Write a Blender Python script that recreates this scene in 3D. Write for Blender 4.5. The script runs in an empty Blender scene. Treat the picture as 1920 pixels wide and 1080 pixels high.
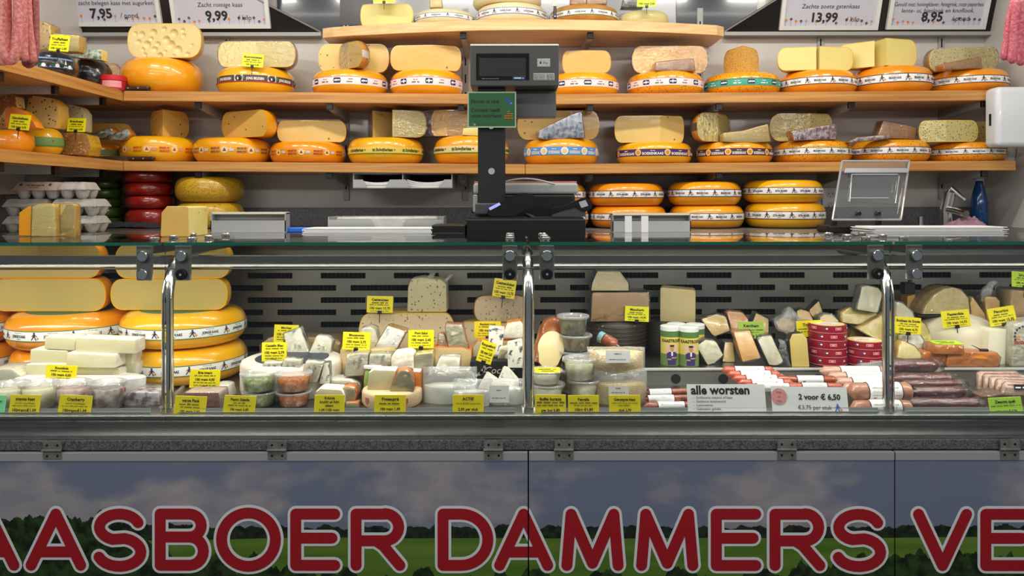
import bpy, bmesh, math, random
from mathutils import Vector, Matrix, noise
random.seed(7)
S = bpy.context.scene
COL = S.collection
PI = math.pi
R_ = math.radians

# ------------------------------------------------------------------ camera
F, CX, CY, ZC = 1400.0, 960.0, 375.0, 1.45
cam_d = bpy.data.cameras.new('camera')
cam = bpy.data.objects.new('camera', cam_d)
COL.objects.link(cam)
cam.location = (0, 0, ZC)
cam.rotation_euler = (R_(90), R_(0.07), 0)
cam_d.sensor_width = 36
cam_d.lens = F / 1920 * 36
cam_d.shift_y = -(540 - CY) / 1920
cam_d.clip_start = 0.05
S.camera = cam

# ------------------------------------------------------------------ world and lights
w = bpy.data.worlds.new('world')
S.world = w
w.use_nodes = True
bg = w.node_tree.nodes['Background']
bg.inputs[0].default_value = (0.78, 0.88, 1.0, 1)
bg.inputs[1].default_value = 0.17


def area(name, loc, sx, sy, power, col=(1, 0.93, 0.82), rot=(0, 0, 0), spread=180):
    d = bpy.data.lights.new(name, 'AREA')
    d.shape = 'RECTANGLE'
    d.size, d.size_y = sx, sy
    d.energy = power
    d.color = col
    d.spread = R_(spread)
    o = bpy.data.objects.new(name, d)
    o.location = loc
    o.rotation_euler = rot
    COL.objects.link(o)
    return o


WARM = (1, 0.955, 0.88)
for lx in (-1.45, -0.87, -0.29, 0.29, 0.87, 1.45):
    area('ceiling_lamp', (lx, 2.36, 2.64), 0.34, 0.07, 4.6, WARM, (R_(14), 0, 0))
area('ceiling_strip', (0, 1.92, 2.66), 3.6, 0.06, 7, WARM, (R_(4), 0, 0))
area('awning_strip', (0, 1.12, 2.52), 3.8, 0.10, 13, (1, 0.97, 0.92), (R_(38), 0, 0))
for lx in (-1.25, 1.25):
    area('aisle_strip', (lx, 0.40, 2.12), 1.5, 0.10, 8.5, (1, 0.97, 0.93), (R_(62), 0, 0))
area('case_strip', (0.0, 1.846, 1.2785), 4.1, 0.012, 12.0, (1, 0.96, 0.88), (R_(8), 0, 0))
S.view_settings.view_transform = 'Standard'
S.view_settings.look = 'None'
S.view_settings.exposure = 0.0
S.view_settings.gamma = 1.0
S.view_settings.use_curve_mapping = False
S.cycles.transparent_max_bounces = 40
S.cycles.max_bounces = 10


# ------------------------------------------------------------------ helpers: positions
def PX(px, Y): return (px - CX) * Y / F
def PZ(py, Y): return ZC + (CY - py) * Y / F
def L(r, g, b):
    def c(v):
        v /= 255.0
        return v / 12.92 if v <= 0.04045 else ((v + 0.055) / 1.055) ** 2.4
    return (c(r), c(g), c(b), 1)


# ------------------------------------------------------------------ helpers: materials
MATS = {}


def mat(name, c1, c2=None, scale=20, rough=0.5, metal=0, coat=0, bump=0, bscale=60, stretch=(1, 1, 1), specks=None,
        crinkle=0, crscale=25, ior=1.5, transm=0, detail=4, lo=0.35, hi=0.65, aniso=None, coat_rough=0.06):
    if name in MATS:
        return MATS[name]
    m = bpy.data.materials.new(name)
    m.use_nodes = True
    nt = m.node_tree
    N, K = nt.nodes, nt.links
    b = N['Principled BSDF']
    b.inputs['Base Color'].default_value = c1
    b.inputs['Roughness'].default_value = rough
    b.inputs['Metallic'].default_value = metal
    b.inputs['Coat Weight'].default_value = coat
    b.inputs['Coat Roughness'].default_value = coat_rough
    b.inputs['IOR'].default_value = ior
    b.inputs['Transmission Weight'].default_value = transm
    tc = None

    def coords():
        nonlocal tc
        if tc is None:
            t = N.new('ShaderNodeTexCoord')
            mp = N.new('ShaderNodeMapping')
            mp.inputs['Scale'].default_value = stretch
            K.new(t.outputs['Object'], mp.inputs[0])
            tc = mp.outputs[0]
        return tc

    def raw():
        return N.new('ShaderNodeTexCoord').outputs['Object']

    def nz(sc, det=detail):
        n = N.new('ShaderNodeTexNoise')
        n.inputs['Scale'].default_value = sc
        n.inputs['Detail'].default_value = det
        K.new(coords(), n.inputs['Vector'])
        return n.outputs['Fac']

    def ramp(src, a, bb, ca, cb):
        r = N.new('ShaderNodeValToRGB')
        r.color_ramp.elements[0].position = a
        r.color_ramp.elements[1].position = bb
        r.color_ramp.elements[0].color = ca
        r.color_ramp.elements[1].color = cb
        K.new(src, r.inputs[0])
        return r.outputs[0]

    colsock = None
    if c2 is not None:
        colsock = ramp(nz(scale), lo, hi, c1, c2)
    for sp in (specks or []):           # (colour, scale, radius, keep): round flecks scattered with a voronoi field
        v = N.new('ShaderNodeTexVoronoi')
        v.inputs['Scale'].default_value = sp[1]
        K.new(raw() if len(sp) > 4 else coords(), v.inputs['Vector'])
        d = ramp(v.outputs['Distance'], sp[2] * 0.75, sp[2], (1, 1, 1, 1), (0, 0, 0, 1))
        sep = N.new('ShaderNodeSeparateColor')
        K.new(v.outputs['Color'], sep.inputs[0])
        k = ramp(sep.outputs[0], sp[3] - 0.01, sp[3] + 0.01, (1, 1, 1, 1), (0, 0, 0, 1))
        mu = N.new('ShaderNodeMath')
        mu.operation = 'MULTIPLY'
        K.new(d, mu.inputs[0])
        K.new(k, mu.inputs[1])
        mx = N.new('ShaderNodeMix')
        mx.data_type = 'RGBA'
        K.new(mu.outputs[0], mx.inputs['Factor'])
        if colsock is not None:
            K.new(colsock, mx.inputs['A'])
        else:
            mx.inputs['A'].default_value = c1
        mx.inputs['B'].default_value = sp[0]
        colsock = mx.outputs['Result']
    if colsock is not None:
        K.new(colsock, b.inputs['Base Color'])
    if bump:
        bp = N.new('ShaderNodeBump')
        bp.inputs['Strength'].default_value = bump
        bp.inputs['Distance'].default_value = 0.004
        K.new(nz(bscale), bp.inputs['Height'])
        K.new(bp.outputs[0], b.inputs['Normal'])
    if crinkle:
        bp = N.new('ShaderNodeBump')
        bp.inputs['Strength'].default_value = crinkle
        bp.inputs['Distance'].default_value = 0.01
        K.new(nz(crscale, 3), bp.inputs['Height'])
        K.new(bp.outputs[0], b.inputs['Coat Normal'])
    MATS[name] = m
    return m


def film_mat(name, tint, gloss, rough, bump, bscale, facing=0.25, haze=0.0, hazecol=(0.9, 0.9, 0.9, 1), base=0.12):
    m = bpy.data.materials.new(name)
    m.use_nodes = True
    nt = m.node_tree
    N, K = nt.nodes, nt.links
    N.clear()
    out = N.new('ShaderNodeOutputMaterial')
    tr = N.new('ShaderNodeBsdfTransparent')
    tr.inputs[0].default_value = tint
    gl = N.new('ShaderNodeBsdfGlossy')
    gl.inputs['Roughness'].default_value = rough
    lw = N.new('ShaderNodeLayerWeight')
    lw.inputs[0].default_value = facing
    ma = N.new('ShaderNodeMath')
    ma.operation = 'MULTIPLY_ADD'
    ma.inputs[1].default_value = gloss
    ma.inputs[2].default_value = gloss * base
    ma.use_clamp = True
    K.new(lw.outputs['Fresnel'], ma.inputs[0])
    mix = N.new('ShaderNodeMixShader')
    K.new(ma.outputs[0], mix.inputs[0])
    K.new(tr.outputs[0], mix.inputs[1])
    K.new(gl.outputs[0], mix.inputs[2])
    if bump:
        t = N.new('ShaderNodeTexCoord')
        n = N.new('ShaderNodeTexNoise')
        n.inputs['Scale'].default_value = bscale
        n.inputs['Detail'].default_value = 3
        K.new(t.outputs['Object'], n.inputs['Vector'])
        bp = N.new('ShaderNodeBump')
        bp.inputs['Strength'].default_value = bump
        bp.inputs['Distance'].default_value = 0.01
        K.new(n.outputs['Fac'], bp.inputs['Height'])
        K.new(bp.outputs[0], gl.inputs['Normal'])
        K.new(bp.outputs[0], lw.inputs['Normal'])
    last = mix.outputs[0]
    if haze:
        df = N.new('ShaderNodeBsdfDiffuse')
        df.inputs[0].default_value = hazecol
        m2 = N.new('ShaderNodeMixShader')
        m2.inputs[0].default_value = haze
        K.new(last, m2.inputs[1])
        K.new(df.outputs[0], m2.inputs[2])
        last = m2.outputs[0]
    K.new(last, out.inputs[0])
    MATS[name] = m
    return m


def ink(name, c, rough=0.55): return mat('ink_' + name, c, rough=rough)


GLASS = film_mat('clear_glass', (0.965, 0.985, 0.975, 1), 1.0, 0.01, 0, 1, 0.24, base=0.008)
GLASS_EDGE = mat('glass_edge_green', L(20, 95, 75), rough=0.1, coat=0.6)
FILM = film_mat('crinkled_film', (0.99, 0.99, 0.99, 1), 0.75, 0.08, 0.9, 62, 0.3, 0.02)
FILMW = film_mat('milky_film', (0.995, 0.995, 0.995, 1), 0.5, 0.08, 0.9, 40, 0.3, 0.17)
CLEAR = film_mat('clear_plastic', (0.992, 0.992, 0.992, 1), 0.6, 0.06, 0.1, 60, 0.3, 0.05)
LIDM = film_mat('lid_plastic', (0.99, 0.99, 0.99, 1), 0.7, 0.08, 0.2, 50, 0.33, 0.2)
ACRYL = film_mat('acrylic', (0.93, 0.94, 0.94, 1), 1.0, 0.03, 0, 1, 0.3, 0.05)

OR1 = mat('rind_orange', L(244, 158, 12), L(247, 170, 20), 9, rough=0.3, coat=0.85, coat_rough=0.04, bump=0.12, bscale=45)
OR2 = mat('rind_deep_orange', L(240, 142, 8), L(244, 154, 12), 9, rough=0.3, coat=0.85, coat_rough=0.04, bump=0.12, bscale=45)
YE1 = mat('rind_yellow', L(245, 184, 20), L(243, 174, 12), 8, rough=0.3, coat=0.85, coat_rough=0.04, bump=0.12, bscale=45)
YE2 = mat('rind_pale_yellow', L(236, 196, 92), L(226, 180, 72), 12, rough=0.4, coat=0.4, bump=0.2, bscale=70)
ORH = mat('rind_orange_herb', L(243, 154, 10), L(246, 166, 16), 9, rough=0.3, coat=0.85, coat_rough=0.04, bump=0.25, bscale=90,
          specks=[(L(150, 92, 10), 130, 0.36, 0.55)])
CREAM = mat('rind_cream', L(236, 222, 178), L(228, 210, 160), 10, rough=0.4, coat=0.4, bump=0.1)
BROWN = mat('rind_brown', L(176, 118, 44), L(196, 140, 60), 14, rough=0.45, coat=0.4, bump=0.3, bscale=80)
BLACKW = mat('rind_black_wax', L(22, 22, 26), L(34, 34, 38), 14, rough=0.25, coat=0.8, bump=0.2, crinkle=0.3)
REDW = mat('rind_red_wax', L(150, 32, 18), L(130, 22, 16), 10, rough=0.3, coat=0.7, bump=0.15)
GREENW = mat('rind_green_wax', L(70, 92, 30), L(50, 72, 22), 10, rough=0.35, coat=0.6, bump=0.2, crinkle=0.5)
MUST = mat('rind_mustard', L(206, 164, 40), L(190, 146, 30), 12, rough=0.4, coat=0.5, bump=0.2, specks=[(L(130, 100, 20), 170, 0.4, 0.45)])
CUT1 = mat('paste_yellow', L(230, 198, 118), L(222, 188, 104), 6, rough=0.4, coat=0.14, bump=0.06, crinkle=0.12, crscale=14,
           specks=[(L(150, 112, 44), 34, 0.17, 0.3)])
CUT2 = mat('paste_pale', L(236, 218, 134), L(230, 210, 122), 6, rough=0.4, coat=0.14, bump=0.06, crinkle=0.12, crscale=14,
           specks=[(L(160, 130, 60), 28, 0.1, 0.1)])
CUT3 = mat('paste_amber', L(224, 180, 92), L(216, 170, 80), 6, rough=0.4, coat=0.14, bump=0.06, crinkle=0.15, crscale=14,
           specks=[(L(128, 84, 26), 34, 0.17, 0.35)])
CUTC = mat('paste_case', L(208, 182, 104), L(200, 172, 94), 5, rough=0.45, coat=0.25, bump=0.05, specks=[(L(130, 104, 44), 13, 0.13, 0.12)])
CUTH = mat('paste_herb', L(234, 208, 136), L(228, 200, 124), 6, rough=0.4, coat=0.35, bump=0.1, crinkle=0.2, crscale=16,
           specks=[(L(120, 96, 34), 140, 0.34, 0.55)])
CUTHO = mat('paste_herb_orange', L(240, 190, 96), L(234, 180, 84), 6, rough=0.4, coat=0.4, bump=0.1, crinkle=0.4, crscale=18,
            specks=[(L(140, 96, 24), 145, 0.34, 0.55)])
CUTG = mat('paste_green_herb', L(206, 190, 122), L(196, 180, 110), 6, rough=0.4, coat=0.4, bump=0.1, crinkle=0.3,
           specks=[(L(84, 84, 34), 130, 0.34, 0.55)])
CUTN = mat('paste_nettle', L(196, 184, 140), L(186, 176, 130), 6, rough=0.45, coat=0.4, bump=0.1, crinkle=0.4,
           specks=[(L(110, 112, 70), 90, 0.3, 0.5)])
CUTCU = mat('paste_cumin', L(236, 208, 138), L(228, 196, 122), 6, rough=0.4, coat=0.3, bump=0.1, specks=[(L(104, 76, 30), 80, 0.32, 0.6)])
CUTGOAT = mat('paste_goat', L(222, 202, 164), L(214, 192, 152), 6, rough=0.45, coat=0.3, bump=0.08, specks=[(L(126, 92, 52), 110, 0.3, 0.5)])
CUTGOAT2 = mat('paste_goat_green', L(204, 196, 158), L(196, 188, 148), 6, rough=0.45, coat=0.3, bump=0.08, crinkle=0.3, specks=[(L(120, 100, 62), 105, 0.3, 0.45)])
CUTMAN = mat('paste_sheep', L(206, 164, 108), L(196, 152, 96), 6, rough=0.45, coat=0.25, bump=0.06)
CUTMAN2 = mat('paste_sheep_pale', L(222, 202, 148), L(214, 192, 136), 6, rough=0.45, coat=0.3, bump=0.06)
EMM = mat('paste_holes', L(236, 216, 152), L(228, 204, 136), 7, rough=0.35, coat=0.45, bump=0.05, crinkle=0.25, crscale=10)
SPECKB = mat('paste_brown_speckled', L(178, 130, 72), L(150, 104, 54), 60, rough=0.5, coat=0.3, bump=0.2, specks=[(L(226, 196, 140), 110, 0.36, 0.5)])
WRAPB = mat('wrapped_brown', L(196, 140, 70), L(160, 106, 50), 14, rough=0.4, coat=1, bump=0.1, crinkle=1.0, crscale=40)
WRAPY = mat('wrapped_yellow', L(236, 206, 118), L(228, 196, 100), 12, rough=0.4, coat=1, bump=0.08, crinkle=1.0, crscale=36)
WRAPO = mat('wrapped_orange', L(240, 152, 40), L(236, 140, 28), 12, rough=0.4, coat=1, bump=0.08, crinkle=0.9, crscale=36)
WRAPPRINT = mat('wrap_print', L(222, 226, 230), L(96, 120, 160), 55, rough=0.3, coat=1, crinkle=0.9, crscale=36, lo=0.38, hi=0.62)
WRAPPRINT2 = mat('wrap_print_red', L(226, 214, 214), L(120, 56, 76), 55, rough=0.3, coat=1, crinkle=0.9, crscale=36, lo=0.38, hi=0.62)
WRAPPRINT3 = mat('wrap_print_green', L(216, 226, 214), L(70, 120, 80), 55, rough=0.3, coat=1, crinkle=0.9, crscale=36, lo=0.38, hi=0.62)
MOLD = mat('white_mould_rind', L(238, 235, 222), L(216, 208, 184), 40, rough=0.75, bump=0.9, bscale=70)
BRIE = mat('brie_paste', L(210, 202, 162), L(196, 188, 146), 9, rough=0.4, coat=0.5, bump=0.12, bscale=30, crinkle=0.35, crscale=22)
BRIEW = mat('brie_wrapped', L(226, 218, 184), L(204, 196, 158), 10, rough=0.4, coat=1, bump=0.1, crinkle=1.0, crscale=45)
BLUE = mat('blue_cheese', L(238, 232, 204), L(104, 124, 122), 42, rough=0.45, coat=0.9, bump=0.25, crinkle=0.8, crscale=40, stretch=(1, 1, 0.6), detail=5, lo=0.49, hi=0.60)
BLUE2 = mat('blue_cheese_dark_veins', L(228, 224, 210), L(58, 70, 74), 50, rough=0.45, coat=0.7, bump=0.3, crinkle=0.5, detail=5, lo=0.51, hi=0.59)
TAN = mat('tan_rind', L(196, 158, 100), L(176, 138, 84), 30, rough=0.6, coat=0.2, bump=0.3)
ORRIND = mat('washed_rind', L(226, 140, 66), L(210, 118, 46), 26, rough=0.5, coat=0.3, bump=0.3)
GREY_CUT = mat('port_paste', L(206, 180, 128), L(198, 170, 116), 8, rough=0.45, coat=0.3, bump=0.08)
CHED = mat('cheddar', L(240, 150, 48), L(234, 140, 38), 8, rough=0.4, coat=0.6, bump=0.06, crinkle=0.4)
DOME = mat('dome_rind', L(226, 216, 190), L(206, 194, 164), 12, rough=0.65, bump=0.4, bscale=50)
PEC = mat('pecorino', L(234, 228, 206), L(228, 220, 194), 8, rough=0.5, coat=0.3, bump=0.08)
ESPARTO = mat('dark_esparto_rind', L(44, 38, 34), L(66, 58, 50), 18, rough=0.5, coat=0.4, bump=0.3)

PINE = mat('pine_wood', L(212, 158, 84), L(170, 106, 46), 5, rough=0.45, coat=0.25, stretch=(0.6, 8, 16), bump=0.05, detail=7, lo=0.3, hi=0.75,
           specks=[(L(120, 62, 24), 6, 0.055, 0.62, 1)])
PINEL = mat('pale_pine', L(238, 206, 150), L(214, 166, 100), 5, rough=0.45, coat=0.2, stretch=(0.6, 8, 16), bump=0.05, detail=7, lo=0.3, hi=0.75, specks=[(L(180, 124, 66), 6, 0.05, 0.4, 1)])
WALLM = mat('wall_panel', L(211, 207, 200), L(205, 201, 194), 3, rough=0.28, coat=0.15)
WHITE = mat('white_paint', L(232, 232, 230), rough=0.35)
STEEL = mat('brushed_steel', L(150, 148, 142), L(160, 158, 152), 30, rough=0.32, metal=1, stretch=(1, 40, 40))
STEELD = mat('dark_steel', L(118, 116, 110), L(132, 130, 124), 20, rough=0.4, metal=1, stretch=(1, 30, 30))
PANELM = mat('case_back_steel', L(140, 139, 134), L(150, 149, 144), 6, rough=0.38, metal=0.75)
CHROME = mat('chrome', L(222, 222, 220), rough=0.17, metal=1)
ALU = mat('aluminium', L(196, 198, 198), rough=0.4, metal=0.8)
ALUP = mat('grey_aluminium_paint', L(168, 170, 168), rough=0.4)
CLAMPM = mat('clamp_grey', L(120, 118, 112), rough=0.4, metal=0.15)
BLACKP = mat('black_plastic', L(16, 16, 18), rough=0.35)
BLACKM = mat('black_matt', L(12, 12, 14), rough=0.6)
DARKVOID = mat('dark_void', L(10, 12, 15), rough=0.8)
GRAN = mat('speckled_granite', L(70, 70, 72), L(120, 120, 120), 260, rough=0.4, detail=2)
BOARD = mat('glossy_black_board', L(24, 21, 21), rough=0.3)
DGREY = mat('glossy_dark_grey', L(70, 74, 80), rough=0.15, coat=0.4)
LGREY = mat('light_grey_panel', L(176, 180, 184), rough=0.2, coat=0.3)
PAPER = mat('paper_white', L(240, 240, 238), rough=0.6)
YTAG = mat('tag_yellow', L(234, 216, 14), rough=0.4)
YTAG2 = mat('tag_bright_yellow', L(240, 236, 10), rough=0.4)
GTAG = mat('tag_green', L(196, 232, 70), rough=0.4)
KTAG = mat('tag_leaf_green', L(156, 190, 70), rough=0.4)
BLACKI = ink('black', L(20, 20, 20))
WHITEI = ink('white', L(244, 242, 238))
REDI = ink('red', L(196, 36, 36))
PINKI = ink('pink', L(226, 150, 150))
NAVYI = ink('navy', L(40, 44, 80))
ORI = ink('orange', L(230, 140, 40))
GREYI = ink('grey', L(120, 120, 124))
BLUEI = ink('blue', L(64, 110, 190))
LBLUEI = ink('light_blue', L(200, 222, 240))
BROWNI = ink('brown', L(96, 52, 40))
GREENI = ink('green', L(70, 130, 60))
DGREENI = ink('sign_green', L(20, 88, 36))
PURPLEI = ink('purple', L(74, 34, 92))
MAROONI = ink('maroon', L(82, 44, 50))
TEALI = ink('teal', L(70, 168, 140))
CREAMI = ink('cream', L(240, 214, 150))
LILACI = ink('lilac', L(204, 204, 216))


# ------------------------------------------------------------------ helpers: objects
def put(o, parent=None, loc=None, rot=None):
    COL.objects.link(o)
    if parent is not None:
        o.parent = parent
    if loc is not None:
        o.location = loc
    if rot is not None:
        o.rotation_euler = rot
    return o


LABELS = {}


def tag(o, label, cat, group=None):
    o['label'] = label
    o['category'] = cat
    if group:
        o['group'] = group
    return o


def thing(name, label, cat, loc=(0, 0, 0), rotz=0, group=None):
    o = put(bpy.data.objects.new(name, None), None, loc, (0, 0, rotz))
    o.empty_display_size = 0.02
    return tag(o, label, cat, group)


def obj(name, bm, mats, parent=None, smooth=False, loc=None, rot=None):
    me = bpy.data.meshes.new(name)
    bm.to_mesh(me)
    bm.free()
    for m in (mats if isinstance(mats, (list, tuple)) else [mats]):
        me.materials.append(m)
    if smooth:
        me.polygons.foreach_set('use_smooth', [True] * len(me.polygons))
        me.update()
    return put(bpy.data.objects.new(name, me), parent, loc, rot)


def sharp(o, deg=40):
    me = o.data
    me.polygons.foreach_set('use_smooth', [True] * len(me.polygons))
    me.set_sharp_from_angle(angle=R_(deg))
    return o


def struct(name, bm, m, parent=None, **k):
    o = obj(name, bm, m, parent, **k)
    if parent is None:
        o['kind'] = 'structure'
    return o


def add_box(bm, x0, x1, y0, y1, z0, z1, mi=0, bev=0, seg=2):
    r = bmesh.ops.create_cube(bm, size=1)
    vs = r['verts']
    for v in vs:
        v.co = Vector(((x0 + x1) / 2 + v.co.x * (x1 - x0), (y0 + y1) / 2 + v.co.y * (y1 - y0), (z0 + z1) / 2 + v.co.z * (z1 - z0)))
    fs = {f for v in vs for f in v.link_faces}
    if bev:
        es = list({e for v in vs for e in v.link_edges})
        rr = bmesh.ops.bevel(bm, geom=es, offset=bev, segments=seg, profile=0.5, affect='EDGES')
        fs = {f for f in fs if f.is_valid} | set(rr['faces'])
    for f in fs:
        f.material_index = mi
    return bm


def box(x0, x1, y0, y1, z0, z1, bev=0, seg=2):
    return add_box(bmesh.new(), x0, x1, y0, y1, z0, z1, 0, bev, seg)


def add_lathe(bm, prof, seg=32, a0=0.0, a1=2 * PI, c=(0, 0, 0), mi=0, axis='Z'):
    full = abs(a1 - a0 - 2 * PI) < 1e-6
    n = seg if full else seg + 1
    rings = []
    for (r, z) in prof:
        if r < 1e-6:
            p = (0, 0, z)
            rings.append([bm.verts.new(ax(p, axis, c))])
        else:
            rings.append([bm.verts.new(ax((r * math.cos(a0 + (a1 - a0) * i / seg), r * math.sin(a0 + (a1 - a0) * i / seg), z), axis, c)) for i in range(n)])
    for A, B in zip(rings, rings[1:]):
        for i in range(seg):
            j = (i + 1) % n
            if len(A) == 1 and len(B) == 1:
                continue
            if len(A) == 1:
                q = [A[0], B[j], B[i]]
            elif len(B) == 1:
                q = [A[i], A[j], B[0]]
            else:
                q = [A[i], A[j], B[j], B[i]]
            try:
                f = bm.faces.new(q)
                f.material_index = mi
            except ValueError:
                pass
    return bm


def ax(p, axis, c):
    x, y, z = p
    if axis == 'X':
        x, y, z = z, x, y
    elif axis == 'Y':
        x, y, z = x, -z, y
    return (x + c[0], y + c[1], z + c[2])


def add_tube(bm, pts, r, seg=10, caps=True, mi=0):
    pts = [Vector(p) for p in pts]
    rs = r if isinstance(r, (list, tuple)) else [r] * len(pts)
    rings = []
    up = None
    for i, p in enumerate(pts):
        d = (pts[min(i + 1, len(pts) - 1)] - pts[max(i - 1, 0)]).normalized()
        if up is None:
            up = Vector((0, 0, 1)) if abs(d.z) < 0.9 else Vector((1, 0, 0))
        s = d.cross(up).normalized()
        up = s.cross(d).normalized()
        rings.append([bm.verts.new(p + (s * math.cos(2 * PI * k / seg) + up * math.sin(2 * PI * k / seg)) * rs[i]) for k in range(seg)])
    for A, B in zip(rings, rings[1:]):
        for k in range(seg):
            f = bm.faces.new((A[k], B[k], B[(k + 1) % seg], A[(k + 1) % seg]))
            f.material_index = mi
    if caps:
        for q in (rings[0], rings[-1][::-1]):
            f = bm.faces.new(q)
            f.material_index = mi
    return bm


def tube(pts, r, seg=10): return add_tube(bmesh.new(), pts, r, seg)


def cyl(c, r, h, axis='Z', seg=20, bev=0.0):
    p = [(0, 0), (r - bev, 0), (r, bev), (r, h - bev), (r - bev, h), (0, h)] if bev else [(0, 0), (r, 0), (r, h), (0, h)]
    bm = add_lathe(bmesh.new(), p, seg, c=c, axis=axis)
    bmesh.ops.recalc_face_normals(bm, faces=bm.faces)
    return bm


# ------------------------------------------------------------------ helpers: flat print (lettering, bands)
CHARS = sorted(set("ABCDEFGHIJKLMNOPQRSTUVWXYZabcdefghijklmnopqrstuvwxyz0123456789 .,:;/-%€éè'&+"))
GLY = {}


def load_glyphs():
    tmp = []
    for bold in (0, 1):
        for ch in CHARS:
            for rep in (1, 2):
                c = bpy.data.curves.new('g', 'FONT')
                c.body = ('|' + ch + '|') if rep == 2 else ch
                c.resolution_u = 2
                c.offset = 0.032 if bold else 0.0
                o = bpy.data.objects.new('g', c)
                COL.objects.link(o)
                tmp.append((bold, ch, rep, o))
    c = bpy.data.curves.new('g', 'FONT')
    c.body = '||'
    o0 = bpy.data.objects.new('g', c)
    COL.objects.link(o0)
    dg = bpy.context.evaluated_depsgraph_get()
    base = o0.evaluated_get(dg).dimensions.x
    for bold, ch, rep, o in tmp:
        e = o.evaluated_get(dg)
        if rep == 2:
            adv = e.dimensions.x - base
            GLY[(bold, ch)][2] = max(adv, 0.05)
        else:
            me = e.to_mesh()
            vs = [(v.co.x, v.co.y) for v in me.vertices] if me else []
            fs = [tuple(p.vertices) for p in me.polygons] if me else []
            GLY[(bold, ch)] = [vs, fs, 0.3]
            e.to_mesh_clear()
    for _, _, _, o in tmp:
        c = o.data
        bpy.data.objects.remove(o)
        bpy.data.curves.remove(c)
    c = o0.data
    bpy.data.objects.remove(o0)
    bpy.data.curves.remove(c)


load_glyphs()


class Flat:
    def __init__(self):
        self.v, self.f, self.m = [], [], []
        self.mats = []

    def mi(self, m):
        if m not in self.mats:
            self.mats.append(m)
        return self.mats.index(m)

    def add(self, vs, fs, m, layer):
        b = len(self.v)
        self.v += [(x, y, layer) for x, y in vs]
        k = self.mi(m)
        for f in fs:
            self.f.append(tuple(b + i for i in f))
            self.m.append(k)
        return self

    def poly(self, pts, m, layer=1): return self.add(pts, [tuple(range(len(pts)))], m, layer)

    def rect(self, u0, v0, u1, v1, m, layer=1, n=1):
        vs = []
        for i in range(n + 1):
            u = u0 + (u1 - u0) * i / n
            vs += [(u, v0), (u, v1)]
        return self.add(vs, [(2 * i, 2 * i + 2, 2 * i + 3, 2 * i + 1) for i in range(n)], m, layer)

    def disc(self, u, v, r, m, layer=1, ry=None, n=16, rot=0):
        ry = r if ry is None else ry
        p = []
        for k in range(n):
            a, b = r * math.cos(2 * PI * k / n), ry * math.sin(2 * PI * k / n)
            p.append((u + a * math.cos(rot) - b * math.sin(rot), v + a * math.sin(rot) + b * math.cos(rot)))
        return self.poly(p, m, layer)

    def width(self, s, size, bold=0): return sum(GLY[(bold, c)][2] for c in s) * size

    def text(self, s, u, v, size, m=None, align='c', bold=0, layer=2, shear=0.0, maxw=None, wob=0):
        m = m or BLACKI
        w_ = self.width(s, size, bold)
        sx = 1.0
        if maxw and w_ > maxw:
            sx = maxw / w_
        x = u - (w_ * sx / 2 if align == 'c' else (w_ * sx if align == 'r' else 0))
        for i, ch in enumerate(s):
            vs, fs, adv = GLY[(bold, ch)]
            if vs:
                dv = wob * size * math.sin(i * 2.1)
                self.add([(x + (a + b * shear) * size * sx, v + dv + b * size) for a, b in vs], fs, m, layer)
            x += adv * size * sx
        return self

    def bars(self, u, v, w_, h, m, layer=2, seed=0):
        """an illegible line: word-long marks"""
        rng = random.Random(seed)
        x = u - w_ / 2
        while x < u + w_ / 2 - h:
            l = min(rng.uniform(1.2, 4.5) * h * 1.4, u + w_ / 2 - x)
            self.rect(x, v, x + l, v + h * rng.uniform(0.6, 1), m, layer)
            x += l + h * 0.9
        return self

    def build(self, name, parent, fn):
        me = bpy.data.meshes.new(name)
        me.from_pydata([fn(*p) for p in self.v], [], self.f)
        for m in self.mats:
            me.materials.append(m)
        me.polygons.foreach_set('material_index', self.m)
        me.update()
        return put(bpy.data.objects.new(name, me), parent)


def farmer(fl, u, v, s, layer=2, c1=None, c2=None):
    """a small striding figure mark with a bucket, as on the wheel bands"""
    c1 = c1 or NAVYI
    c2 = c2 or ORI
    fl.disc(u + 0.0 * s, v + 0.42 * s, 0.13 * s, c1, layer, n=8)
    fl.poly([(u - 0.16 * s, v + 0.28 * s), (u + 0.16 * s, v + 0.3 * s), (u + 0.12 * s, v - 0.05 * s), (u - 0.16 * s, v - 0.05 * s)][::-1], c1, layer)
    fl.poly([(u - 0.16 * s, v - 0.05 * s), (u + 0.0 * s, v - 0.05 * s), (u - 0.3 * s, v - 0.45 * s), (u - 0.42 * s, v - 0.4 * s)][::-1], c1, layer)
    fl.poly([(u + 0.0 * s, v - 0.03 * s), (u + 0.14 * s, v - 0.05 * s), (u + 0.3 * s, v - 0.45 * s), (u + 0.18 * s, v - 0.48 * s)][::-1], c1, layer)
    fl.poly([(u + 0.14 * s, v + 0.26 * s), (u + 0.42 * s, v + 0.02 * s), (u + 0.36 * s, v - 0.06 * s), (u + 0.1 * s, v + 0.14 * s)][::-1], c1, layer)
    fl.disc(u + 0.46 * s, v - 0.24 * s, 0.15 * s, c2, layer, n=8)
    fl.poly([(u - 0.14 * s, v + 0.3 * s), (u - 0.4 * s, v + 0.02 * s), (u - 0.34 * s, v - 0.04 * s), (u - 0.08 * s, v + 0.18 * s)], c2, layer)

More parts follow.
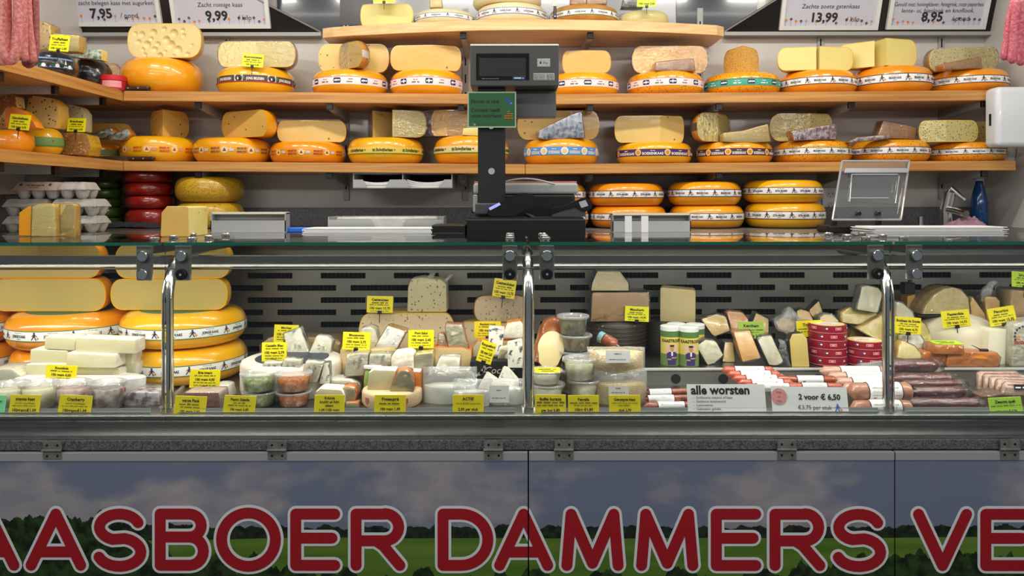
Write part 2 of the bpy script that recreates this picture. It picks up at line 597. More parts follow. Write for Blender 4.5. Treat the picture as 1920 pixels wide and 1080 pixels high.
# ================================================================== the setting
YW, XL, XR = 3.40, -1.93, 2.15
struct('floor', box(-3.5, 3.5, -1.5, 3.5, -0.05, 0), mat('floor_grey', L(120, 118, 114), L(104, 102, 98), 8, rough=0.6))
back = struct('wall_back', box(XL - 0.06, XR + 0.06, YW, YW + 0.06, 0, 2.8), WALLM)
struct('wall_left', box(XL - 0.06, XL, 1.95, YW, 0, 2.8), WALLM)
struct('wall_right', box(XR, XR + 0.06, 1.95, YW, 0, 2.8), WALLM)
struct('ceiling', box(XL - 0.06, XR + 0.06, 1.75, YW + 0.06, 2.8, 2.85), mat('ceiling_white', L(225, 225, 222), rough=0.5))
# slotted upright rails on the back wall, pieces of the wall
RAILPX = (375, 620, 865, 1106, 1346, 1593, 1841)
RAILX = [PX(p, 3.10) for p in RAILPX]
for x in RAILX:
    bm = box(x - 0.013, x + 0.013, YW - 0.012, YW + 0.002, 1.45, 2.32)
    for k in range(10):
        add_box(bm, x - 0.003, x + 0.003, YW - 0.0125, YW - 0.011, 1.5 + k * 0.08, 1.54 + k * 0.08, 1)
    obj('upright_rail', bm, [ALUP, DARKVOID], back)
for y in (2.37, 2.66, 2.97):
    obj('upright_rail', box(XL - 0.002, XL + 0.012, y - 0.013, y + 0.013, 1.36, 2.2), ALUP, bpy.data.objects['wall_left'])


# ------------------------------------------------------------------ wall shelves
def lerp(a, b, t): return a + (b - a) * t


XJ = PX(985, 3.06)
X0 = PX(232, 3.06)
MID = (PZ(169, 3.06), PZ(177, 3.06), PZ(170, 3.06), PX(1857, 3.06))
LOW = (PZ(301, 3.06), PZ(308, 3.06), PZ(302, 3.06), PX(1905, 3.06))


def shelf_z(sh, x):
    if x <= XJ:
        return lerp(sh[0], sh[1], max(0, (x - X0) / (XJ - X0)))
    return lerp(sh[1], sh[2], (x - XJ) / (sh[3] - XJ))


def plank(x0, x1, z0, z1, th, y0=3.06, y1=YW - 0.012):
    bm = bmesh.new()
    add_box(bm, 0, 1, 0, 1, 0, 1, 0, 0)
    for v in bm.verts:
        zt = z0 if v.co.x < 0.5 else z1
        x = x0 if v.co.x < 0.5 else x1
        v.co = Vector((x, y0 if v.co.y < 0.5 else y1, zt if v.co.z > 0.5 else zt - th))
    bmesh.ops.bevel(bm, geom=bm.edges[:], offset=0.002, segments=2, affect='EDGES')
    return bm


def bracket(parent, x, z, y0=3.085, length=0.30, side=None):
    if side is None:
        bm = bmesh.new()
        r = bmesh.ops.create_cube(bm, size=1)
        for v in r['verts']:
            yy = y0 if v.co.y < 0 else YW - 0.012
            drop = 0.022 if v.co.y < 0 else 0.05
            v.co = Vector((x + v.co.x * 0.02, yy, z if v.co.z > 0 else z - drop))
        b = obj('bracket', bm, ALUP, parent)
        obj('end_cap', box(x - 0.013, x + 0.013, y0 - 0.008, y0 + 0.006, z - 0.026, z + 0.001, 0.002), BLACKP, b)
    else:
        bm = box(XL, XL + length, side - 0.01, side + 0.01, z - 0.028, z)
        b = obj('bracket', bm, ALUP, parent)
        obj('end_cap', box(XL + length - 0.004, XL + length + 0.01, side - 0.013, side + 0.013, z - 0.03, z), BLACKP, b)
    return b


def wall_shelf(sh, th, label, ends):
    t = thing('wall_shelf', label, 'shelf', (0, 0, 0))
    obj('plank', plank(X0 - 0.001, XJ - 0.001, sh[0], sh[1], th), PINE, t)
    obj('plank', plank(XJ + 0.001, sh[3], sh[1], sh[2], th), PINE, t)
    for x in RAILX:
        bracket(t, x, shelf_z(sh, x) - th)
    # plank on the left wall, mitred into the corner
    bm = bmesh.new()
    pts = [(XL, 1.95), (X0 - 0.003, 1.95), (X0 - 0.003, 3.06), (X0 - 0.003, YW - 0.012), (XL, YW - 0.012)]
    lo = [bm.verts.new((x, y, sh[0] - th)) for x, y in pts]
    hi = [bm.verts.new((x, y, sh[0])) for x, y in pts]
    bm.faces.new(hi)
    bm.faces.new(lo[::-1])
    for i in range(5):
        j = (i + 1) % 5
        bm.faces.new((lo[i], lo[j], hi[j], hi[i]))
    pm = mat('pine_wood_side', L(212, 158, 84), L(170, 106, 46), 5, rough=0.45, coat=0.25, stretch=(8, 0.6, 16), bump=0.05, detail=6, lo=0.3, hi=0.75)
    obj('side_plank', bm, pm, t)
    for y in (2.12, 2.37, 2.66, 2.97):
        bracket(t, 0, sh[0] - th, side=y)
    return t


wall_shelf(MID, 0.042, 'upper of the two long pine wall shelves, carrying waxed wheels topped with pale cut halves', 0)
wall_shelf(LOW, 0.040, 'lower of the two long pine wall shelves, above the granite back counter', 0)

# top shelf: pale bowed plank
t = thing('top_shelf', 'short pale pine shelf at the top with a bowed front edge', 'shelf')
TZ = PZ(38, 3.06)
fr = [(605, 3.20), (625, 3.175), (760, 3.10), (900, 3.055), (1030, 3.045), (1160, 3.065), (1250, 3.10), (1345, 3.15), (1358, 3.18)]
bm = bmesh.new()
pts = [(PX(p, y), y) for p, y in fr] + [(PX(1358, 3.18), YW - 0.012), (PX(605, 3.2), YW - 0.012)]
lo = [bm.verts.new((x, y, TZ - 0.042)) for x, y in pts]
hi = [bm.verts.new((x, y, TZ)) for x, y in pts]
bm.faces.new(hi)
bm.faces.new(lo[::-1])
for i in range(len(pts)):
    j = (i + 1) % len(pts)
    bm.faces.new((lo[i], lo[j], hi[j], hi[i]))
bmesh.ops.bevel(bm, geom=bm.edges[:], offset=0.002, segments=1, affect='EDGES')
obj('plank', bm, PINEL, t)
for px in (869, 1107):
    bracket(t, PX(px, 3.10), TZ - 0.042, y0=3.10)

# ------------------------------------------------------------------ boards with price posters
def board(label, xs_bottom, xs_top, posters):
    """black glossy board leaning forward at the top, in the plane through (Y=3.36, py 61)"""
    zb = PZ(60, 3.355)
    tilt = R_(19)
    H = 0.42

    def P(x, s, d=0.0):
        return (x, 3.355 - s * math.sin(tilt) - d * math.cos(tilt), zb + s * math.cos(tilt) - d * math.sin(tilt))
    t = thing('poster_board', label, 'board')
    bm = bmesh.new()
    q = [(xs_bottom[0], 0), (xs_bottom[1], 0), (xs_top[1], H), (xs_top[0], H)]
    a = [bm.verts.new(P(x, s, 0)) for x, s in q]
    b = [bm.verts.new(P(x, s, -0.02)) for x, s in q]
    bm.faces.new(a)
    bm.faces.new(b[::-1])
    for i in range(4):
        j = (i + 1) % 4
        bm.faces.new((a[j], a[i], b[i], b[j]))
    bmesh.ops.recalc_face_normals(bm, faces=bm.faces)
    obj('board', bm, BOARD, t)
    x0, x1 = xs_bottom
    obj('lip', box(min(x0, x1), max(x0, x1), 3.345, YW - 0.014, zb - 0.018, zb - 0.002), ALUP, t)
    # bright slanted edge trim on the inner side
    ib, it = (x1, xs_top[1]) if abs(x1) < abs(x0) else (x0, xs_top[0])
    obj('edge_trim', tube([P(ib, 0, 0.004), P(it, H, 0.004)], 0.004, 6), ALU, t)
    for (pl, pr, pb, lab, lines) in posters:
        Y = 3.33
        xl, xr = PX(pl, Y), PX(pr, Y)
        s0 = (PZ(pb, 3.335) - zb) / math.cos(tilt)
        ht = 0.25
        k = thing('price_poster', lab, 'poster', (0, 0, 0), 0, 'framed price posters')
        wf = 0.017
        for nm, (u0, u1, v0, v1) in (('frame_bottom', (xl, xr, s0, s0 + wf)), ('frame_top', (xl, xr, s0 + ht - wf, s0 + ht)),
                                     ('frame_side', (xl, xl + wf, s0 + wf, s0 + ht - wf)), ('frame_side', (xr - wf, xr, s0 + wf, s0 + ht - wf))):
            bm = bmesh.new()
            a = [bm.verts.new(P(x, s, 0.016)) for x, s in ((u0, v0), (u1, v0), (u1, v1), (u0, v1))]
            b = [bm.verts.new(P(x, s, 0.001)) for x, s in ((u0, v0), (u1, v0), (u1, v1), (u0, v1))]
            bm.faces.new(a)
            for i in range(4):
                j = (i + 1) % 4
                bm.faces.new((a[j], a[i], b[i], b[j]))
            bm.faces.new(b[::-1])
            bmesh.ops.recalc_face_normals(bm, faces=bm.faces)
            obj(nm, bm, WHITE, k)
        fl = Flat()
        fl.rect(xl + wf * 0.9, s0 + wf * 0.9, xr - wf * 0.9, s0 + ht - wf * 0.9, LILACI, 0)
        cx, ww = (xl + xr) / 2, xr - xl - 2 * wf
        rng = random.Random(int(pl))
        nfl = 18
        for i in range(nfl):                       # the row of little flowers along the bottom edge
            if 0.27 < i / nfl < 0.62 and i % 2:
                continue
            u = xl + wf + ww * (i + 0.5) / nfl
            hh = rng.uniform(0.012, 0.032)
            fl.rect(u - 0.0006, s0 + wf, u + 0.0006, s0 + wf + hh, GREYI, 1)
            c = (PURPLEI, ORI, PINKI, NAVYI)[rng.randrange(4)]
            for a in range(5):
                fl.disc(u + 0.004 * math.cos(a * 1.257), s0 + wf + hh + 0.004 * math.sin(a * 1.257), 0.0028, c, 1, n=6)
            fl.disc(u, s0 + wf + hh, 0.002, ORI, 2, n=6)
        for (s, v, size, bold, dx) in lines:
            fl.text(s, cx + dx * ww, s0 + v, size, ink('anthracite', L(44, 40, 44)), 'c', bold, 3, maxw=ww * 0.97, shear=0.1 if not bold else 0)
        fl.build('print', k, lambda u, v, l: P(u, v, 0.004 + 0.0004 * l))


X_LB = (PX(107, 3.355), PX(603, 3.355))
board('glossy black board with two price posters at the upper left', X_LB, (X_LB[0], PX(262, 3.3)),
      [(98, 304, 47, 'white framed poster priced 7,95 at the upper left corner',
        [('7,95', 0.036, 0.058, 1, -0.05), ('/ pond', 0.037, 0.03, 0, 0.22), ('Een frisse zacht belegen kaas met augurken.', 0.092, 0.027, 0, 0)]),
       (324, 507, 51, 'white framed poster priced 9,99 on the left black board',
        [('9,99', 0.036, 0.058, 1, -0.05), ('/ kilo', 0.037, 0.03, 0, 0.26), ('Zacht romige kaas', 0.094, 0.027, 0, 0)])])
X_RB = (PX(1358, 3.355), PX(1866, 3.355))
board('glossy black board with two price posters at the upper right', X_RB, (PX(1640, 3.3), X_RB[1]),
      [(1463, 1648, 55, 'white framed poster priced 13,99 on the right black board',
        [('13,99', 0.036, 0.056, 1, -0.06), ('/ kilo', 0.037, 0.03, 0, 0.26), ('Zachte zoete gatenkaas', 0.094, 0.027, 0, 0)]),
       (1664, 1850, 54, 'white framed poster priced 8,95 at the upper right corner',
        [('8,95', 0.036, 0.056, 1, -0.05), ('/ pond', 0.037, 0.03, 0, 0.26), ('lente- ui, bieslook en knoflook.', 0.073, 0.026, 0, 0),
         ('Gevuld met: honingklaver, fenegriek, roze peperbes', 0.1, 0.026, 0, 0)])])
# recess between the boards: light centre panel flanked by dark glossy ones, pieces of the wall
zt0 = PZ(75, YW)
obj('centre_panel', box(PX(690, 3.39), PX(1268, 3.39), YW - 0.008, YW + 0.001, TZ - 0.01, 2.8), LGREY, back)
obj('flank_panel', box(PX(520, 3.39), PX(690, 3.39) - 0.002, YW - 0.010, YW + 0.001, zt0 + 0.02, 2.8), DGREY, back)
obj('flank_panel', box(PX(1268, 3.39) + 0.002, PX(1420, 3.39), YW - 0.010, YW + 0.001, zt0 + 0.02, 2.8), DGREY, back)
obj('dark_box_panel', box(PX(636, 3.37), PX(698, 3.37), YW - 0.014, YW - 0.011, PZ(45, 3.37), 2.8), BOARD, back)

# ------------------------------------------------------------------ granite back counter
CZ = PZ(430, 3.03)
t = thing('back_counter', 'speckled granite back counter along the rear wall', 'counter')
obj('worktop', box(XL + 0.001, XR - 0.001, 2.96, YW - 0.001, CZ - 0.035, CZ, 0.003), GRAN, t)
obj('upstand', box(XL + 0.001, XR - 0.001, YW - 0.022, YW - 0.002, CZ + 0.0005, CZ + 0.085, 0.002), GRAN, t)
obj('cabinet', box(XL + 0.001, XR - 0.001, 3.0, YW - 0.003, 0.001, CZ - 0.036), WHITE, t)

# ================================================================== the glass display case
YF = 1.80
XE = 2.10
DZ = 0.928
TIERZ = 0.977
case = thing('display_case', 'long steel and glass refrigerated display case across the stall front', 'display case')
PXS = (308, 990, 1671)
SEAMX = [-XE] + [PX(p, YF) for p in PXS] + [XE]
obj('deck', box(-XE, XE, 1.825, 2.46, DZ - 0.02, DZ, 0.002), STEEL, case)
tierx0 = PX(470, 2.2)
tierx1 = PX(1000, 2.1)
obj('tier', box(tierx1, XE, 2.10, 2.455, TIERZ - 0.008, TIERZ, 0.002), STEEL, case)
obj('riser', box(tierx1, XE, 2.102, 2.108, DZ, TIERZ - 0.008), PANELM, case)
obj('tier', box(tierx0, tierx1 - 0.001, 2.22, 2.455, TIERZ - 0.008, TIERZ, 0.002), STEEL, case)
obj('riser', box(tierx0, tierx1 - 0.001, 2.222, 2.228, DZ, TIERZ - 0.008), PANELM, case)
obj('tier_lip', box(tierx1, XE, 2.0965, 2.0995, TIERZ - 0.006, TIERZ + 0.0006, 0.001), mat('lip_bright', L(222, 222, 218), rough=0.3, metal=0.4), case)
for i in range(13):
    px = 1267 + (i - 8) * 89
    x = PX(px, 2.1)
    if x > tierx1 + 0.02 and x < XE - 0.02:
        obj('vent_hole', cyl((x, 2.1025, PZ(711, 2.1)), 0.0135, 0.0025, 'Y', 18), DARKVOID, case)
# slotted back panel
YB = 2.45
S2 = F / YB
bm = bmesh.new()


def quad_sheet(bm, x0, x1, z0, z1, y, mi=0, th=0.004):
    add_box(bm, x0, x1, y, y + th, z0, z1, mi)


rowz = [PZ(516.5 + 22.9 * k, YB) for k in range(8)]
sh_ = 10.6 / 2 / S2
ztop, zbot = PZ(470, YB), DZ
prev = ztop
pitch = 137.2 / S2
for k, z in enumerate(rowz):
    quad_sheet(bm, -XE, XE, z + sh_, prev, YB)
    prev = z - sh_
    ln = (84 if k % 2 == 0 else 110) / S2
    st = PX(464 if k % 2 == 0 else 520, YB)
    x = st - pitch * 10
    segs = []
    while x < XE:
        segs.append((x, x + ln))
        x += pitch
    edges = [-XE] + [v for s in segs for v in s] + [XE]
    cur = -XE
    for a, b in segs:
        if b <= -XE + 0.01 or a >= XE - 0.01:
            continue
        if a > cur:
            quad_sheet(bm, cur, a, z - sh_, z + sh_, YB)
            # rounded slot ends
        cur = max(cur, b)
    if cur < XE:
        quad_sheet(bm, cur, XE, z - sh_, z + sh_, YB)
quad_sheet(bm, -XE, XE, zbot, prev, YB)
obj('slotted_panel', bm, PANELM, case)
obj('top_slot', box(-XE, XE, YB - 0.002, YB - 0.0004, PZ(506, YB), PZ(499, YB)), DARKVOID, case)
obj('evaporator', box(-XE, XE, YB + 0.03, YB + 0.05, DZ - 0.02, ztop), DARKVOID, case)
bm = bmesh.new()
for i in range(300):
    x = -XE + (i + 0.5) * 2 * XE / 300
    add_box(bm, x - 0.002, x + 0.002, YB + 0.018, YB + 0.029, DZ + 0.05, ztop)
fo = obj('cooling_fins', bm, mat('fin_grey', L(22, 24, 27), rough=0.7), case)
fo['kind'] = 'stuff'
obj('end_wall', box(-XE - 0.02, -XE, 1.80, 2.5, 0.3, 1.338), STEELD, case)
obj('end_wall', box(XE, XE + 0.02, 1.80, 2.5, 0.3, 1.338), STEELD, case)
LZ = 1.338
obj('service_ledge', box(-XE, XE, 2.255, 2.78, LZ - 0.012, LZ, 0.002), STEEL, case)
obj('ledge_beam', box(-XE, XE, 2.40, 2.46, LZ - 0.06, LZ - 0.012), STEELD, case)
obj('rear_wall', box(-XE, XE, 2.52, 2.60, 0.3, LZ - 0.013), STEELD, case)
# front rail with the lamp strip
rz1, rz0 = PZ(478, 1.93), PZ(498, 1.93)
bm = box(-XE, XE, 1.92, 1.94, rz0 + 0.006, rz1, 0.002)
add_box(bm, -XE, XE, 1.915, 1.945, rz0, rz0 + 0.006)
obj('front_rail', bm, STEEL, case)
obj('lamp_housing', box(-2.06, 2.06, 1.838, 1.854, 1.2795, 1.2835, 0.001), STEELD, case)
# steel apron below the glass
bm = bmesh.new()
prof = [(1.821, 0.9305), (1.806, 0.9305), (1.8035, 0.928), (1.8035, 0.922), (1.808, 0.918), (1.812, 0.908), (1.812, PZ(821, 1.81)), (1.79, PZ(822, 1.79)), (1.79, PZ(824, 1.79)), (1.84, PZ(824, 1.79)), (1.84, 0.905), (1.821, 0.905)]
A = [bm.verts.new((-XE, y, z)) for y, z in prof]
B = [bm.verts.new((XE, y, z)) for y, z in prof]
for i in range(len(prof)):
    j = (i + 1) % len(prof)
    bm.faces.new((A[i], B[i], B[j], A[j]))
bmesh.ops.recalc_face_normals(bm, faces=bm.faces)
sharp(obj('steel_apron', bm, mat('apron_steel', L(176, 176, 172), L(188, 188, 184), 30, rough=0.28, metal=1, stretch=(1, 40, 40)), case), 25)
# label rail in front of the goods, with gaps at the posts
for a, b in ((-40, 282), (336, 965), (1017, 1645), (1697, 1990)):
    bm = box(PX(a, 1.83), PX(b, 1.83), 1.830, 1.832, DZ + 0.001, PZ(765, 1.83))
    add_box(bm, PX(a, 1.83), PX(b, 1.83), 1.8235, 1.8245, DZ + 0.0035, PZ(772, 1.824))
    add_box(bm, PX(a, 1.83), PX(b, 1.83), 1.8235, 1.830, DZ + 0.001, DZ + 0.0035)
    obj('label_rail', bm, ALU, case)
obj('granite_strip', box(-XE, XE, 1.786, 1.84, PZ(844, 1.786), PZ(825, 1.786), 0.002), GRAN, case)
obj('base', box(-XE, XE, 1.815, 2.5, 0.02, PZ(846, 1.80)), BLACKM, case)
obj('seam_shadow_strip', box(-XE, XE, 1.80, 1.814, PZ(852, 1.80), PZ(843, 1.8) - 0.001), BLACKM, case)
# glass panes: front and top, each section its own
g = 0.003
for a, b in zip(SEAMX, SEAMX[1:]):
    obj('front_pane', box(a + g, b - g, 1.796, 1.802, 0.9455 if False else PZ(798, 1.796), 1.341), GLASS, case)
    tp = obj('top_pane', box(a + g, b - g, 1.79, 2.25, 1.3415, 1.3495), GLASS, case)
    obj('pane_edge', box(a + g, b - g, 1.7885, 1.7899, 1.3417, 1.3493), GLASS_EDGE, tp)
# bent posts
for p in (314, 990.5, 1665):
    x = PX(p, 1.865)
    pts = [(x, 1.865, DZ + 0.008), (x, 1.865, 1.20)]
    for k in range(1, 9):
        a = k * PI / 2 / 8
        pts.append((x, 1.865 + 0.11 * (1 - math.cos(a)), 1.20 + 0.11 * math.sin(a)))
    pts.append((x, 2.13, 1.31))
    sharp(obj('post', tube(pts, 0.0143, 20), CHROME, case), 60)
    obj('post_foot', cyl((x, 1.865, DZ), 0.02, 0.008), CHROME, case)
# clamps
for k, (a, b, low) in enumerate(((258, 288, 0), (330, 360, 1), (942, 970, 1), (1011, 1039, 1), (1625, 1655, 1), (1697, 1727, 0))):
    Y = 1.815
    xa, xb = PX(a, Y), PX(b, Y)
    xm = (xa + xb) / 2
    c = obj('clamp', box(xa, xb, 1.806, 1.816, PZ(525, Y), 1.3412, 0.004, 3), CLAMPM, case)
    add = box(xa + 0.003, xb - 0.003, 1.8165, 2.11, 1.320, 1.3412)
    obj('clamp_arm', add, STEELD, c)
    for j, py in enumerate((480, 514)):
        z = PZ(py, 1.80)
        dark = (j == 1 and low)
        bb = cyl((xm, 1.8058, z), 0.0135, 0.011, 'Y', 24, 0.002)
        obj('black_knob' if dark else 'bolt_cap', bb, BLACKP if dark else CHROME, c)
        if dark:
            obj('screw', cyl((xm, 1.7945, z), 0.003, 0.0015, 'Y', 10), ALU, c)
    for yy in (1.86, 1.965, 2.08):
        obj('top_bolt', cyl((xm, yy, 1.3497), 0.0118, 0.009, 'Z', 20, 0.002), CHROME, c)

# ------------------------------------------------------------------ printed front flaps with hinges
mt = bpy.data.materials.new('landscape_print')
mt.use_nodes = True
nt = mt.node_tree
N, K = nt.nodes, nt.links
pb = N['Principled BSDF']
pb.inputs['Roughness'].default_value = 0.35
tc = N.new('ShaderNodeTexCoord')
sx = N.new('ShaderNodeSeparateXYZ')
K.new(tc.outputs['Object'], sx.inputs[0])


def nnoise(scale, stretch, det=5, off=0):
    mp = N.new('ShaderNodeMapping')
    mp.inputs['Scale'].default_value = stretch
    mp.inputs['Location'].default_value = (off, 0, off)
    K.new(tc.outputs['Object'], mp.inputs[0])
    n = N.new('ShaderNodeTexNoise')
    n.inputs['Scale'].default_value = scale
    n.inputs['Detail'].default_value = det
    K.new(mp.outputs[0], n.inputs['Vector'])
    return n.outputs['Fac']


def math_(op, a, b, c=None):
    m = N.new('ShaderNodeMath')
    m.operation = op
    for i, v in enumerate((a, b, c)):
        if v is None:
            continue
        if isinstance(v, (int, float)):
            m.inputs[i].default_value = v
        else:
            K.new(v, m.inputs[i])
    return m.outputs[0]


def step(v, lo, hi):
    m = N.new('ShaderNodeMapRange')
    m.inputs['From Min'].default_value = lo
    m.inputs['From Max'].default_value = hi
    K.new(v, m.inputs['Value'])
    return m.outputs[0]


def mixc(f, a, b):
    m = N.new('ShaderNodeMix')
    m.data_type = 'RGBA'
    K.new(f, m.inputs['Factor'])
    for s, v in (('A', a), ('B', b)):
        if isinstance(v, tuple):
            m.inputs[s].default_value = v
        else:
            K.new(v, m.inputs[s])
    return m.outputs['Result']


X_, Z_ = sx.outputs[0], sx.outputs[2]
cl = step(nnoise(3.2, (1, 1, 2.0), 7), 0.46, 0.56)
cl2 = step(nnoise(9, (1, 1, 1.6), 6, 3.3), 0.35, 0.7)
skyc = mixc(cl, L(122, 130, 152), mixc(cl2, L(148, 145, 156), L(182, 174, 174)))
tree_h = math_('MULTIPLY_ADD', nnoise(26, (1, 0, 0), 5, 1.0), 0.05, 0.646)
left = step(X_, -0.55, -1.1)
tree_h = math_('MULTIPLY_ADD', left, 0.014, tree_h)
tmask = step(math_('SUBTRACT', tree_h, Z_), -0.0008, 0.0008)
treec = mixc(step(nnoise(60, (1, 1, 1), 4), 0.4, 0.65), L(22, 32, 22), L(44, 60, 38))
c = mixc(tmask, skyc, treec)
field_h = math_('MULTIPLY_ADD', nnoise(1.5, (1, 0, 0), 1, 5.0), 0.02, 0.633)
fmask = step(math_('SUBTRACT', field_h, Z_), -0.0006, 0.0006)
fieldc = mixc(step(nnoise(4, (0.6, 1, 9), 4, 2), 0.35, 0.7), L(84, 122, 36), L(112, 142, 54))
c = mixc(fmask, c, fieldc)
bush_h = math_('MULTIPLY_ADD', nnoise(11, (1, 0, 0), 6, 9.0), 0.30, 0.40)
edge = math_('MAXIMUM', step(X_, -0.38, -0.75), step(X_, 0.62, 0.85))
bush_h = math_('MULTIPLY_ADD', edge, 0.055, bush_h)
bush_h = math_('MULTIPLY_ADD', step(X_, -0.80, -1.0), 0.09, bush_h)
bmask = step(math_('SUBTRACT', bush_h, Z_), -0.001, 0.001)
c = mixc(bmask, c, mixc(step(nnoise(40, (1, 1, 1), 4, 2), 0.4, 0.62), L(18, 32, 16), L(50, 76, 30)))
K.new(c, pb.inputs['Base Color'])

YP = 1.780
SP = F / YP
ZL = lambda py: PZ(py, YP)


def arc(cx, cy, rx, ry, a0, a1, n=14):
    return [(cx + rx * math.cos(R_(lerp(a0, a1, i / n))), cy - ry * math.sin(R_(lerp(a0, a1, i / n)))) for i in range(n + 1)]


T_, M_, B_ = 962, 1007, 1058


def letter(ch, x0, x1):
    w_, cx = x1 - x0, (x0 + x1) / 2
    if ch == 'A':
        return [[(x0, B_), (cx, T_), (x1, B_)], [(x0 + w_ * 0.19, 1033), (x1 - w_ * 0.19, 1033)]]
    if ch == 'S':
        ru = (M_ - T_) / 2
        return [arc(cx, T_ + ru + 2, w_ * 0.46, ru + 2, 20, 250, 16) + arc(cx, B_ - ru - 2, w_ * 0.5, ru + 4, 75, -160, 16)]
    if ch == 'B':
        return [[(x0, B_), (x0, T_)], [(x0, T_), (x1 - 28, T_)] + arc(x1 - 26, (T_ + M_) / 2 - 1, 22, (M_ - T_) / 2 - 1, 90, -90, 10) + [(x0, M_ - 2)],
                [(x0, M_ - 2), (x1 - 26, M_ - 2)] + arc(x1 - 26, (B_ + M_) / 2 - 1, 26, (B_ - M_) / 2 + 1, 90, -90, 10) + [(x0, B_)]]
    if ch == 'O':
        return [arc(cx, (T_ + B_) / 2, w_ / 2, (B_ - T_) / 2 + 2, 0, 360, 36)]
    if ch == 'E':
        return [[(x1, T_), (x0, T_), (x0, B_), (x1, B_)], [(x0, M_ - 0), (x1 - 5, M_ - 0)]]
    if ch == 'R':
        return [[(x0, B_), (x0, T_)], [(x0, T_), (x1 - 28, T_)] + arc(x1 - 28, (T_ + M_) / 2 + 2, 26, (M_ - T_) / 2 + 3, 90, -90, 10) + [(x0, M_ + 5)],
                [(x0 + w_ * 0.45, M_ + 5), (x0 + w_ * 0.62, M_ + 14), (x1, B_)]]
    if ch == 'D':
        return [[(x0, B_), (x0, T_)], [(x0, T_), (cx - 8, T_)] + arc(cx - 8, (T_ + B_) / 2, w_ / 2 + 8, (B_ - T_) / 2, 90, -90, 18) + [(x0, B_)]]
    if ch == 'M':
        return [[(x0, B_), (x0 + 8, T_), (cx, B_ - 4), (x1 - 8, T_), (x1, B_)]]
    if ch == 'V':
        return [[(x0, T_), (cx, B_), (x1, T_)]]
    return []


WORD = [('A', -67, 26), ('A', 58, 151), ('S', 183, 264), ('B', 300, 381), ('O', 415, 516), ('E', 554, 627), ('R', 667, 749),
        ('D', 830, 914), ('A', 936, 1026), ('M', 1062, 1158), ('M', 1202, 1298), ('E', 1342, 1416), ('R', 1452, 1536), ('S', 1568, 1650),
        ('V', 1721, 1811), ('E', 1847, 1920)]


def strokes_bm(half, y, ch, x0, x1):
    bm = bmesh.new()
    k_ = 0
    slope = 3.0 / 1920
    h = half / SP
    for pl in letter(ch, x0, x1):
        P3 = [Vector((PX(p, YP), 0, ZL(q + slope * p))) for p, q in pl]
        for a, b in zip(P3, P3[1:]):
            d = (b - a)
            if d.length < 1e-6:
                continue
            n = Vector((-d.z, 0, d.x)).normalized() * h
            k_ += 1
            bm.faces.new([bm.verts.new((q.x, y - k_ * 4e-6, q.z)) for q in (a - n, b - n, b + n, a + n)])
        for a in P3:
            k_ += 1
            bm.faces.new([bm.verts.new((a.x + h * math.cos(k * PI / 8), y - k_ * 4e-6, a.z + h * math.sin(k * PI / 8))) for k in range(16)])
    return bm


HINGEM = mat('hinge_metal', L(150, 146, 140), L(128, 124, 118), 60, rough=0.45, metal=0.35)
GREYL = ink('letter_edge_grey', L(238, 238, 238))
REDL = ink('letter_red', L(176, 14, 30))
FLX = [-2.13, PX(990, YP), PX(1677, YP), 2.13]
HINGES = [(99, 520, 925), (1057, 1474), (1891,)]
FLAB = ['long hinged flap printed with a meadow and big red letters, dark trees at its left',
        'hinged flap printed with an open green meadow and red letters, between two seams',
        'hinged flap at the far right whose print shows bushy trees behind red letters']
for i in range(3):
    a, b = FLX[i] + 0.0016, FLX[i + 1] - 0.0016
    t = thing('front_flap', FLAB[i], 'panel')
    obj('board', box(a, b, YP, YP + 0.012, 0.06, ZL(864)), mt, t)
    obj('top_strip', box(a, b, YP - 0.002, YP + 0.012, ZL(864) + 0.0003, ZL(848), 0.001), ALUP, t)
    for ch, q0, q1 in WORD:
        par = t
        for nm, hw, y, m in (('letter_outline', 15.3, YP - 0.0006, GREYL), ('letter', 10.2, YP - 0.0014, REDL)):
            bm = strokes_bm(hw, y, ch, q0, q1)
            for px_, nrm in ((a, -1), (b, 1)):
                bmesh.ops.bisect_plane(bm, geom=bm.verts[:] + bm.edges[:] + bm.faces[:], plane_co=(px_, 0, 0), plane_no=(nrm, 0, 0), clear_outer=True)
            if not bm.faces:
                bm.free()
                break
            par = obj(nm, bm, m, par)
    for hp in HINGES[i]:
        x = PX(hp, YP)
        hw = 17.5 / SP
        hb = box(x - hw, x + hw, YP - 0.0035, YP - 0.0022, ZL(859 + (hp / 1920) * 4), ZL(843.5))
        add_box(hb, x - hw, x + hw, YP - 0.0035, YP - 0.002, ZL(841.5), ZL(826))
        ho = obj('hinge', hb, HINGEM, t)
        obj('hinge_barrel', tube([(x - hw - 0.002, YP - 0.005, ZL(842.5)), (x + hw, YP - 0.005, ZL(842.5))], 0.003, 10), HINGEM, ho)
        for sxx in (-0.55, 0.55):
            for pz in (833, 853):
                obj('screw', cyl((x + sxx * hw, YP - 0.0036, ZL(pz)), 0.0028, 0.0008, 'Y', 8), DARKVOID, ho)

# ================================================================== cheese builders
def wheel_prof(R, h, e=None, n=2.3, k=12, z0=0.0):
    e = e or 0.42 * h
    p = [(0, z0), ((R - e) * 0.6, z0)]
    for i in range(k + 1):
        a = -PI / 2 + PI * i / k
        c, s = math.cos(a), math.sin(a)
        p.append((R - e + e * abs(c) ** (2 / n), z0 + h / 2 + h / 2 * math.copysign(abs(s) ** (2 / n), s)))
    p += [((R - e) * 0.6, z0 + h), (0, z0 + h)]
    return p


def prof_r(R, h, z, e=None, n=2.3):
    e = e or 0.42 * h
    t = min(1, abs((z - h / 2) / (h / 2)))
    return R - e + e * (1 - t ** n) ** (1 / n)


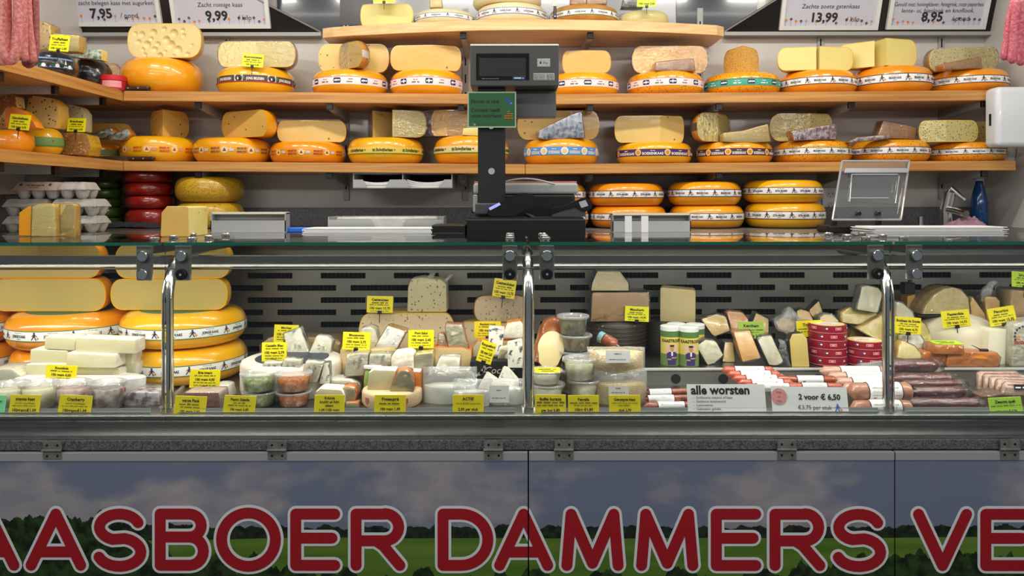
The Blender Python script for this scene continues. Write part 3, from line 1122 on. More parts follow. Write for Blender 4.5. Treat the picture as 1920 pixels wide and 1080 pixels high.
def band_print(fl, kind, Rb, z0, z1, seed, text):
    """lettering of a wheel band in (u = arc length, v = height)"""
    zc, hh = (z0 + z1) / 2, (z1 - z0)
    U = Rb * PI * 0.62
    rng = random.Random(seed)
    off = rng.uniform(-0.03, 0.03)
    if kind == 'farmer':
        pitch = 0.098
        k = -int(U / pitch) - 1
        while k * pitch + off < U:
            u = k * pitch + off
            if u > -U:
                farmer(fl, u, zc, hh * 0.72)
                fl.text(text, u + pitch / 2, zc - hh * 0.13, hh * 0.36, BLACKI, 'c', 1, maxw=0.046)
                fl.bars(u + pitch / 2, zc + hh * 0.27, 0.026, hh * 0.06, GREYI, seed=k)
                fl.rect(u + pitch / 2 - 0.006, zc - hh * 0.3, u + pitch / 2 + 0.006, zc - hh * 0.24, GREYI, 2)
            k += 1
    elif kind in ('badge', 'tealbadge'):
        n = int(2 * U / 0.006)
        for i in range(n):
            u = -U + i * 0.006
            fl.rect(u, z1 - hh * 0.1, u + 0.003, z1 + hh * 0.02, REDI if kind == 'badge' else DGREENI, 2)
        pitch = 0.112
        for k in range(-4, 5):
            u = k * pitch + off
            if abs(u) > U:
                continue
            bw = 0.0165
            fl.poly([(u - bw, zc), (u - bw * 0.8, zc + hh * 0.32), (u + bw * 0.8, zc + hh * 0.32), (u + bw, zc), (u + bw * 0.8, zc - hh * 0.32), (u - bw * 0.8, zc - hh * 0.32)], NAVYI, 2)
            fl.disc(u - bw * 0.62, zc - hh * 0.02, 0.003, WHITEI, 3, n=8)
            for j in range(5):
                fl.disc(u + bw * (-0.3 + 0.25 * j), zc, 0.0024, WHITEI, 3, ry=0.003, n=8)
            fl.bars(u + pitch * 0.5, zc + hh * 0.1, 0.02, hh * 0.1, REDI if kind == 'badge' else WHITEI, seed=k)
            fl.bars(u + pitch * 0.5, zc - hh * 0.25, 0.032, hh * 0.18, GREYI if kind == 'badge' else WHITEI, seed=k + 9)
    elif kind == 'jong':
        fl.rect(-U, z0 + hh * 0.02, U, z0 + hh * 0.16, REDI, 2, 24)
        pitch = 0.135
        for k in range(-3, 4):
            u = k * pitch + off * 0.3 + 0.045
            if abs(u) > U:
                continue
            fl.text(text, u, zc - hh * 0.16, hh * 0.5, WHITEI, 'c', 1, maxw=0.07)
            fl.rect(u + pitch / 2 - 0.018, z0 + hh * 0.18, u + pitch / 2 + 0.018, z1, LBLUEI, 2)
            fl.disc(u + pitch / 2, zc, 0.008, BLACKI, 3, ry=hh * 0.3, n=9)
            fl.disc(u + pitch / 2 - 0.002, zc, 0.003, WHITEI, 4, ry=hh * 0.2, n=8)
            fl.disc(u + pitch / 2 + 0.010, zc - hh * 0.1, 0.005, BLACKI, 3, ry=hh * 0.2, n=8)
            fl.rect(u + pitch / 2 + 0.019, zc - hh * 0.1, u + pitch / 2 + 0.025, z1 - hh * 0.1, GREENI, 2)
    elif kind in ('print_red', 'print_purple', 'print_brown'):
        c = {'print_red': ink('print_red', L(206, 66, 24)), 'print_purple': ink('print_purple', L(120, 70, 80)), 'print_brown': ink('print_brown', L(150, 50, 40))}[kind]
        pitch = 0.106
        for k in range(-4, 5):
            u = k * pitch + off
            if abs(u) > U - 0.03:
                continue
            fl.text('MINDER VET', u, zc + hh * 0.06, hh * 0.42, c, 'c', 1, maxw=0.038)
            fl.text('MINDER ZOUT', u, zc - hh * 0.42, hh * 0.42, c, 'c', 1, maxw=0.038)
            fl.disc(u + pitch * 0.36, zc, hh * 0.5, CREAMI, 1)
            fl.poly([(u + pitch * 0.36 - hh * 0.26, zc - hh * 0.2), (u + pitch * 0.36 + hh * 0.26, zc - hh * 0.2), (u + pitch * 0.36, zc + hh * 0.28)], c, 2)
            fl.bars(u + pitch * 0.62, zc - hh * 0.2, 0.018, hh * 0.42, PINKI if kind == 'print_red' else LILACI, seed=k)
    elif kind == 'green_line':
        fl.rect(-U, z0, U, z0 + hh * 0.14, ink('leaf', L(96, 140, 30)), 2, 24)
        pitch = 0.125
        for k in range(-3, 4):
            u = k * pitch + off
            if abs(u) > U - 0.02:
                continue
            fl.text(text, u, zc - hh * 0.1, hh * 0.62, ink('dark_green', L(40, 66, 30)), 'c', 1, maxw=0.07, shear=0.15)
            fl.disc(u - 0.043, zc + hh * 0.05, hh * 0.22, GREENI, 2, n=10)
            fl.disc(u + 0.043, zc + hh * 0.1, hh * 0.12, REDI, 2, n=8)
    elif kind in ('bluecircle', 'purplecircle', 'maroncircle'):
        pitch = 0.122 if kind == 'purplecircle' else 0.088
        for k in range(-5, 6):
            u = k * pitch + off
            if abs(u) > U:
                continue
            fl.disc(u, zc, hh * 0.46, CREAMI if kind != 'bluecircle' else WHITEI, 2)
            fl.disc(u, zc, hh * 0.28, ORI if kind != 'bluecircle' else CREAMI, 3)
            fl.text(text, u + pitch / 2, zc - hh * 0.34, hh * 0.52, WHITEI, 'c', 1, maxw=pitch - hh * 1.2)
            fl.bars(u + pitch / 2, zc + hh * 0.2, 0.018, hh * 0.1, WHITEI, seed=k)


BANDS = {'farmer': (WHITEI, NAVYI), 'farmer_maroon': (WHITEI, MAROONI), 'farmer_green': (WHITEI, ink('band_green', L(96, 128, 88))), 'farmer_blue': (WHITEI, BLUEI),
         'badge': (ink('band_pinkish', L(246, 228, 222)), None), 'tealbadge': (TEALI, None), 'jong': (ink('band_dark', L(84, 60, 50)), None),
         'bluecircle': (ink('band_blue', L(92, 150, 214)), None), 'purplecircle': (PURPLEI, None), 'maroncircle': (MAROONI, None),
         'green_line': (ink('band_yellow', L(240, 206, 90)), None), 'green_leafband': (ink('band_sage', L(120, 156, 90)), None), 'cream_line': (CREAMI, None),
         'print_red': (None, None), 'print_purple': (None, None), 'print_brown': (None, None)}


def add_band(root, R, h, kind, seed, text, zf=(0.36, 0.68), spin=0):
    base, edge = BANDS[kind]
    z0, z1 = h * zf[0], h * zf[1]
    fn = lambda u, v, l, off=0.0: ((prof_r(R, h, v) + 0.0006 + 0.00035 * l) * math.cos(-PI / 2 + spin + u / R),
                                   (prof_r(R, h, v) + 0.0006 + 0.00035 * l) * math.sin(-PI / 2 + spin + u / R), v)
    parent = root
    if base is not None:
        bm = bmesh.new()
        rows = [z0 + (z1 - z0) * i / 4 for i in range(5)]
        n = 72
        grid = [[bm.verts.new(fn(2 * PI * R * i / n, z, 0)) for i in range(n)] for z in rows]
        for a, b in zip(grid, grid[1:]):
            for i in range(n):
                bm.faces.new((a[i], a[(i + 1) % n], b[(i + 1) % n], b[i]))
        parent = obj('band', bm, base, root, smooth=True)
    fl = Flat()
    if edge is not None:
        e = (z1 - z0) * 0.09
        fl.rect(-R * 2.2, z0, R * 2.2, z0 + e, edge, 1, 40)
        fl.rect(-R * 2.2, z1 - e, R * 2.2, z1, edge, 1, 40)
    k2 = 'farmer' if kind.startswith('farmer') else ('green_line' if kind in ('cream_line', 'green_leafband') else kind)
    band_print(fl, k2, R, z0, z1, seed, text)
    if fl.f:
        fl.build('band_print', parent, fn)


def wheel(x, y, z, R, h, m, label, group, band=None, text='BELEGEN KAAS', name='whole_cheese', zf=(0.36, 0.68), e=None, spin=0):
    seed = int(abs(x) * 997 + z * 331)
    if band is None:
        bm = add_lathe(bmesh.new(), wheel_prof(R, h, e), 56)
        o = obj(name, bm, m, None, smooth=True, loc=(x, y, z))
        return tag(o, label, 'cheese', group)
    t = thing(name, label, 'cheese', (x, y, z), 0, group)
    bm = add_lathe(bmesh.new(), wheel_prof(R, h, e), 56)
    obj('rind', bm, m, t, smooth=True)
    add_band(t, R, h, band, seed, text, zf, spin)
    return t


def inset_prof(p, t):
    out = []
    for i, (r, z) in enumerate(p):
        a = p[max(i - 1, 0)]
        b = p[min(i + 1, len(p) - 1)]
        dx, dz = b[0] - a[0], b[1] - a[1]
        l = math.hypot(dx, dz) or 1
        nx, nz = dz / l, -dx / l
        out.append((max(r - nx * t, 0) if r > 1e-6 else 0.0, z - nz * t))
    return out


def sector(name, x, y, z, R, h, a0, a1, rm, cm, label, group=None, e=None, rind_t=0.003, wrap=None, tilt=0.0, rise=0.0, band=None, text='', holes=None, RR=None):
    """a wheel cut from angle a0 to a1 (degrees, the viewer looks along +Y, so 0..180 shows one flat cut face)"""
    t = thing(name, label, 'cheese', (x, y, z), 0, group)
    t.rotation_euler = (0, tilt, 0)
    pr = wheel_prof(R, h, e)
    ip = inset_prof(pr, rind_t)
    A0, A1 = R_(a0), R_(a1)
    seg = max(6, int(48 * (a1 - a0) / 360))
    bm = add_lathe(bmesh.new(), pr, seg, A0, A1)

    def kf(a):
        if not RR:
            return 1.0
        u = (a - A0) / (A1 - A0)
        u = u * u * (3 - 2 * u)
        return (RR[0] + (RR[1] - RR[0]) * u) / R
    if RR:
        for v in bm.verts:
            a = math.atan2(v.co.y, v.co.x)
            if a < A0 - 0.01:
                a += 2 * PI
            k = kf(a) if v.co.x ** 2 + v.co.y ** 2 > 1e-12 else 1
            v.co.x *= k
            v.co.y *= k

    def at(p, a): return (p[0] * math.cos(a) * kf(a), p[0] * math.sin(a) * kf(a), p[1])
    for a in (A0, A1):
        o_ = [bm.verts.new(at(p, a)) for p in pr]
        i_ = [bm.verts.new(at(p, a)) for p in ip]
        for k in range(len(pr) - 1):
            q = (o_[k], o_[k + 1], i_[k + 1], i_[k])
            try:
                bm.faces.new(q)
            except ValueError:
                pass
    bmesh.ops.remove_doubles(bm, verts=bm.verts[:], dist=1e-6)
    bmesh.ops.recalc_face_normals(bm, faces=bm.faces[:])
    ro = sharp(obj('rind', bm, rm, t), 35)
    faces = [[at(p, A0) for p in ip][::1]], [[at(p, A1) for p in ip][::-1]]
    one = abs(a1 - a0 - 180) < 1
    if holes:
        bm = hole_face(pr, ip, holes)
        obj('cut_face', bm, cm, t, smooth=True)
    elif one:
        bm = bmesh.new()
        f = [at(p, A0) for p in ip] + [at(p, A1) for p in ip[::-1]][1:-1]
        bm.faces.new([bm.verts.new(v) for v in f])
        obj('cut_face', bm, cm, t)
    else:
        for a in (A0, A1):
            bm = bmesh.new()
            bm.faces.new([bm.verts.new(at(p, a)) for p in ip])
            bmesh.ops.recalc_face_normals(bm, faces=bm.faces[:])
            obj('cut_face', bm, cm, t)
    if band:
        add_band_sector(t, R, h, A0, A1, band)
    if wrap:
        bm = bmesh.new()
        pw = [(r * 1.02 + 0.002 if r > 1e-6 else 0, zz * 1.02 - 0.0005) for r, zz in pr]
        add_lathe(bm, pw, seg * 2, A0, A1)
        for a in (A0, A1):
            off = -0.004 if a == A0 else 0.004
            nx, ny = -math.sin(a) * off, math.cos(a) * off
            vs = [bm.verts.new((p[0] * math.cos(a) + nx, p[0] * math.sin(a) + ny, p[1])) for p in pw]
            bm.faces.new(vs)
        jitter(bm, 0.0015, 60)
        obj('plastic_wrap', bm, wrap, t, smooth=True)
    return t


def add_band_sector(t, R, h, A0, A1, m):
    bm = bmesh.new()
    n = 16
    zs = (h * 0.36, h * 0.5, h * 0.64)
    g_ = [[bm.verts.new(((prof_r(R, h, zz) + 0.0007) * math.cos(lerp(A0, A1, i / n)), (prof_r(R, h, zz) + 0.0007) * math.sin(lerp(A0, A1, i / n)), zz)) for i in range(n + 1)] for zz in zs]
    for a, b in zip(g_, g_[1:]):
        for i in range(n):
            bm.faces.new((a[i], a[i + 1], b[i + 1], b[i]))
    obj('band', bm, m, t, smooth=True)


def hole_face(pr, ip, holes):
    """flat front cut face (in the plane y=0) as a fine grid with round dents pressed into it"""
    zs = [p[1] for p in ip]
    za, zb = min(zs), max(zs)

    def half(zz):
        best = 0
        for (r0, z0), (r1, z1) in zip(ip, ip[1:]):
            if min(z0, z1) - 1e-9 <= zz <= max(z0, z1) + 1e-9 and abs(z1 - z0) > 1e-9:
                best = max(best, r0 + (r1 - r0) * (zz - z0) / (z1 - z0))
        return best
    nu, nv = 130, 56
    bm = bmesh.new()
    rows = []
    for j in range(nv + 1):
        zz = za + (zb - za) * (0.0005 + 0.999 * j / nv)
        W = half(zz)
        row = []
        for i in range(nu + 1):
            xx = W * (2 * i / nu - 1)
            d = 0
            for (hx, hz, hr) in holes:
                q = ((xx - hx) ** 2 + (zz - hz) ** 2) / (hr * hr)
                if q < 1:
                    d = max(d, hr * 0.75 * math.sqrt(1 - q))
            row.append(bm.verts.new((xx, d, zz)))
        rows.append(row)
    for a, b in zip(rows, rows[1:]):
        for i in range(nu):
            bm.faces.new((a[i], a[i + 1], b[i + 1], b[i]))
    return bm


def jitter(bm, amp, sc, seed=0.0):
    for v in bm.verts:
        n = noise.noise_vector(v.co * sc + Vector((seed, seed, seed)))
        v.co += n * amp


def split_obj(bm, names, root, deg=35):
    """one object per material slot of the bmesh"""
    for k, (nm, m) in enumerate(names):
        b2 = bm.copy()
        kill = [f for f in b2.faces if f.material_index != k]
        bmesh.ops.delete(b2, geom=kill, context='FACES')
        if len(b2.faces):
            sharp(obj(nm, b2, m, root), deg)
        else:
            b2.free()
    bm.free()


def chunk(name, label, cat, poly, Y, depth, front, side=None, top=None, group=None, lean=0.0, bev=0.004, yaw=0.0, jit=0.001, wrap=None,
          fname='cut_face', sname='rind', zbase=None, wrapk=1.05, seg=2):
    """a cheese piece: front outline given in picture coordinates at depth Y, extruded backwards by depth metres"""
    P2 = [(PX(p, Y), PZ(q, Y)) for p, q in poly]
    area_ = sum(a[0] * b[1] - b[0] * a[1] for a, b in zip(P2, P2[1:] + P2[:1]))
    if area_ < 0:
        P2 = P2[::-1]
    zmin = min(q for _, q in P2)
    cx = (min(p for p, _ in P2) + max(p for p, _ in P2)) / 2
    if zbase is not None:
        P2 = [(p, q) for p, q in P2]
    t = thing(name, label, cat, (cx, Y, zmin), 0, group)
    bm = bmesh.new()
    a = [bm.verts.new((p - cx, 0, q - zmin)) for p, q in P2]
    b = [bm.verts.new((p - cx, depth, q - zmin)) for p, q in P2]
    bm.faces.new(a)
    bm.faces.new(b[::-1])
    n = len(a)
    for i in range(n):
        j = (i + 1) % n
        bm.faces.new((a[j], a[i], b[i], b[j]))
    bmesh.ops.recalc_face_normals(bm, faces=bm.faces[:])
    if bev:
        bmesh.ops.bevel(bm, geom=bm.edges[:], offset=bev, segments=seg, profile=0.6, affect='EDGES', clamp_overlap=True)
    bm.normal_update()
    for f in bm.faces:
        ny, nz = f.normal.y, f.normal.z
        f.material_index = 0 if ny < -0.8 else 1
        if top is not None and nz > 0.75:
            f.material_index = 2
    if jit:
        jitter(bm, jit, 45, cx * 7)
    M4 = Matrix.Rotation(R_(yaw), 4, 'Z')
    for v in bm.verts:
        v.co.y += lean * v.co.z
        if yaw:
            v.co = M4 @ v.co
    bm2 = bm.copy() if wrap else None
    mats = [(fname, front), (sname, side or front)]
    if top is not None:
        mats.append(('top_rind', top))
    if side is None and top is None:
        for f in bm.faces:
            f.material_index = 0
        bm_o = bm
        sharp(obj('body', bm_o, front, t), 35)
    else:
        split_obj(bm, mats, t)
    if wrap:
        bmesh.ops.triangulate(bm2, faces=[f for f in bm2.faces if len(f.verts) > 4])
        bmesh.ops.subdivide_edges(bm2, edges=[e_ for e_ in bm2.edges if e_.calc_length() > 0.02], cuts=2, use_grid_fill=True)
        c = sum((v.co for v in bm2.verts), Vector()) / len(bm2.verts)
        for v in bm2.verts:
            v.co = c + (v.co - c) * wrapk
            v.co.z = max(v.co.z, 0.0004)
        jitter(bm2, 0.0028, 55, cx * 3)
        for f in bm2.faces:
            f.material_index = 0
        obj('plastic_wrap', bm2, wrap, t, smooth=True)
    return t


def wrap_tail(t, pts, wdt, m=None):
    """a twisted tail of film: fan of crumpled strips along pts (world coordinates)"""
    m = m or FILMW
    bm = bmesh.new()
    base = Vector(t.location)
    rng = random.Random(len(t.name) + int(abs(base.x) * 1000))
    for s in range(4):
        prev = None
        for i, p in enumerate(pts):
            p = Vector(p) - base
            k = i / (len(pts) - 1)
            ww = wdt * (1 - 0.35 * k)
            o = Vector((rng.uniform(-1, 1), rng.uniform(-1, 1), rng.uniform(-0.5, 0.5))) * ww * 0.35
            a = bm.verts.new(p + o + Vector((-ww / 2, rng.uniform(-.3, .3) * ww, rng.uniform(-.3, .3) * ww)))
            b = bm.verts.new(p + o + Vector((ww / 2, rng.uniform(-.3, .3) * ww, rng.uniform(-.3, .3) * ww)))
            if prev:
                bm.faces.new((prev[0], prev[1], b, a))
            prev = (a, b)
    obj('wrap_tail', bm, m, t)


# ------------------------------------------------------------------ price tags
def price_tag(box_, Y, lines, label, color=None, roll=0.0, group='price tags', clip=True, lean=0.12, pin=0.03, back=BLACKP, name='price_tag'):
    """lines: (text or None for an illegible line, v fraction of the baseline, size fraction of the height, bold, width fraction)"""
    x0, x1, y0, y1 = box_
    Wd = (x1 - x0) * Y / F
    H = (y1 - y0) * Y / F
    t = thing(name, label, 'price tag', (PX((x0 + x1) / 2, Y), Y, PZ(y1, Y)), 0, group)
    t.rotation_euler = (-lean, R_(roll), 0)
    col = color or YTAG
    obj('card', box(-Wd / 2, Wd / 2, 0, 0.0012, 0, H, 0.0005, 1), col, t)
    fl = Flat()
    for i, (s, v, sz, bold, wf) in enumerate(lines):
        if s is None:
            fl.bars(0, v * H, wf * Wd, sz * H, ink('soft_black', L(112, 104, 30)), 1, seed=i + int(x0))
        else:
            fl.text(s, 0, v * H, sz * H, BLACKI, 'c', bold, 1, maxw=wf * Wd, wob=0.03)
    if fl.f:
        fl.build('lettering', t, lambda u, v, l: (u, -0.0003 - 0.0002 * l, v))
    if clip:
        obj('clip', box(-0.006, 0.006, -0.003, 0.004, -0.004, 0.006, 0.001), back, t)
        if pin:
            obj('pin', tube([(0, 0.001, -0.003), (0, 0.004, -pin)], 0.0012, 6), back, t)
    return t


# ------------------------------------------------------------------ tubs
def tub(x, y, z, r, h, content, label, group, lid=True, fill=0.72, name='plastic_tub', lidm=None, cupm=None):
    t = thing(name, label, 'tub', (x, y, z), 0, group)
    rb = r * 0.82
    bm = add_lathe(bmesh.new(), [(0, 0.0008), (rb, 0.0008), (rb + 0.002, 0.003), (r, h * 0.92), (r + 0.003, h * 0.93), (r + 0.003, h * 0.96)], 32)
    obj('cup', bm, cupm or CLEAR, t, smooth=True)
    bm = bmesh.new()
    hf = h * fill
    rt = rb + (r - rb) * fill
    pr = [(0, 0.002), (rb - 0.0015, 0.002), (rt - 0.0015, hf), (rt * 0.8, hf + 0.003), (rt * 0.5, hf + 0.004), (rt * 0.25, hf + 0.004), (0, hf + 0.004)]
    add_lathe(bm, pr, 24)
    for v in bm.verts:
        if v.co.z > hf - 1e-4 and (v.co.x ** 2 + v.co.y ** 2) < (rt * 0.9) ** 2:
            v.co.z += 0.004 * noise.noise(v.co * 130 + Vector((x * 9, 0, 0)))
    obj('content', bm, content, t, smooth=True)
    if lid:
        lt = h
        bm = add_lathe(bmesh.new(), [(r + 0.0025, h * 0.86), (r + 0.0045, h * 0.86), (r + 0.005, lt - 0.001), (r + 0.0035, lt + 0.0005), (r - 0.001, lt), (r - 0.003, lt - 0.004), (0, lt - 0.004)], 36)
        obj('lid', bm, lidm or LIDM, t, smooth=True)
    return t


def sausage(x, y, z, r, ln, m, label, group, ang=0.0, label_span=None, name='sausage', nlab=PAPER, ends='round', wrap=None, bend=0.0, cat='sausage', tilt=0.0):
    """lying along X, resting on z; label_span: (from, to) fractions of the length carrying a paper sleeve"""
    t = thing(name, label, cat, (x, y, z + r), ang, group)
    t.rotation_euler = (0, tilt, ang)
    pts, rs = [], []
    n = 14
    for i in range(n + 1):
        k = i / n
        s = (k - 0.5) * ln
        e = min(k, 1 - k) * ln / r
        rr = r * math.sqrt(max(0.0, 1 - (1 - min(1, e / 0.9)) ** 2)) if ends == 'round' else r * min(1, 0.25 + e)
        pts.append((s, 0, bend * ((2 * k - 1) ** 2)))
        rs.append(max(rr, r * 0.12))
    # denser ends
    bm = bmesh.new()
    add_tube(bm, pts, rs, 16)
    bmesh.ops.subdivide_edges(bm, edges=bm.edges[:], cuts=1, use_grid_fill=True)
    jitter(bm, r * 0.06, 70, x * 5)
    obj('casing', bm, m, t, smooth=True)
    if ends == 'round':
        obj('end_knot', cyl((ln / 2 - r * 0.1, 0, 0), r * 0.14, r * 0.5, 'X', 8), ALU, t)
    if label_span:
        a, b = label_span
        bm = bmesh.new()
        add_tube(bm, [((a - 0.5) * ln + (b - a) * ln * i / 4, 0, 0) for i in range(5)], r * 1.035, 18, caps=False)
        jitter(bm, r * 0.03, 60, x)
        lb = obj('paper_label', bm, nlab, t, smooth=True)
        bm = bmesh.new()
        for q in (a, b):
            add_tube(bm, [((q - 0.5) * ln - 0.0012, 0, 0), ((q - 0.5) * ln + 0.0012, 0, 0)], r * 1.05, 18, caps=False)
        obj('label_edge', bm, MAROONI, lb)
        fl = Flat()
        for i in range(3):
            fl.bars(0, (i - 1) * r * 0.42 - r * 0.1, (b - a) * ln * 0.8, r * 0.09, ink('light_grey', L(180, 180, 182)), 1, seed=i)
        mid = ((a + b) / 2 - 0.5) * ln
        fl.build('lettering', lb, lambda u, v, l: (mid + u, -math.sqrt(max(1e-6, (r * 1.05) ** 2 - (v + r * 0.3) ** 2)) - 0.0006, v + r * 0.3))
    if wrap:
        bm = bmesh.new()
        add_tube(bm, [((i / 10 - 0.5) * ln * 1.12, 0, 0) for i in range(11)], [r * (1.12 if 0 < i < 10 else 0.9) for i in range(11)], 14)
        bmesh.ops.subdivide_edges(bm, edges=bm.edges[:], cuts=1)
        jitter(bm, r * 0.16, 60, x * 3)
        for v in bm.verts:
            v.co.z = max(v.co.z, -r + 0.0003)
        obj('plastic_wrap', bm, wrap, t, smooth=True)
    return t

# ================================================================== cheeses on the wall shelves
WINFO = {}


def shelf_wheel(key, sh, p0, p1, ptop, m, label, band=None, text='BELEGEN KAAS', Y=3.225, group=None, zf=(0.34, 0.66), base=None, ptY=3.12, spin=0, e=None):
    x = PX((p0 + p1) / 2, Y)
    R = min((p1 - p0) / 2 * (Y - 0.02) / F, YW - 0.014 - Y)
    z = (shelf_z(sh, x) if sh else base) + 0.0008
    h = PZ(ptop, ptY) - z
    o = wheel(x, Y, z, R, h, m, label, group, band, text, zf=zf, spin=spin, e=e)
    WINFO[key] = (x, Y, z + h, R, h)
    return o


def piece(on, px_l, px_a, px_r, ptop, rm, cm, label, Y=3.14, group=None, sl=1, sr=1, Rpx=None, wrap=None, e=None, pbot=None, dz=0.0, name='cut_cheese', tilt=0, half=False, holes=None, rind_t=0.003, band=None, Ymax=None, soft=True, ang=None):
    l, r = px_a - px_l, px_r - px_a
    zb = (WINFO[on][2] if isinstance(on, str) else on) + 0.0006 + dz
    x = PX(px_a, Y)
    h = PZ(ptop, Y) - zb
    if half:
        R = (px_r - px_l) / 2 * Y / F
        x = PX((px_l + px_r) / 2, Y)
        a0, a1 = 0, 180
    else:
        Rp = Rpx or max(l, r) * 1.02
        R = Rp * Y / F
        a0 = sr * math.degrees(math.acos(max(-1, min(1, r / Rp))))
        a1 = 180 - sl * math.degrees(math.acos(max(-1, min(1, l / Rp))))
    RR = None
    if ang:
        a0, a1 = ang
    elif soft and not half:
        a0, a1 = (16, 176) if l >= r else (4, 164)
        RR = (r * Y / F / math.cos(R_(a0)), l * Y / F / -math.cos(R_(a1)))
        R = max(RR)
    lim = (YW - 0.016 - Y)
    if R > lim:
        if RR:
            RR = (min(RR[0], lim), min(RR[1], lim))
        R = lim
    if holes:
        holes = [((hx - (px_l + px_r) / 2) * Y / F, PZ(hy, Y) - zb, hr * Y / F) for hx, hy, hr in holes]
    return sector(name, x, Y, zb, R, h, a0, a1, rm, cm, label, group, e=e if e else 0.36 * h, wrap=wrap, tilt=tilt, holes=holes, rind_t=rind_t, band=band, RR=RR)


GU, GUP = 'waxed wheels on the upper wall shelf', 'cut pieces on the upper wall shelf'
GL, GLP = 'waxed wheels on the lower wall shelf', 'cut pieces on the lower wall shelf'
# ---- upper shelf, left to right
shelf_wheel('m1', MID, 230, 380, 106, OR1, 'big plain orange ball-shaped wheel without a band, under the holey half', Y=3.22, group=GU, e=0.075)
piece('m1', 239, 308, 378, 43, YE2, EMM, 'half wheel with large round holes on the plain orange wheel', half=True, group=GUP, e=0.055,
      holes=[(266, 64, 6), (288, 60, 6.5), (308, 54, 5), (326, 62, 8), (343, 56, 4), (276, 83, 7), (268, 92, 4), (290, 92, 6), (312, 74, 7), (320, 84, 9), (334, 92, 7), (352, 101, 4),
             (345, 66, 4), (300, 104, 6), (272, 102, 4), (337, 97, 5), (254, 62, 4), (260, 78, 5), (284, 72, 4), (360, 84, 3), (310, 96, 3), (326, 104, 3), (296, 82, 5)])
shelf_wheel('m2', MID, 402, 560, 124, YE1, 'yellow wheel with a dark band showing a cow, on the upper shelf', 'jong', 'JONG BELEGEN', group=GU, zf=(0.36, 0.62))
piece('m2', 409, 480, 554, 77, YE2, CUT2, 'pale half wheel with a yellow price tag, on the dark-banded yellow wheel', half=True, group=GUP, wrap=FILM)
shelf_wheel('m3', MID, 587, 728, 130, OR1, 'orange wheel under the half with a standing wedge in front', 'badge', group=GU)
piece('m3', 597, 664, 730, 82, YE2, CUT1, 'yellow half wheel behind a standing wrapped wedge on the upper shelf', half=True, group=GUP, Y=3.20)
piece('m3', 618, 655, 692, 79, OR1, CUT1, 'wrapped wedge with orange rind standing in front of the yellow half wheel', Y=3.10, Rpx=37, group=GUP, wrap=FILM, band=WHITEI, soft=False, ang=(-38, 130))
shelf_wheel('m4', MID, 732, 868, 130, OR1, 'orange wheel with pale badge band just left of the price display', 'badge', group=GU)
piece('m4', 731, 809, 864, 84, OR1, CUT3, 'amber cut cheese with a vertical crease, left of the price display', group=GUP, Rpx=80)
shelf_wheel('m5', MID, 1024, 1160, 136, OR1, 'orange wheel half hidden behind the price display', 'badge', group=GU)
piece('m5', 1055, 1093, 1147, 94, BROWN, CUT3, 'amber chunk with brownish rind just right of the price display', group=GUP, Rpx=58)
shelf_wheel('m6', MID, 1174, 1320, 134, ORH, 'speckled orange wheel under the herb half with a brown wedge', 'badge', group=GU)
piece('m6', 1186, 1256, 1327, 87, YE2, CUTHO, 'wrapped half wheel full of herb specks with a small brown wedge before it', half=True, group=GUP, Y=3.17, wrap=FILM)
shelf_wheel('m7', MID, 1322, 1460, 136, ORH, 'speckled orange wheel with a teal band', 'tealbadge', group=GU)
piece('m7', 1373, 1394, 1437, 86, ORH, CUTHO, 'narrow herb-specked wedge with orange rind, on the teal-banded wheel', group=GUP, Rpx=60, soft=False)
shelf_wheel('m8', MID, 1461, 1601, 132, OR2, 'orange wheel right of the teal-banded one, under two pale quarters side by side', 'farmer_maroon', group=GU)
piece('m8', 1462, 1531, 1535, 88, YE2, CUT2, 'left one of two pale quarter pieces standing side by side', group=GUP, Y=3.12, Rpx=70, soft=False)
piece('m8', 1534, 1537, 1606, 87, YE2, CUT2, 'right one of two pale quarter pieces, touching its left twin', group=GUP, Y=3.12, Rpx=70, soft=False)
shelf_wheel('m9', MID, 1602, 1741, 124, OR2, 'orange wheel with the tallest pair of pale pieces on it', 'farmer', group=GU)
piece('m9', 1588, 1640, 1652, 77, YE2, CUT2, 'left one of the tallest pair of pale pieces, dipping to its left', group=GUP, Y=3.14, Rpx=66, soft=False)
piece('m9', 1649, 1662, 1731, 72, YE2, CUT2, 'right one of the tallest pair of pale pieces, nearest the right board', group=GUP, Y=3.12, Rpx=72, soft=False)
shelf_wheel('m10', MID, 1743, 1881, 130, OR2, 'rightmost orange wheel of the upper shelf', 'farmer_maroon', group=GU)
piece('m10', 1743, 1808, 1873, 91, YE2, CUTG, 'wrapped brownish half wheel at the right end of the upper shelf', half=True, group=GUP, Y=3.17, wrap=FILM, tilt=R_(-2))


def flat_wedge(on, poly, Y, depth, front, side, label, wrap=FILM, yaw=0, group=None, lean=0.0, **k):
    return chunk('cheese_wedge', label, 'cheese', poly, Y, depth, front, side, group=group, yaw=yaw, wrap=wrap, lean=lean, **k)


flat_wedge('m6', [(1230, 117), (1300, 110), (1303, 133.5), (1230, 133.5)], 3.09, 0.06, WRAPB, WRAPO, 'small wrapped brown wedge lying before the herb half', group=GUP)
flat_wedge('m10', [(1770, 121), (1838, 107), (1842, 129), (1772, 131)], 3.08, 0.06, WRAPB, WRAPO, 'wrapped wedge before the brownish half at the right shelf end', group=GUP)
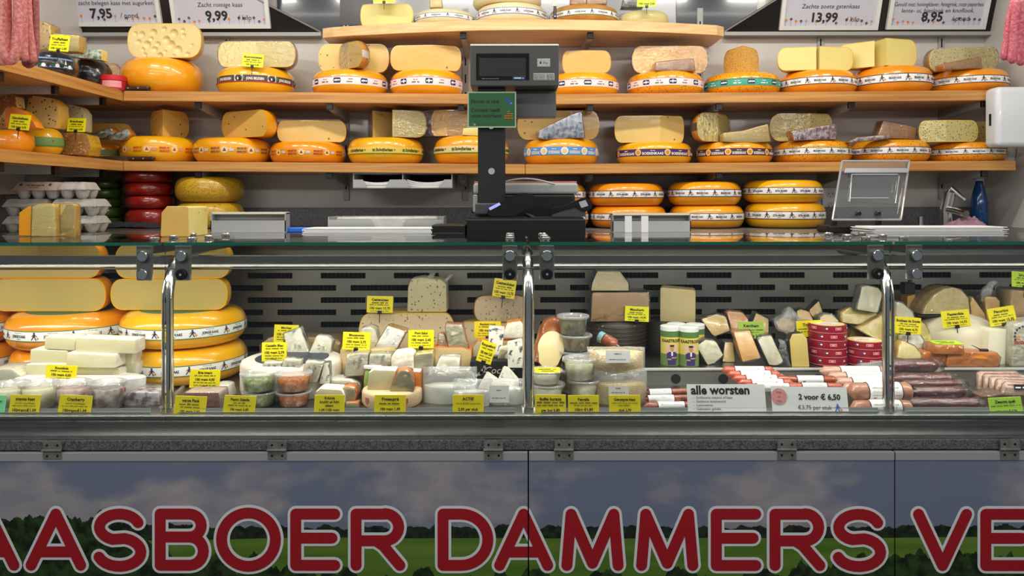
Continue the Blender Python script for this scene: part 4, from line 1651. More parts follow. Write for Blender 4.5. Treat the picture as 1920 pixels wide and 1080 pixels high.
# ---- lower shelf
shelf_wheel('n1', LOW, 231, 367, 254, YE1, 'yellow-orange wheel with red print, at the left corner of the lower shelf', 'print_red', group=GL, zf=(0.34, 0.6))
piece('n1', 259, 305, 328, 204, OR1, CUT3, 'amber wedge with its corner forward on the red-printed wheel', group=GLP, Rpx=66, soft=False)
shelf_wheel('n2', LOW, 367, 508, 257, OR1, 'orange wheel with purple print, second from the corner on the lower shelf', 'print_purple', group=GL, zf=(0.34, 0.62))
piece('n2', 398, 458, 517, 207, OR1, CUT3, 'amber half with its orange rind turned to the right on the lower shelf', group=GLP, Rpx=60, sr=1, Y=3.13, soft=False, ang=(-28, 152))
shelf_wheel('n3', LOW, 509, 648, 265, OR2, 'deep orange wheel with brownish print, under the low creamy half', 'print_brown', group=GL, zf=(0.34, 0.62))
piece('n3', 518, 586, 646, 225, OR1, CUT1, 'low creamy half wheel with small holes and a middle crease', group=GLP, Rpx=70)
shelf_wheel('n4', LOW, 650, 798, 257, YE1, 'yellow wheel with a green line and dark lettering on its band', 'green_line', 'Stolwijkerkaas', group=GL, zf=(0.34, 0.6))
piece('n4', 681, 700, 740, 207, YE2, CUT1, 'left one of two shiny wrapped pieces on the green-lined yellow wheel', group=GLP, Rpx=60, wrap=FILM, Y=3.15, soft=False)
piece('n4', 733, 736, 798, 206, YE2, CUT2, 'right one of two shiny wrapped pieces on the green-lined yellow wheel', group=GLP, Rpx=64, wrap=FILM, Y=3.11, soft=False)
shelf_wheel('n5', LOW, 798, 970, 254, OR1, 'wide orange wheel passing behind the black display pole', 'cream_line', 'Stolwijkerkaas', group=GL, zf=(0.36, 0.62))
piece('n5', 808, 838, 893, 206, OR1, CUT3, 'shaded wrapped piece on the wide wheel, left of the pole', group=GLP, Rpx=62, wrap=FILM, Y=3.14)
flat_wedge('n5', [(869, 240), (899, 238), (899, 255), (867, 253)], 3.09, 0.05, CUT2, YE2, 'small pale block beside the pole on the wide orange wheel', wrap=None, group=GLP)
shelf_wheel('n6', LOW, 974, 1130, 260, OR1, 'orange wheel with a light blue band, right of the pole', 'bluecircle', 'BOERENKAAS', group=GL)
piece('n6', 970, 1046, 1124, 207, YE2, CUT1, 'dim half wheel behind the printed wedge, right of the pole', half=True, group=GLP, Y=3.18)
flat_wedge('n6', [(1008, 246), (1072, 215), (1090, 209), (1096, 258), (1022, 262), (1010, 258)], 3.09, 0.07, WRAPPRINT, WRAPO, 'wedge in blue printed wrapping leaning before the dim half', group=GLP)
shelf_wheel('n7', LOW, 1147, 1305, 267, YE1, 'yellow wheel with a purple band and white lettering', 'purplecircle', 'BOERENKAAS', group=GL)
piece('n7', 1153, 1238, 1286, 217, YE2, CUT1, 'wide cut half with a middle crease on the purple-banded wheel', group=GLP, Rpx=88, e=0.03)
shelf_wheel('n8', LOW, 1306, 1446, 266, OR1, 'orange wheel with a brownish circle band', 'maroncircle', 'BOERENKAAS', group=GL)
piece('n8', 1297, 1346, 1390, 213, OR1, CUT2, 'wrapped quarter with orange rind to the left on the brown-banded wheel', group=GLP, Rpx=49, wrap=FILM, Y=3.14, band=MAROONI, soft=False, ang=(48, 205))
flat_wedge('n8', [(1357, 250), (1392, 246), (1440, 233), (1445, 266), (1395, 269), (1357, 266)], 3.08, 0.07, WRAPY, YE2, 'pale wedge lying on its side beside the wrapped quarter', group=GLP)
shelf_wheel('n9', LOW, 1449, 1595, 264, ORH, 'speckled orange wheel below the big herb half of the lower shelf', 'farmer_green', group=GL)
piece('n9', 1445, 1520, 1567, 213, MUST, CUTG, 'greenish herb half wheel on the lower shelf', group=GLP, Rpx=78, Y=3.17, e=0.05)
flat_wedge('n9', [(1485, 246), (1505, 243), (1566, 233), (1568, 262), (1490, 264)], 3.08, 0.06, WRAPPRINT2, WRAPO, 'wedge in red-grey printed wrapping before the greenish herb half', group=GLP)
shelf_wheel('n10', LOW, 1595, 1736, 263, ORH, 'speckled orange wheel behind the acrylic scale lid', 'farmer', group=GL)
flat_wedge('n10', [(1646, 260), (1657, 227), (1690, 233), (1719, 241), (1716, 262)], 3.14, 0.06, WRAPB, WRAPB, 'crinkly wrapped brown piece above the acrylic scale lid', group=GLP)
flat_wedge('n10', [(1592, 267), (1610, 258), (1668, 253), (1672, 260), (1600, 268)], 3.07, 0.05, WRAPPRINT2, WRAPY, 'thin flat printed wedge above the acrylic scale lid', group=GLP)
shelf_wheel('n11', LOW, 1736, 1877, 268, ORH, 'rightmost speckled orange wheel of the lower shelf', 'farmer', group=GL)
piece('n11', 1730, 1774, 1837, 226, YE2, CUTG, 'cut herb half with a front corner at the lower shelf right end', group=GLP, Rpx=66, Y=3.09)
piece('n11', 1826, 1850, 1880, 229, YE2, CUTG, 'small herb piece half hidden at the lower shelf right end', group=GLP, Rpx=40, Y=3.2)
# white cup at the right end
xc, zc_ = PX(1890, 3.2), shelf_z(LOW, PX(1890, 3.2))
cup = add_lathe(bmesh.new(), [(0, 0), (0.024, 0), (0.031, 0.058), (0.029, 0.058), (0.023, 0.004), (0, 0.004)], 28)
tag(obj('paper_cup', cup, WHITE, None, smooth=True, loc=(xc, 3.2, zc_ + 0.0005)), 'small white cup at the right end of the lower shelf', 'cup')

# ---- left side shelf, upper
ZS = MID[0] + 0.0006


def side_wheel(px, Y, Rpx, z, ptop, m, label, band=None, text='', group=None, zf=(0.34, 0.66), spin=0.5):
    x = PX(px, Y)
    R = Rpx * Y / F
    h = PZ(ptop, Y - R * 0.7) - z
    wheel(x, Y, z, R, h, m, label, group, band, text, zf=zf, spin=spin)
    return z + h


GS = 'cheeses on the upper side shelf'
WT = side_wheel(96, 2.80, 46, ZS, 93, BLACKW, 'black waxed wheel with a light blue landscape band, beside the hanging sausages', None, group=GS)
# blue landscape band of the black wheel
bw = [o for o in bpy.data.objects if o.name.startswith('whole_cheese')][-1]
fl = Flat()
Rb_, hb_ = 46 * 2.80 / F, WT - ZS
fl.rect(-0.05, hb_ * 0.36, 0.085, hb_ * 0.72, ink('band_sky', L(120, 164, 220)), 1, 20)
for i in range(9):
    fl.disc(-0.045 + i * 0.0145, hb_ * 0.43, 0.007, (BLACKI, DGREENI, WHITEI)[i % 3], 2, n=8)
fl.poly([(0.05, hb_ * 0.4), (0.062, hb_ * 0.4), (0.056, hb_ * 0.68)], WHITEI, 3)
fl.build('band', bw, lambda u, v, l: ((prof_r(Rb_, hb_, v) + 0.0006 + 0.0003 * l) * math.cos(-1.1 + u / Rb_), (prof_r(Rb_, hb_, v) + 0.0006 + 0.0003 * l) * math.sin(-1.1 + u / Rb_), v))
side_wheel(170, 3.06, 37, ZS, 108, BLACKW, 'black foil-wrapped wheel nearest the corner of the upper side shelf', None, group=GS)
chunk('cheese_wedge', 'tall pale herb wedge behind the truffle tag on the black wheel', 'cheese', [(66, 92.5), (64, 42), (84, 40), (95, 46), (97, 92.5)], 2.86, 0.06, CUTCU, YE2, group=GS, wrap=FILM)
chunk('cheese_wedge', 'pale yellow wedge behind the truffle tag, right piece on the black wheel', 'cheese', [(98, 92), (99, 61), (148, 65), (147, 96), (110, 96)], 2.84, 0.05, CUT2, YE2, group=GS, wrap=FILM)
chunk('cheese_wedge', 'small foil-wrapped wedge on the black wheel near the corner', 'cheese', [(133, 106), (157, 93), (190, 91), (191, 112), (160, 108)], 2.96, 0.05, WRAPPRINT3, WRAPY, group=GS)
sector('cut_cheese', PX(186, 3.24), 3.24, ZS + 0.062, 0.085, 0.085, 20, 185, BROWN, CUT3, 'brownish half wheel at the back of the side shelf corner', GS, wrap=FILM)
wheel(PX(196, 3.26), 3.26, ZS, 0.085, 0.0605, BLACKW, 'dark wheel under the brownish half in the shelf corner', GS)
# red round box in the corner
t = thing('round_box', 'red round box standing in the corner beside the plain orange wheel', 'box', (PX(212, 3.06), 3.06, ZS))
bm = add_lathe(bmesh.new(), [(0, 0), (0.05, 0), (0.05, 0.042), (0, 0.042)], 32)
sharp(obj('body', bm, ink('box_red', L(190, 20, 36)), t), 30)
bm = add_lathe(bmesh.new(), [(0.0505, 0.038), (0.052, 0.038), (0.052, 0.056), (0.049, 0.058), (0, 0.058)], 32)
sharp(obj('lid', bm, ink('box_red2', L(204, 26, 40)), t), 30)
fl = Flat()
fl.rect(-0.035, 0.008, 0.04, 0.034, PINKI, 1, 10)
fl.bars(0, 0.016, 0.05, 0.010, REDI, 2)
fl.build('print', t, lambda u, v, l: ((0.0504 + 0.0003 * l) * math.cos(-PI / 2 + 0.35 + u / 0.05), (0.0504 + 0.0003 * l) * math.sin(-PI / 2 + 0.35 + u / 0.05), v))


def knife(px0, px1, pz, Y, z, label):
    t = thing('cheese_knife', label, 'knife', (PX(px0, Y), Y, z))
    ln = (px1 - px0) * Y / F
    bm = box(ln * 0.35, ln, -0.012, 0.012, 0.001, 0.018, 0.006, 3)
    h = obj('handle', bm, mat('dark_brown_handle', L(60, 34, 28), rough=0.35, coat=0.3), t)
    for k in (0.5, 0.75):
        obj('rivet', cyl((ln * k, -0.0121, 0.0095), 0.003, 0.0008, 'Y', 10), ALU, h)
    obj('blade', box(-ln * 0.6, ln * 0.37, -0.001, 0.001, 0.0005, 0.02, 0.0004, 1), STEEL, t)
    return t


knife(205, 281, 162, 3.068, ZS, 'dark brown handled knife on the upper shelf edge before the plain orange wheel')
kn = knife(215, 290, 292, 3.068, LOW[0] + 0.0006, 'dark brown handled knife on the lower shelf edge at the corner')

# ---- left side shelf, lower
ZT = LOW[0] + 0.0006
GS2 = 'cheeses on the lower side shelf'
w1 = side_wheel(14, 2.60, 44, ZT, 241, OR2, 'deep orange small wheel at the left picture edge, lower side shelf', None, group=GS2)
w2 = side_wheel(82, 2.80, 33, ZT, 237, YE1, 'yellow speckled small wheel with a sage green band', 'green_leafband', '', group=GS2, zf=(0.34, 0.66))
chunk('cheese_wedge', 'orange curved wedge behind the left tag of the lower side shelf', 'cheese', [(8, 240), (10, 203), (22, 198), (42, 206), (62, 226), (68, 238), (60, 242)], 2.58, 0.05, ORRIND, OR2, group=GS2)
chunk('cheese_wedge', 'pale brown wedge at the left picture edge, top of lower side shelf', 'cheese', [(-12, 240), (-10, 182), (20, 176), (29, 180), (32, 200), (12, 202)], 2.72, 0.05, SPECKB, CUTCU, group=GS2)
chunk('cut_cheese', 'half wheel studded with cumin seeds above the sage-banded wheel', 'cheese', [(46, 215), (52, 182), (62, 177), (96, 183), (109, 196), (110, 216), (104, 240), (60, 238)], 2.80, 0.07, CUTCU, YE2, group=GS2, bev=0.008)
chunk('cut_cheese', 'greyish green herb half behind the nettle tag', 'cheese', [(106, 246), (108, 196), (128, 193), (150, 200), (158, 212), (158, 246)], 2.92, 0.06, CUTN, CUTN, group=GS2, bev=0.008)
chunk('cheese_wedge', 'brown speckled wedge with a pale rim below the nettle tag', 'cheese', [(113, 288), (115, 248), (140, 246), (164, 252), (170, 272), (166, 291)], 2.86, 0.08, SPECKB, MUST, group=GS2, bev=0.006, lean=0.05)
x_ = PX(190, 3.20)
wheel(x_, 3.20, ZT, 0.088, 0.075, OR1, 'small orange wheel with a green band in the lower shelf corner', GS2, 'green_leafband', '', spin=0.3)
sector('cut_cheese', PX(192, 3.24), 3.225, ZT + 0.0765, 0.13, 0.095, 8, 184, OR1, CUT3, 'dim amber half wheel in the lower shelf corner', GS2)
chunk('cheese_wedge', 'wedge in green printed wrap on the small corner wheel, left one', 'cheese', [(163, 252), (205, 238), (214, 246), (212, 256), (168, 260)], 3.10, 0.05, WRAPPRINT3, WRAPO, group=GS2, wrap=FILM)
chunk('cheese_wedge', 'wedge in green printed wrap on the small corner wheel, right one', 'cheese', [(200, 256), (238, 240), (245, 250), (236, 262), (206, 262)], 3.08, 0.05, WRAPPRINT3, WRAPO, group=GS2, wrap=FILM)

# ---- top shelf
ZTP = TZ + 0.0008
GT = 'cheeses on the top shelf'


def top_wheel(key, p0, p1, ptop, m, label, band=None, text='OUDE KAAS', Y=3.225, e=None):
    x, R = PX((p0 + p1) / 2, Y), min((p1 - p0) / 2 * Y / F, 0.158)
    h = PZ(ptop, 3.11) - ZTP
    WINFO[key] = (x, Y, ZTP + h, R, h)
    return wheel(x, Y, ZTP, R, h, m, label, GT, band, text, e=e)


piece(ZTP, 674, 710, 775, 6, YE2, CUT2, 'bright yellow half at the left end of the top shelf', group=GT, Rpx=68, Y=3.15)
top_wheel('t2', 777, 891, 15, CREAM, 'cream wheel with a white band beside the bright yellow half', 'farmer_blue')
chunk('cheese_wedge', 'small upright wrapped wedge on the cream wheel of the top shelf', 'cheese', [(806, 14), (808, -16), (826, -18), (830, 14)], 3.2, 0.04, WRAPY, YE2, group=GT, wrap=FILM)
top_wheel('t3', 893, 1027, 5, CREAM, 'cream wheel in the top shelf middle under a white disc', 'farmer_blue')
wheel(WINFO['t3'][0] - 0.02, 3.225, WINFO['t3'][2] + 0.0006, 0.148, 0.06, CREAM, 'white disc-shaped wheel lying on the middle cream wheel', GT)
top_wheel('t4', 1030, 1160, 8, BROWN, 'brown-rinded wheel with white band, top shelf right of the middle', 'farmer_green')
for i, (a, b) in enumerate(((1070, 1100), (1100, 1138))):
    chunk('cheese_wedge', ('left', 'right')[i] + ' one of two brownish wrapped pieces on the brown-rinded top wheel', 'cheese', [(a, 8), (a + 2, -24), (b - 2, -24), (b, 8)], 3.16, 0.06, WRAPB, WRAPB, group=GT, wrap=FILM)
top_wheel('t5', 1161, 1253, 15, mat('rind_ivory', L(236, 226, 160), L(228, 216, 146), 8, rough=0.4, coat=0.4), 'plain ivory wheel with the lime tag at the top shelf right end', e=0.03)
chunk('cheese_wedge', 'dark wrapped wedge behind the lime tag on the ivory wheel', 'cheese', [(1166, 14), (1172, -6), (1200, -16), (1206, 15)], 3.2, 0.05, mat('wrapped_dark', L(70, 66, 62), L(40, 38, 38), 14, rough=0.3, coat=1, crinkle=0.8), None, group=GT, wrap=FILM)
# black handled slicer hanging between wheels
t = thing('cheese_slicer', 'black handled slicer propped against the brown-rinded top wheel', 'slicer', (PX(1041, 3.07), 3.075, ZTP))
obj('handle', tube([(0.001, 0, 0.0085), (0, 0, 0.02), (0, 0, 0.06)], [0.006, 0.0075, 0.006], 10), BLACKP, t)
obj('blade', box(-0.012, 0.012, -0.001, 0.001, 0.06, 0.13, 0.0005, 1), STEEL, t)
obj('hang_ring', cyl((0, -0.009, 0.016), 0.003, 0.002, 'Y', 10), ALU, t)

# tags on the shelves
TL = lambda a, b: [(a, 0.68, 0.22, 1, 0.9), (None, 0.5, 0.09, 0, 0.6), (None, 0.36, 0.06, 0, 0.8), ('100 gram ' + b, 0.12, 0.17, 1, 0.86)]
price_tag((91, 128, 64, 95), 2.70, TL('Truffelkaas', '2,95'), 'yellow truffle price tag on the black banded wheel', YTAG2, roll=4)
price_tag((453, 493, 100, 125), 3.06, TL('Biologischekaas', '2,45'), 'yellow tag before the pale half on the dark-banded wheel', YTAG2, roll=4)
price_tag((15, 54, 213, 242), 2.50, TL('Gambalkaas', '2,95'), 'yellow tag at the left picture edge before the orange curved wedge', YTAG2, roll=5)
price_tag((125, 159, 220, 246), 2.82, TL('Brandnetel', '2,95'), 'yellow nettle tag before the greyish green half', YTAG2, roll=2)
price_tag((700, 741, -18, 4), 3.08, [(None, 0.5, 0.1, 0, 0.6), (None, 0.2, 0.1, 0, 0.7)], 'yellow tag standing on the bright yellow top shelf half', YTAG2)
price_tag((1195, 1231, -14, 13), 3.06, [(None, 0.75, 0.1, 0, 0.7), (None, 0.5, 0.07, 0, 0.6), ('100 gram 2,95', 0.15, 0.2, 1, 0.85)], 'lime tag on the plain ivory wheel of the top shelf', mat('tag_lime', L(200, 236, 30), rough=0.4))

# ================================================================== back counter goods
CB = CZ + 0.0006
GB = 'wheels stacked on the back counter'
for ci, (a, b, tops, mm, bands, tx) in enumerate([
        (1107, 1248, (387, 344), OR2, 'farmer_maroon', 'EXTRA BELEGEN'), (1256, 1392, (386, 341), OR1, 'farmer', 'BELEGEN KAAS'),
        (1398, 1543, (381, 338), YE1, 'farmer_maroon', 'EXTRA BELEGEN'), (960, 1103, (387, 344), OR1, 'farmer', 'JONGE KAAS')]):
    z = CB
    where = ('left of the three full stacks right of the register', 'middle stack right of the register', 'right stack beside the wall socket', 'stack behind the register, mostly hidden')[ci]
    Y = 3.19
    R = (b - a) / 2 * Y / F
    for k, pt in enumerate(tops):
        h = PZ(pt, 3.08) - z
        wheel(PX((a + b) / 2 + (0, -4)[k], Y), Y, z, R * (1, 0.985)[k], h, mm, ('bottom', 'upper')[k] + ' banded orange wheel in the ' + where, GB, bands, tx)
        z += h + 0.0006
GR = 'red waxed wheels in the dark corner stack'
z = CB
for k, pt in enumerate((391, 366, 341, 317)):
    h = PZ(pt, 3.08) - z
    wheel(PX((282, 281, 279, 277)[k], 3.2), 3.2, z, (43, 42, 43, 44)[k] * 3.2 / F, h, REDW, ('bottom', 'second', 'third', 'topmost')[k] + ' red waxed wheel of the dark stack under the lower shelf', GR)
    z += h + 0.0006
GG = 'green waxed wheels in the dark corner stack'
z = CB
for k, pt in enumerate((408, 388, 371, 352, 336)):
    h = PZ(pt, 3.1) - z
    wheel(PX(190, 3.2), 3.2, z, 36 * 3.2 / F, h, GREENW, ('bottom', 'second', 'third', 'fourth', 'topmost')[k] + ' dark green wheel of the stack behind the egg cartons', GG)
    z += h + 0.0006
z = CB
for k, pt in enumerate((379, 330)):
    h = PZ(pt, 3.08) - z
    wheel(PX(394, 3.2), 3.2, z, 61 * 3.2 / F, h, MUST, ('lower', 'upper')[k] + ' mustard speckled wheel behind the cut block on the glass', 'mustard wheels')
    z += h + 0.0006

# egg cartons: stacked grey pulp boxes
PULP = mat('egg_carton_pulp', L(176, 172, 164), L(160, 156, 148), 40, rough=0.85, bump=0.3, bscale=200)
PULPP = mat('egg_carton_lid', L(170, 150, 134), L(160, 140, 126), 30, rough=0.8)


def egg_carton(x0, x1, Y, z, label, lidm=PULP, depth=0.105, printed=False, h=None):
    h = h or EH
    t = thing('egg_carton', label, 'egg carton', ((x0 + x1) / 2, Y, z), 0, 'egg cartons')
    ln = x1 - x0
    n = max(2, int(round(ln / 0.05)))
    m_ = 2
    bm = bmesh.new()
    for i in range(n):
        for j in range(m_):
            cx, cy = -ln / 2 + (i + 0.5) * ln / n, (j + 0.5) * depth / m_
            add_lathe(bm, [(0, 0), (0.012, 0), (0.018, 0.008), (0.5 * ln / n * 1.0, h * 0.52), (0, h * 0.52)], 12, c=(cx, cy, 0))
    obj('cups', bm, PULP, t, smooth=False)
    bm = bmesh.new()
    z0, z1 = h * 0.5, h
    b = [bm.verts.new(v) for v in ((-ln / 2, -0.004, z0), (ln / 2, -0.004, z0), (ln / 2, depth + 0.004, z0), (-ln / 2, depth + 0.004, z0))]
    u = [bm.verts.new(v) for v in ((-ln / 2 + 0.012, 0.014, z1), (ln / 2 - 0.012, 0.014, z1), (ln / 2 - 0.012, depth - 0.014, z1), (-ln / 2 + 0.012, depth - 0.014, z1))]
    bm.faces.new(u)
    bm.faces.new(b[::-1])
    for i in range(4):
        j = (i + 1) % 4
        bm.faces.new((b[i], b[j], u[j], u[i]))
    if not printed:
        bmesh.ops.subdivide_edges(bm, edges=bm.edges[:], cuts=7, use_grid_fill=True)
        for v in bm.verts:
            k = math.cos(v.co.x / ln * n * 2 * PI)
            v.co.y += 0.004 * (1 if v.co.y < depth / 2 else -1) * (0.5 + 0.5 * k)
    bmesh.ops.bevel(bm, geom=[e for e in bm.edges if len(e.link_faces) == 2 and e.calc_face_angle(0) > 0.5], offset=0.003, segments=2, affect='EDGES')
    lo = sharp(obj('lid', bm, lidm, t), 40)
    if printed:
        fl = Flat()
        fl.bars(0.0, z0 + 0.016, ln * 0.4, 0.004, BROWNI, 1, seed=3)
        fl.bars(0.0, z0 + 0.009, ln * 0.25, 0.003, GREYI, 1, seed=5)
        for s in (-0.34, 0.34):
            fl.disc(s * ln, z0 + 0.02, 0.005, BROWNI, 1, n=8)
        fl.build('lettering', lo, lambda u_, v, l: (u_, -0.0052 + (v - z0) / (z1 - z0) * 0.018 - 0.0003 * l, v))
    return t


def XR_(a, b, Y): return (PX(a, Y), PX(b, Y))


Ye = 2.60
rows = [(95, 178, 3.0, 0, 'bottom right'), ]
z = LZ + 0.0006
EH = PZ(400, 2.6) - PZ(431.5, 2.6)
egg_carton(*XR_(90, 180, Ye), Ye, z, 'grey egg carton at the bottom of the carton pile')
egg_carton(*XR_(2, 88, Ye), Ye, z, 'dim egg carton at the bottom left of the carton pile')
egg_carton(*XR_(92, 180, Ye), Ye, z + EH + 0.0005, 'grey egg carton second from below in the right pile')
egg_carton(*XR_(2, 89, Ye), Ye, z + EH + 0.0005, 'dim egg carton under the printed lid carton')
egg_carton(*XR_(106, 160, Ye), Ye, z + 2 * EH + 0.001, 'short grey egg carton on top of the right pile')
egg_carton(*XR_(24, 105, Ye), Ye, z + 2 * EH + 0.001, 'egg carton with a printed brownish lid, top left of the pile', PULPP, printed=True)
# dark shrink-wrapped pack left of the cartons
chunk('wrapped_pack', 'dark brown shrink-wrapped pack at the left picture edge', 'pack', [(-20, 440), (-20, 366), (36, 364), (40, 440)], 2.63, 0.12, mat('dark_pack', L(46, 30, 26), L(26, 18, 16), 20, rough=0.3, coat=1, crinkle=1.0, crscale=40), None, wrap=FILM, bev=0.01)
# black cloth
bm = bmesh.new()
nx, ny = 26, 12
vs = [[bm.verts.new((PX(180, 3.0) + (PX(306, 3.0) - PX(180, 3.0)) * i / nx, 2.985 + 0.055 * j / ny,
                     CB + 0.004 + 0.036 * (0.35 + 0.65 * math.sin(PI * j / ny)) * (0.55 + 0.45 * math.sin(PI * min(1, (i + 2) / nx))) * (0.75 + 0.4 * noise.noise(Vector((i * 0.3, j * 0.5, 1))))))
       for j in range(ny + 1)] for i in range(nx + 1)]
for i in range(nx):
    for j in range(ny):
        bm.faces.new((vs[i][j], vs[i + 1][j], vs[i + 1][j + 1], vs[i][j + 1]))
o = obj('cloth', bm, mat('black_fabric', L(26, 28, 34), L(34, 36, 44), 30, rough=0.9), None, smooth=True)
tag(o, 'crumpled black cloth lying before the red waxed stack', 'cloth')


# acrylic/grey trays
def tray(px0, px1, p_top, p_bot, Y, depth, label, m=ALUP, notch=False, z=None, name='label_tray', cream=True):
    z = PZ(p_bot, Y) if z is None else z
    x0, x1, z1 = PX(px0, Y), PX(px1, Y), PZ(p_top, Y)
    t = thing(name, label, 'tray', ((x0 + x1) / 2, Y, z))
    wd, h = x1 - x0, z1 - z
    obj('bottom', box(-wd / 2, wd / 2, 0, depth, 0, 0.003), m, t)
    obj('back', box(-wd / 2, wd / 2, depth - 0.003, depth, 0.003, h), m, t)
    for s in (-1, 1):
        obj('side', box(s * wd / 2 - (0.003 if s > 0 else 0), s * wd / 2 + (0.003 if s < 0 else 0), 0, depth - 0.003, 0.003, h), m, t)
    return t, wd, h


for (a, b, p0, p1, lab) in ((390, 532, 399, 432, 'grey open label holder left of the blue handled board'), (1150, 1298, 402, 438, 'grey open label holder before the orange wheels, with white strips')):
    Y = 2.64
    zz = LZ + 0.0005
    t, wd, h = tray(a, b, p0, p1, Y - 0.10, 0.05, lab, ALUP, z=zz, name='label_holder')
    t.location.y = 2.56
    obj('front_lip', box(-wd / 2, wd / 2, 0, 0.003, 0.0031, h * 0.62), ALU, t)
    obj('top_bar', box(-wd / 2, wd / 2, 0.01, 0.046, h - 0.004, h + 0.003), mat('cream_plastic', L(226, 220, 196), rough=0.5), t)
    if a > 1000:
        for q in (-0.3, -0.09):
            obj('white_strip', box(q * wd - 0.012, q * wd + 0.012, -0.0022, -0.0002, 0.0, h * 0.9), PAPER, t)
# tray with white bags hung under the lower shelf
Y = 3.07
zt = shelf_z(LOW, PX(755, Y)) - 0.0405
t = thing('bag_tray', 'two-slot grey tray of white paper bags hung under the lower shelf', 'tray', (PX(755, Y), Y, zt))
wd = (848 - 662) * Y / F
obj('top', box(-wd / 2, wd / 2, 0, 0.25, -0.002, 0), ALUP, t)
obj('bottom', box(-wd / 2, wd / 2, 0, 0.25, -0.062, -0.059), ALUP, t)
for s in (-wd / 2, -0.0015, wd / 2 - 0.003):
    obj('divider', box(s, s + 0.003, 0, 0.25, -0.059, -0.002), ALUP, t)
obj('back', box(-wd / 2, wd / 2, 0.247, 0.25, -0.059, -0.002), BLACKM, t)
for (u0, u1, u2, u3) in ((-0.5, -0.5, -0.4, -0.36), (-0.17, -0.13, 0.03, 0.08), (0.36, 0.42, 0.5, 0.5)):
    bm = bmesh.new()
    q = [(u0 * wd, -0.059), (u3 * wd, -0.059), (u2 * wd, -0.026), (u1 * wd, -0.026)]
    a = [bm.verts.new((x, -0.002, z)) for x, z in q]
    b = [bm.verts.new((x, 0.0, z)) for x, z in q]
    bm.faces.new(a)
    bm.faces.new(b[::-1])
    for i in range(4):
        j = (i + 1) % 4
        bm.faces.new((a[j], a[i], b[i], b[j]))
    obj('front_tab', bm, ALUP, t)


def paper_stack(x0, x1, y0, y1, z, n, label, spread=0.006, name='paper_stack', th=0.0016, sag=0.0):
    t = thing(name, label, 'paper', ((x0 + x1) / 2, y0, z))
    wd, dp = x1 - x0, y1 - y0
    rng = random.Random(n + int(x0 * 100))
    for k in range(n):
        dx, dy = rng.uniform(-1, 1) * spread, rng.uniform(0, 1) * spread
        bm = bmesh.new()
        m_ = 10
        top = [[bm.verts.new((-wd / 2 + dx + wd * i / m_, dy + dp * j, k * th + 0.0002 + (th * 0.8 if kk else 0) + sag * (abs(2 * i / m_ - 1) ** 2) * (k + 1) / n)) for i in range(m_ + 1)] for j in (0, 1) for kk in (0, 1)]
        lo0, hi0, lo1, hi1 = top
        for i in range(m_):
            bm.faces.new((hi0[i], hi0[i + 1], hi1[i + 1], hi1[i]))
            bm.faces.new((lo0[i + 1], lo0[i], lo1[i], lo1[i + 1]))
            bm.faces.new((lo0[i], lo0[i + 1], hi0[i + 1], hi0[i]))
        for a, b, c, d in ((lo0[0], hi0[0], hi1[0], lo1[0]), (lo0[-1], lo1[-1], hi1[-1], hi0[-1])):
            bm.faces.new((a, b, c, d))
        obj('sheet', bm, PAPER, t)
    return t


for s, nm in ((-1, 'left'), (1, 'right')):
    xa = PX(755, Y) + (s * 0.25 - 0.21) * wd
    paper_stack(xa, xa + 0.42 * wd, Y + 0.004, Y + 0.2, zt - 0.0585, 7, 'white paper bags in the ' + nm + ' slot of the hung tray', 0.004, 'bag_stack', 0.003, 0.012)
# tray and papers on the ledge left of the register
Y = 2.50
t, wd, h = tray(615, 832, 406, 428, Y, 0.10, 'low grey tray with a clear wrapped bundle left of the register', ALUP, z=LZ + 0.0085, name='wrap_tray')
for (u0, u1, u2, u3) in ((-0.5, -0.5, -0.14, -0.08), (0.12, 0.18, 0.5, 0.5)):
    bm = bmesh.new()
    q = [(u0 * wd, 0.003), (u3 * wd, 0.003), (u2 * wd, h * 0.8), (u1 * wd, h * 0.8)]
    a = [bm.verts.new((x, -0.0022, z)) for x, z in q]
    b = [bm.verts.new((x, -0.0002, z)) for x, z in q]
    bm.faces.new(a)
    bm.faces.new(b[::-1])
    for i in range(4):
        j = (i + 1) % 4
        bm.faces.new((a[j], a[i], b[i], b[j]))
    obj('front_tab', bm, ALUP, t)
bm = box(-wd * 0.44, wd * 0.44, 0.012, 0.09, 0.0035, h * 1.02, 0.008)
jitter(bm, 0.004, 40)
obj('film_bundle', bm, mat('film_bundle', L(206, 206, 196), L(180, 182, 176), 12, rough=0.3, coat=1, crinkle=1), t)
paper_stack(PX(572, 2.36), PX(812, 2.36), 2.335, 2.47, LZ + 0.0005, 9, 'white wrapping paper sheets on the ledge left of the register', 0.008, th=0.0026)
paper_stack(PX(1628, 2.36), PX(1876, 2.36), 2.33, 2.46, LZ + 0.0005, 10, 'white wrapping paper sheets on the ledge at the right', 0.012, th=0.0026)
# blue handled board
t = thing('cutting_tool', 'bright blue handled tool lying behind the ledge left of the papers', 'tool', (PX(577, 2.66), 2.58, LZ + 0.0005))
obj('handle', box(-0.07, 0.06, 0, 0.03, 0, 0.018, 0.005, 3), mat('blue_plastic', L(24, 104, 214), rough=0.35), t)
obj('tip', box(0.0601, 0.075, 0.006, 0.024, 0.004, 0.014, 0.003), BLACKP, t)
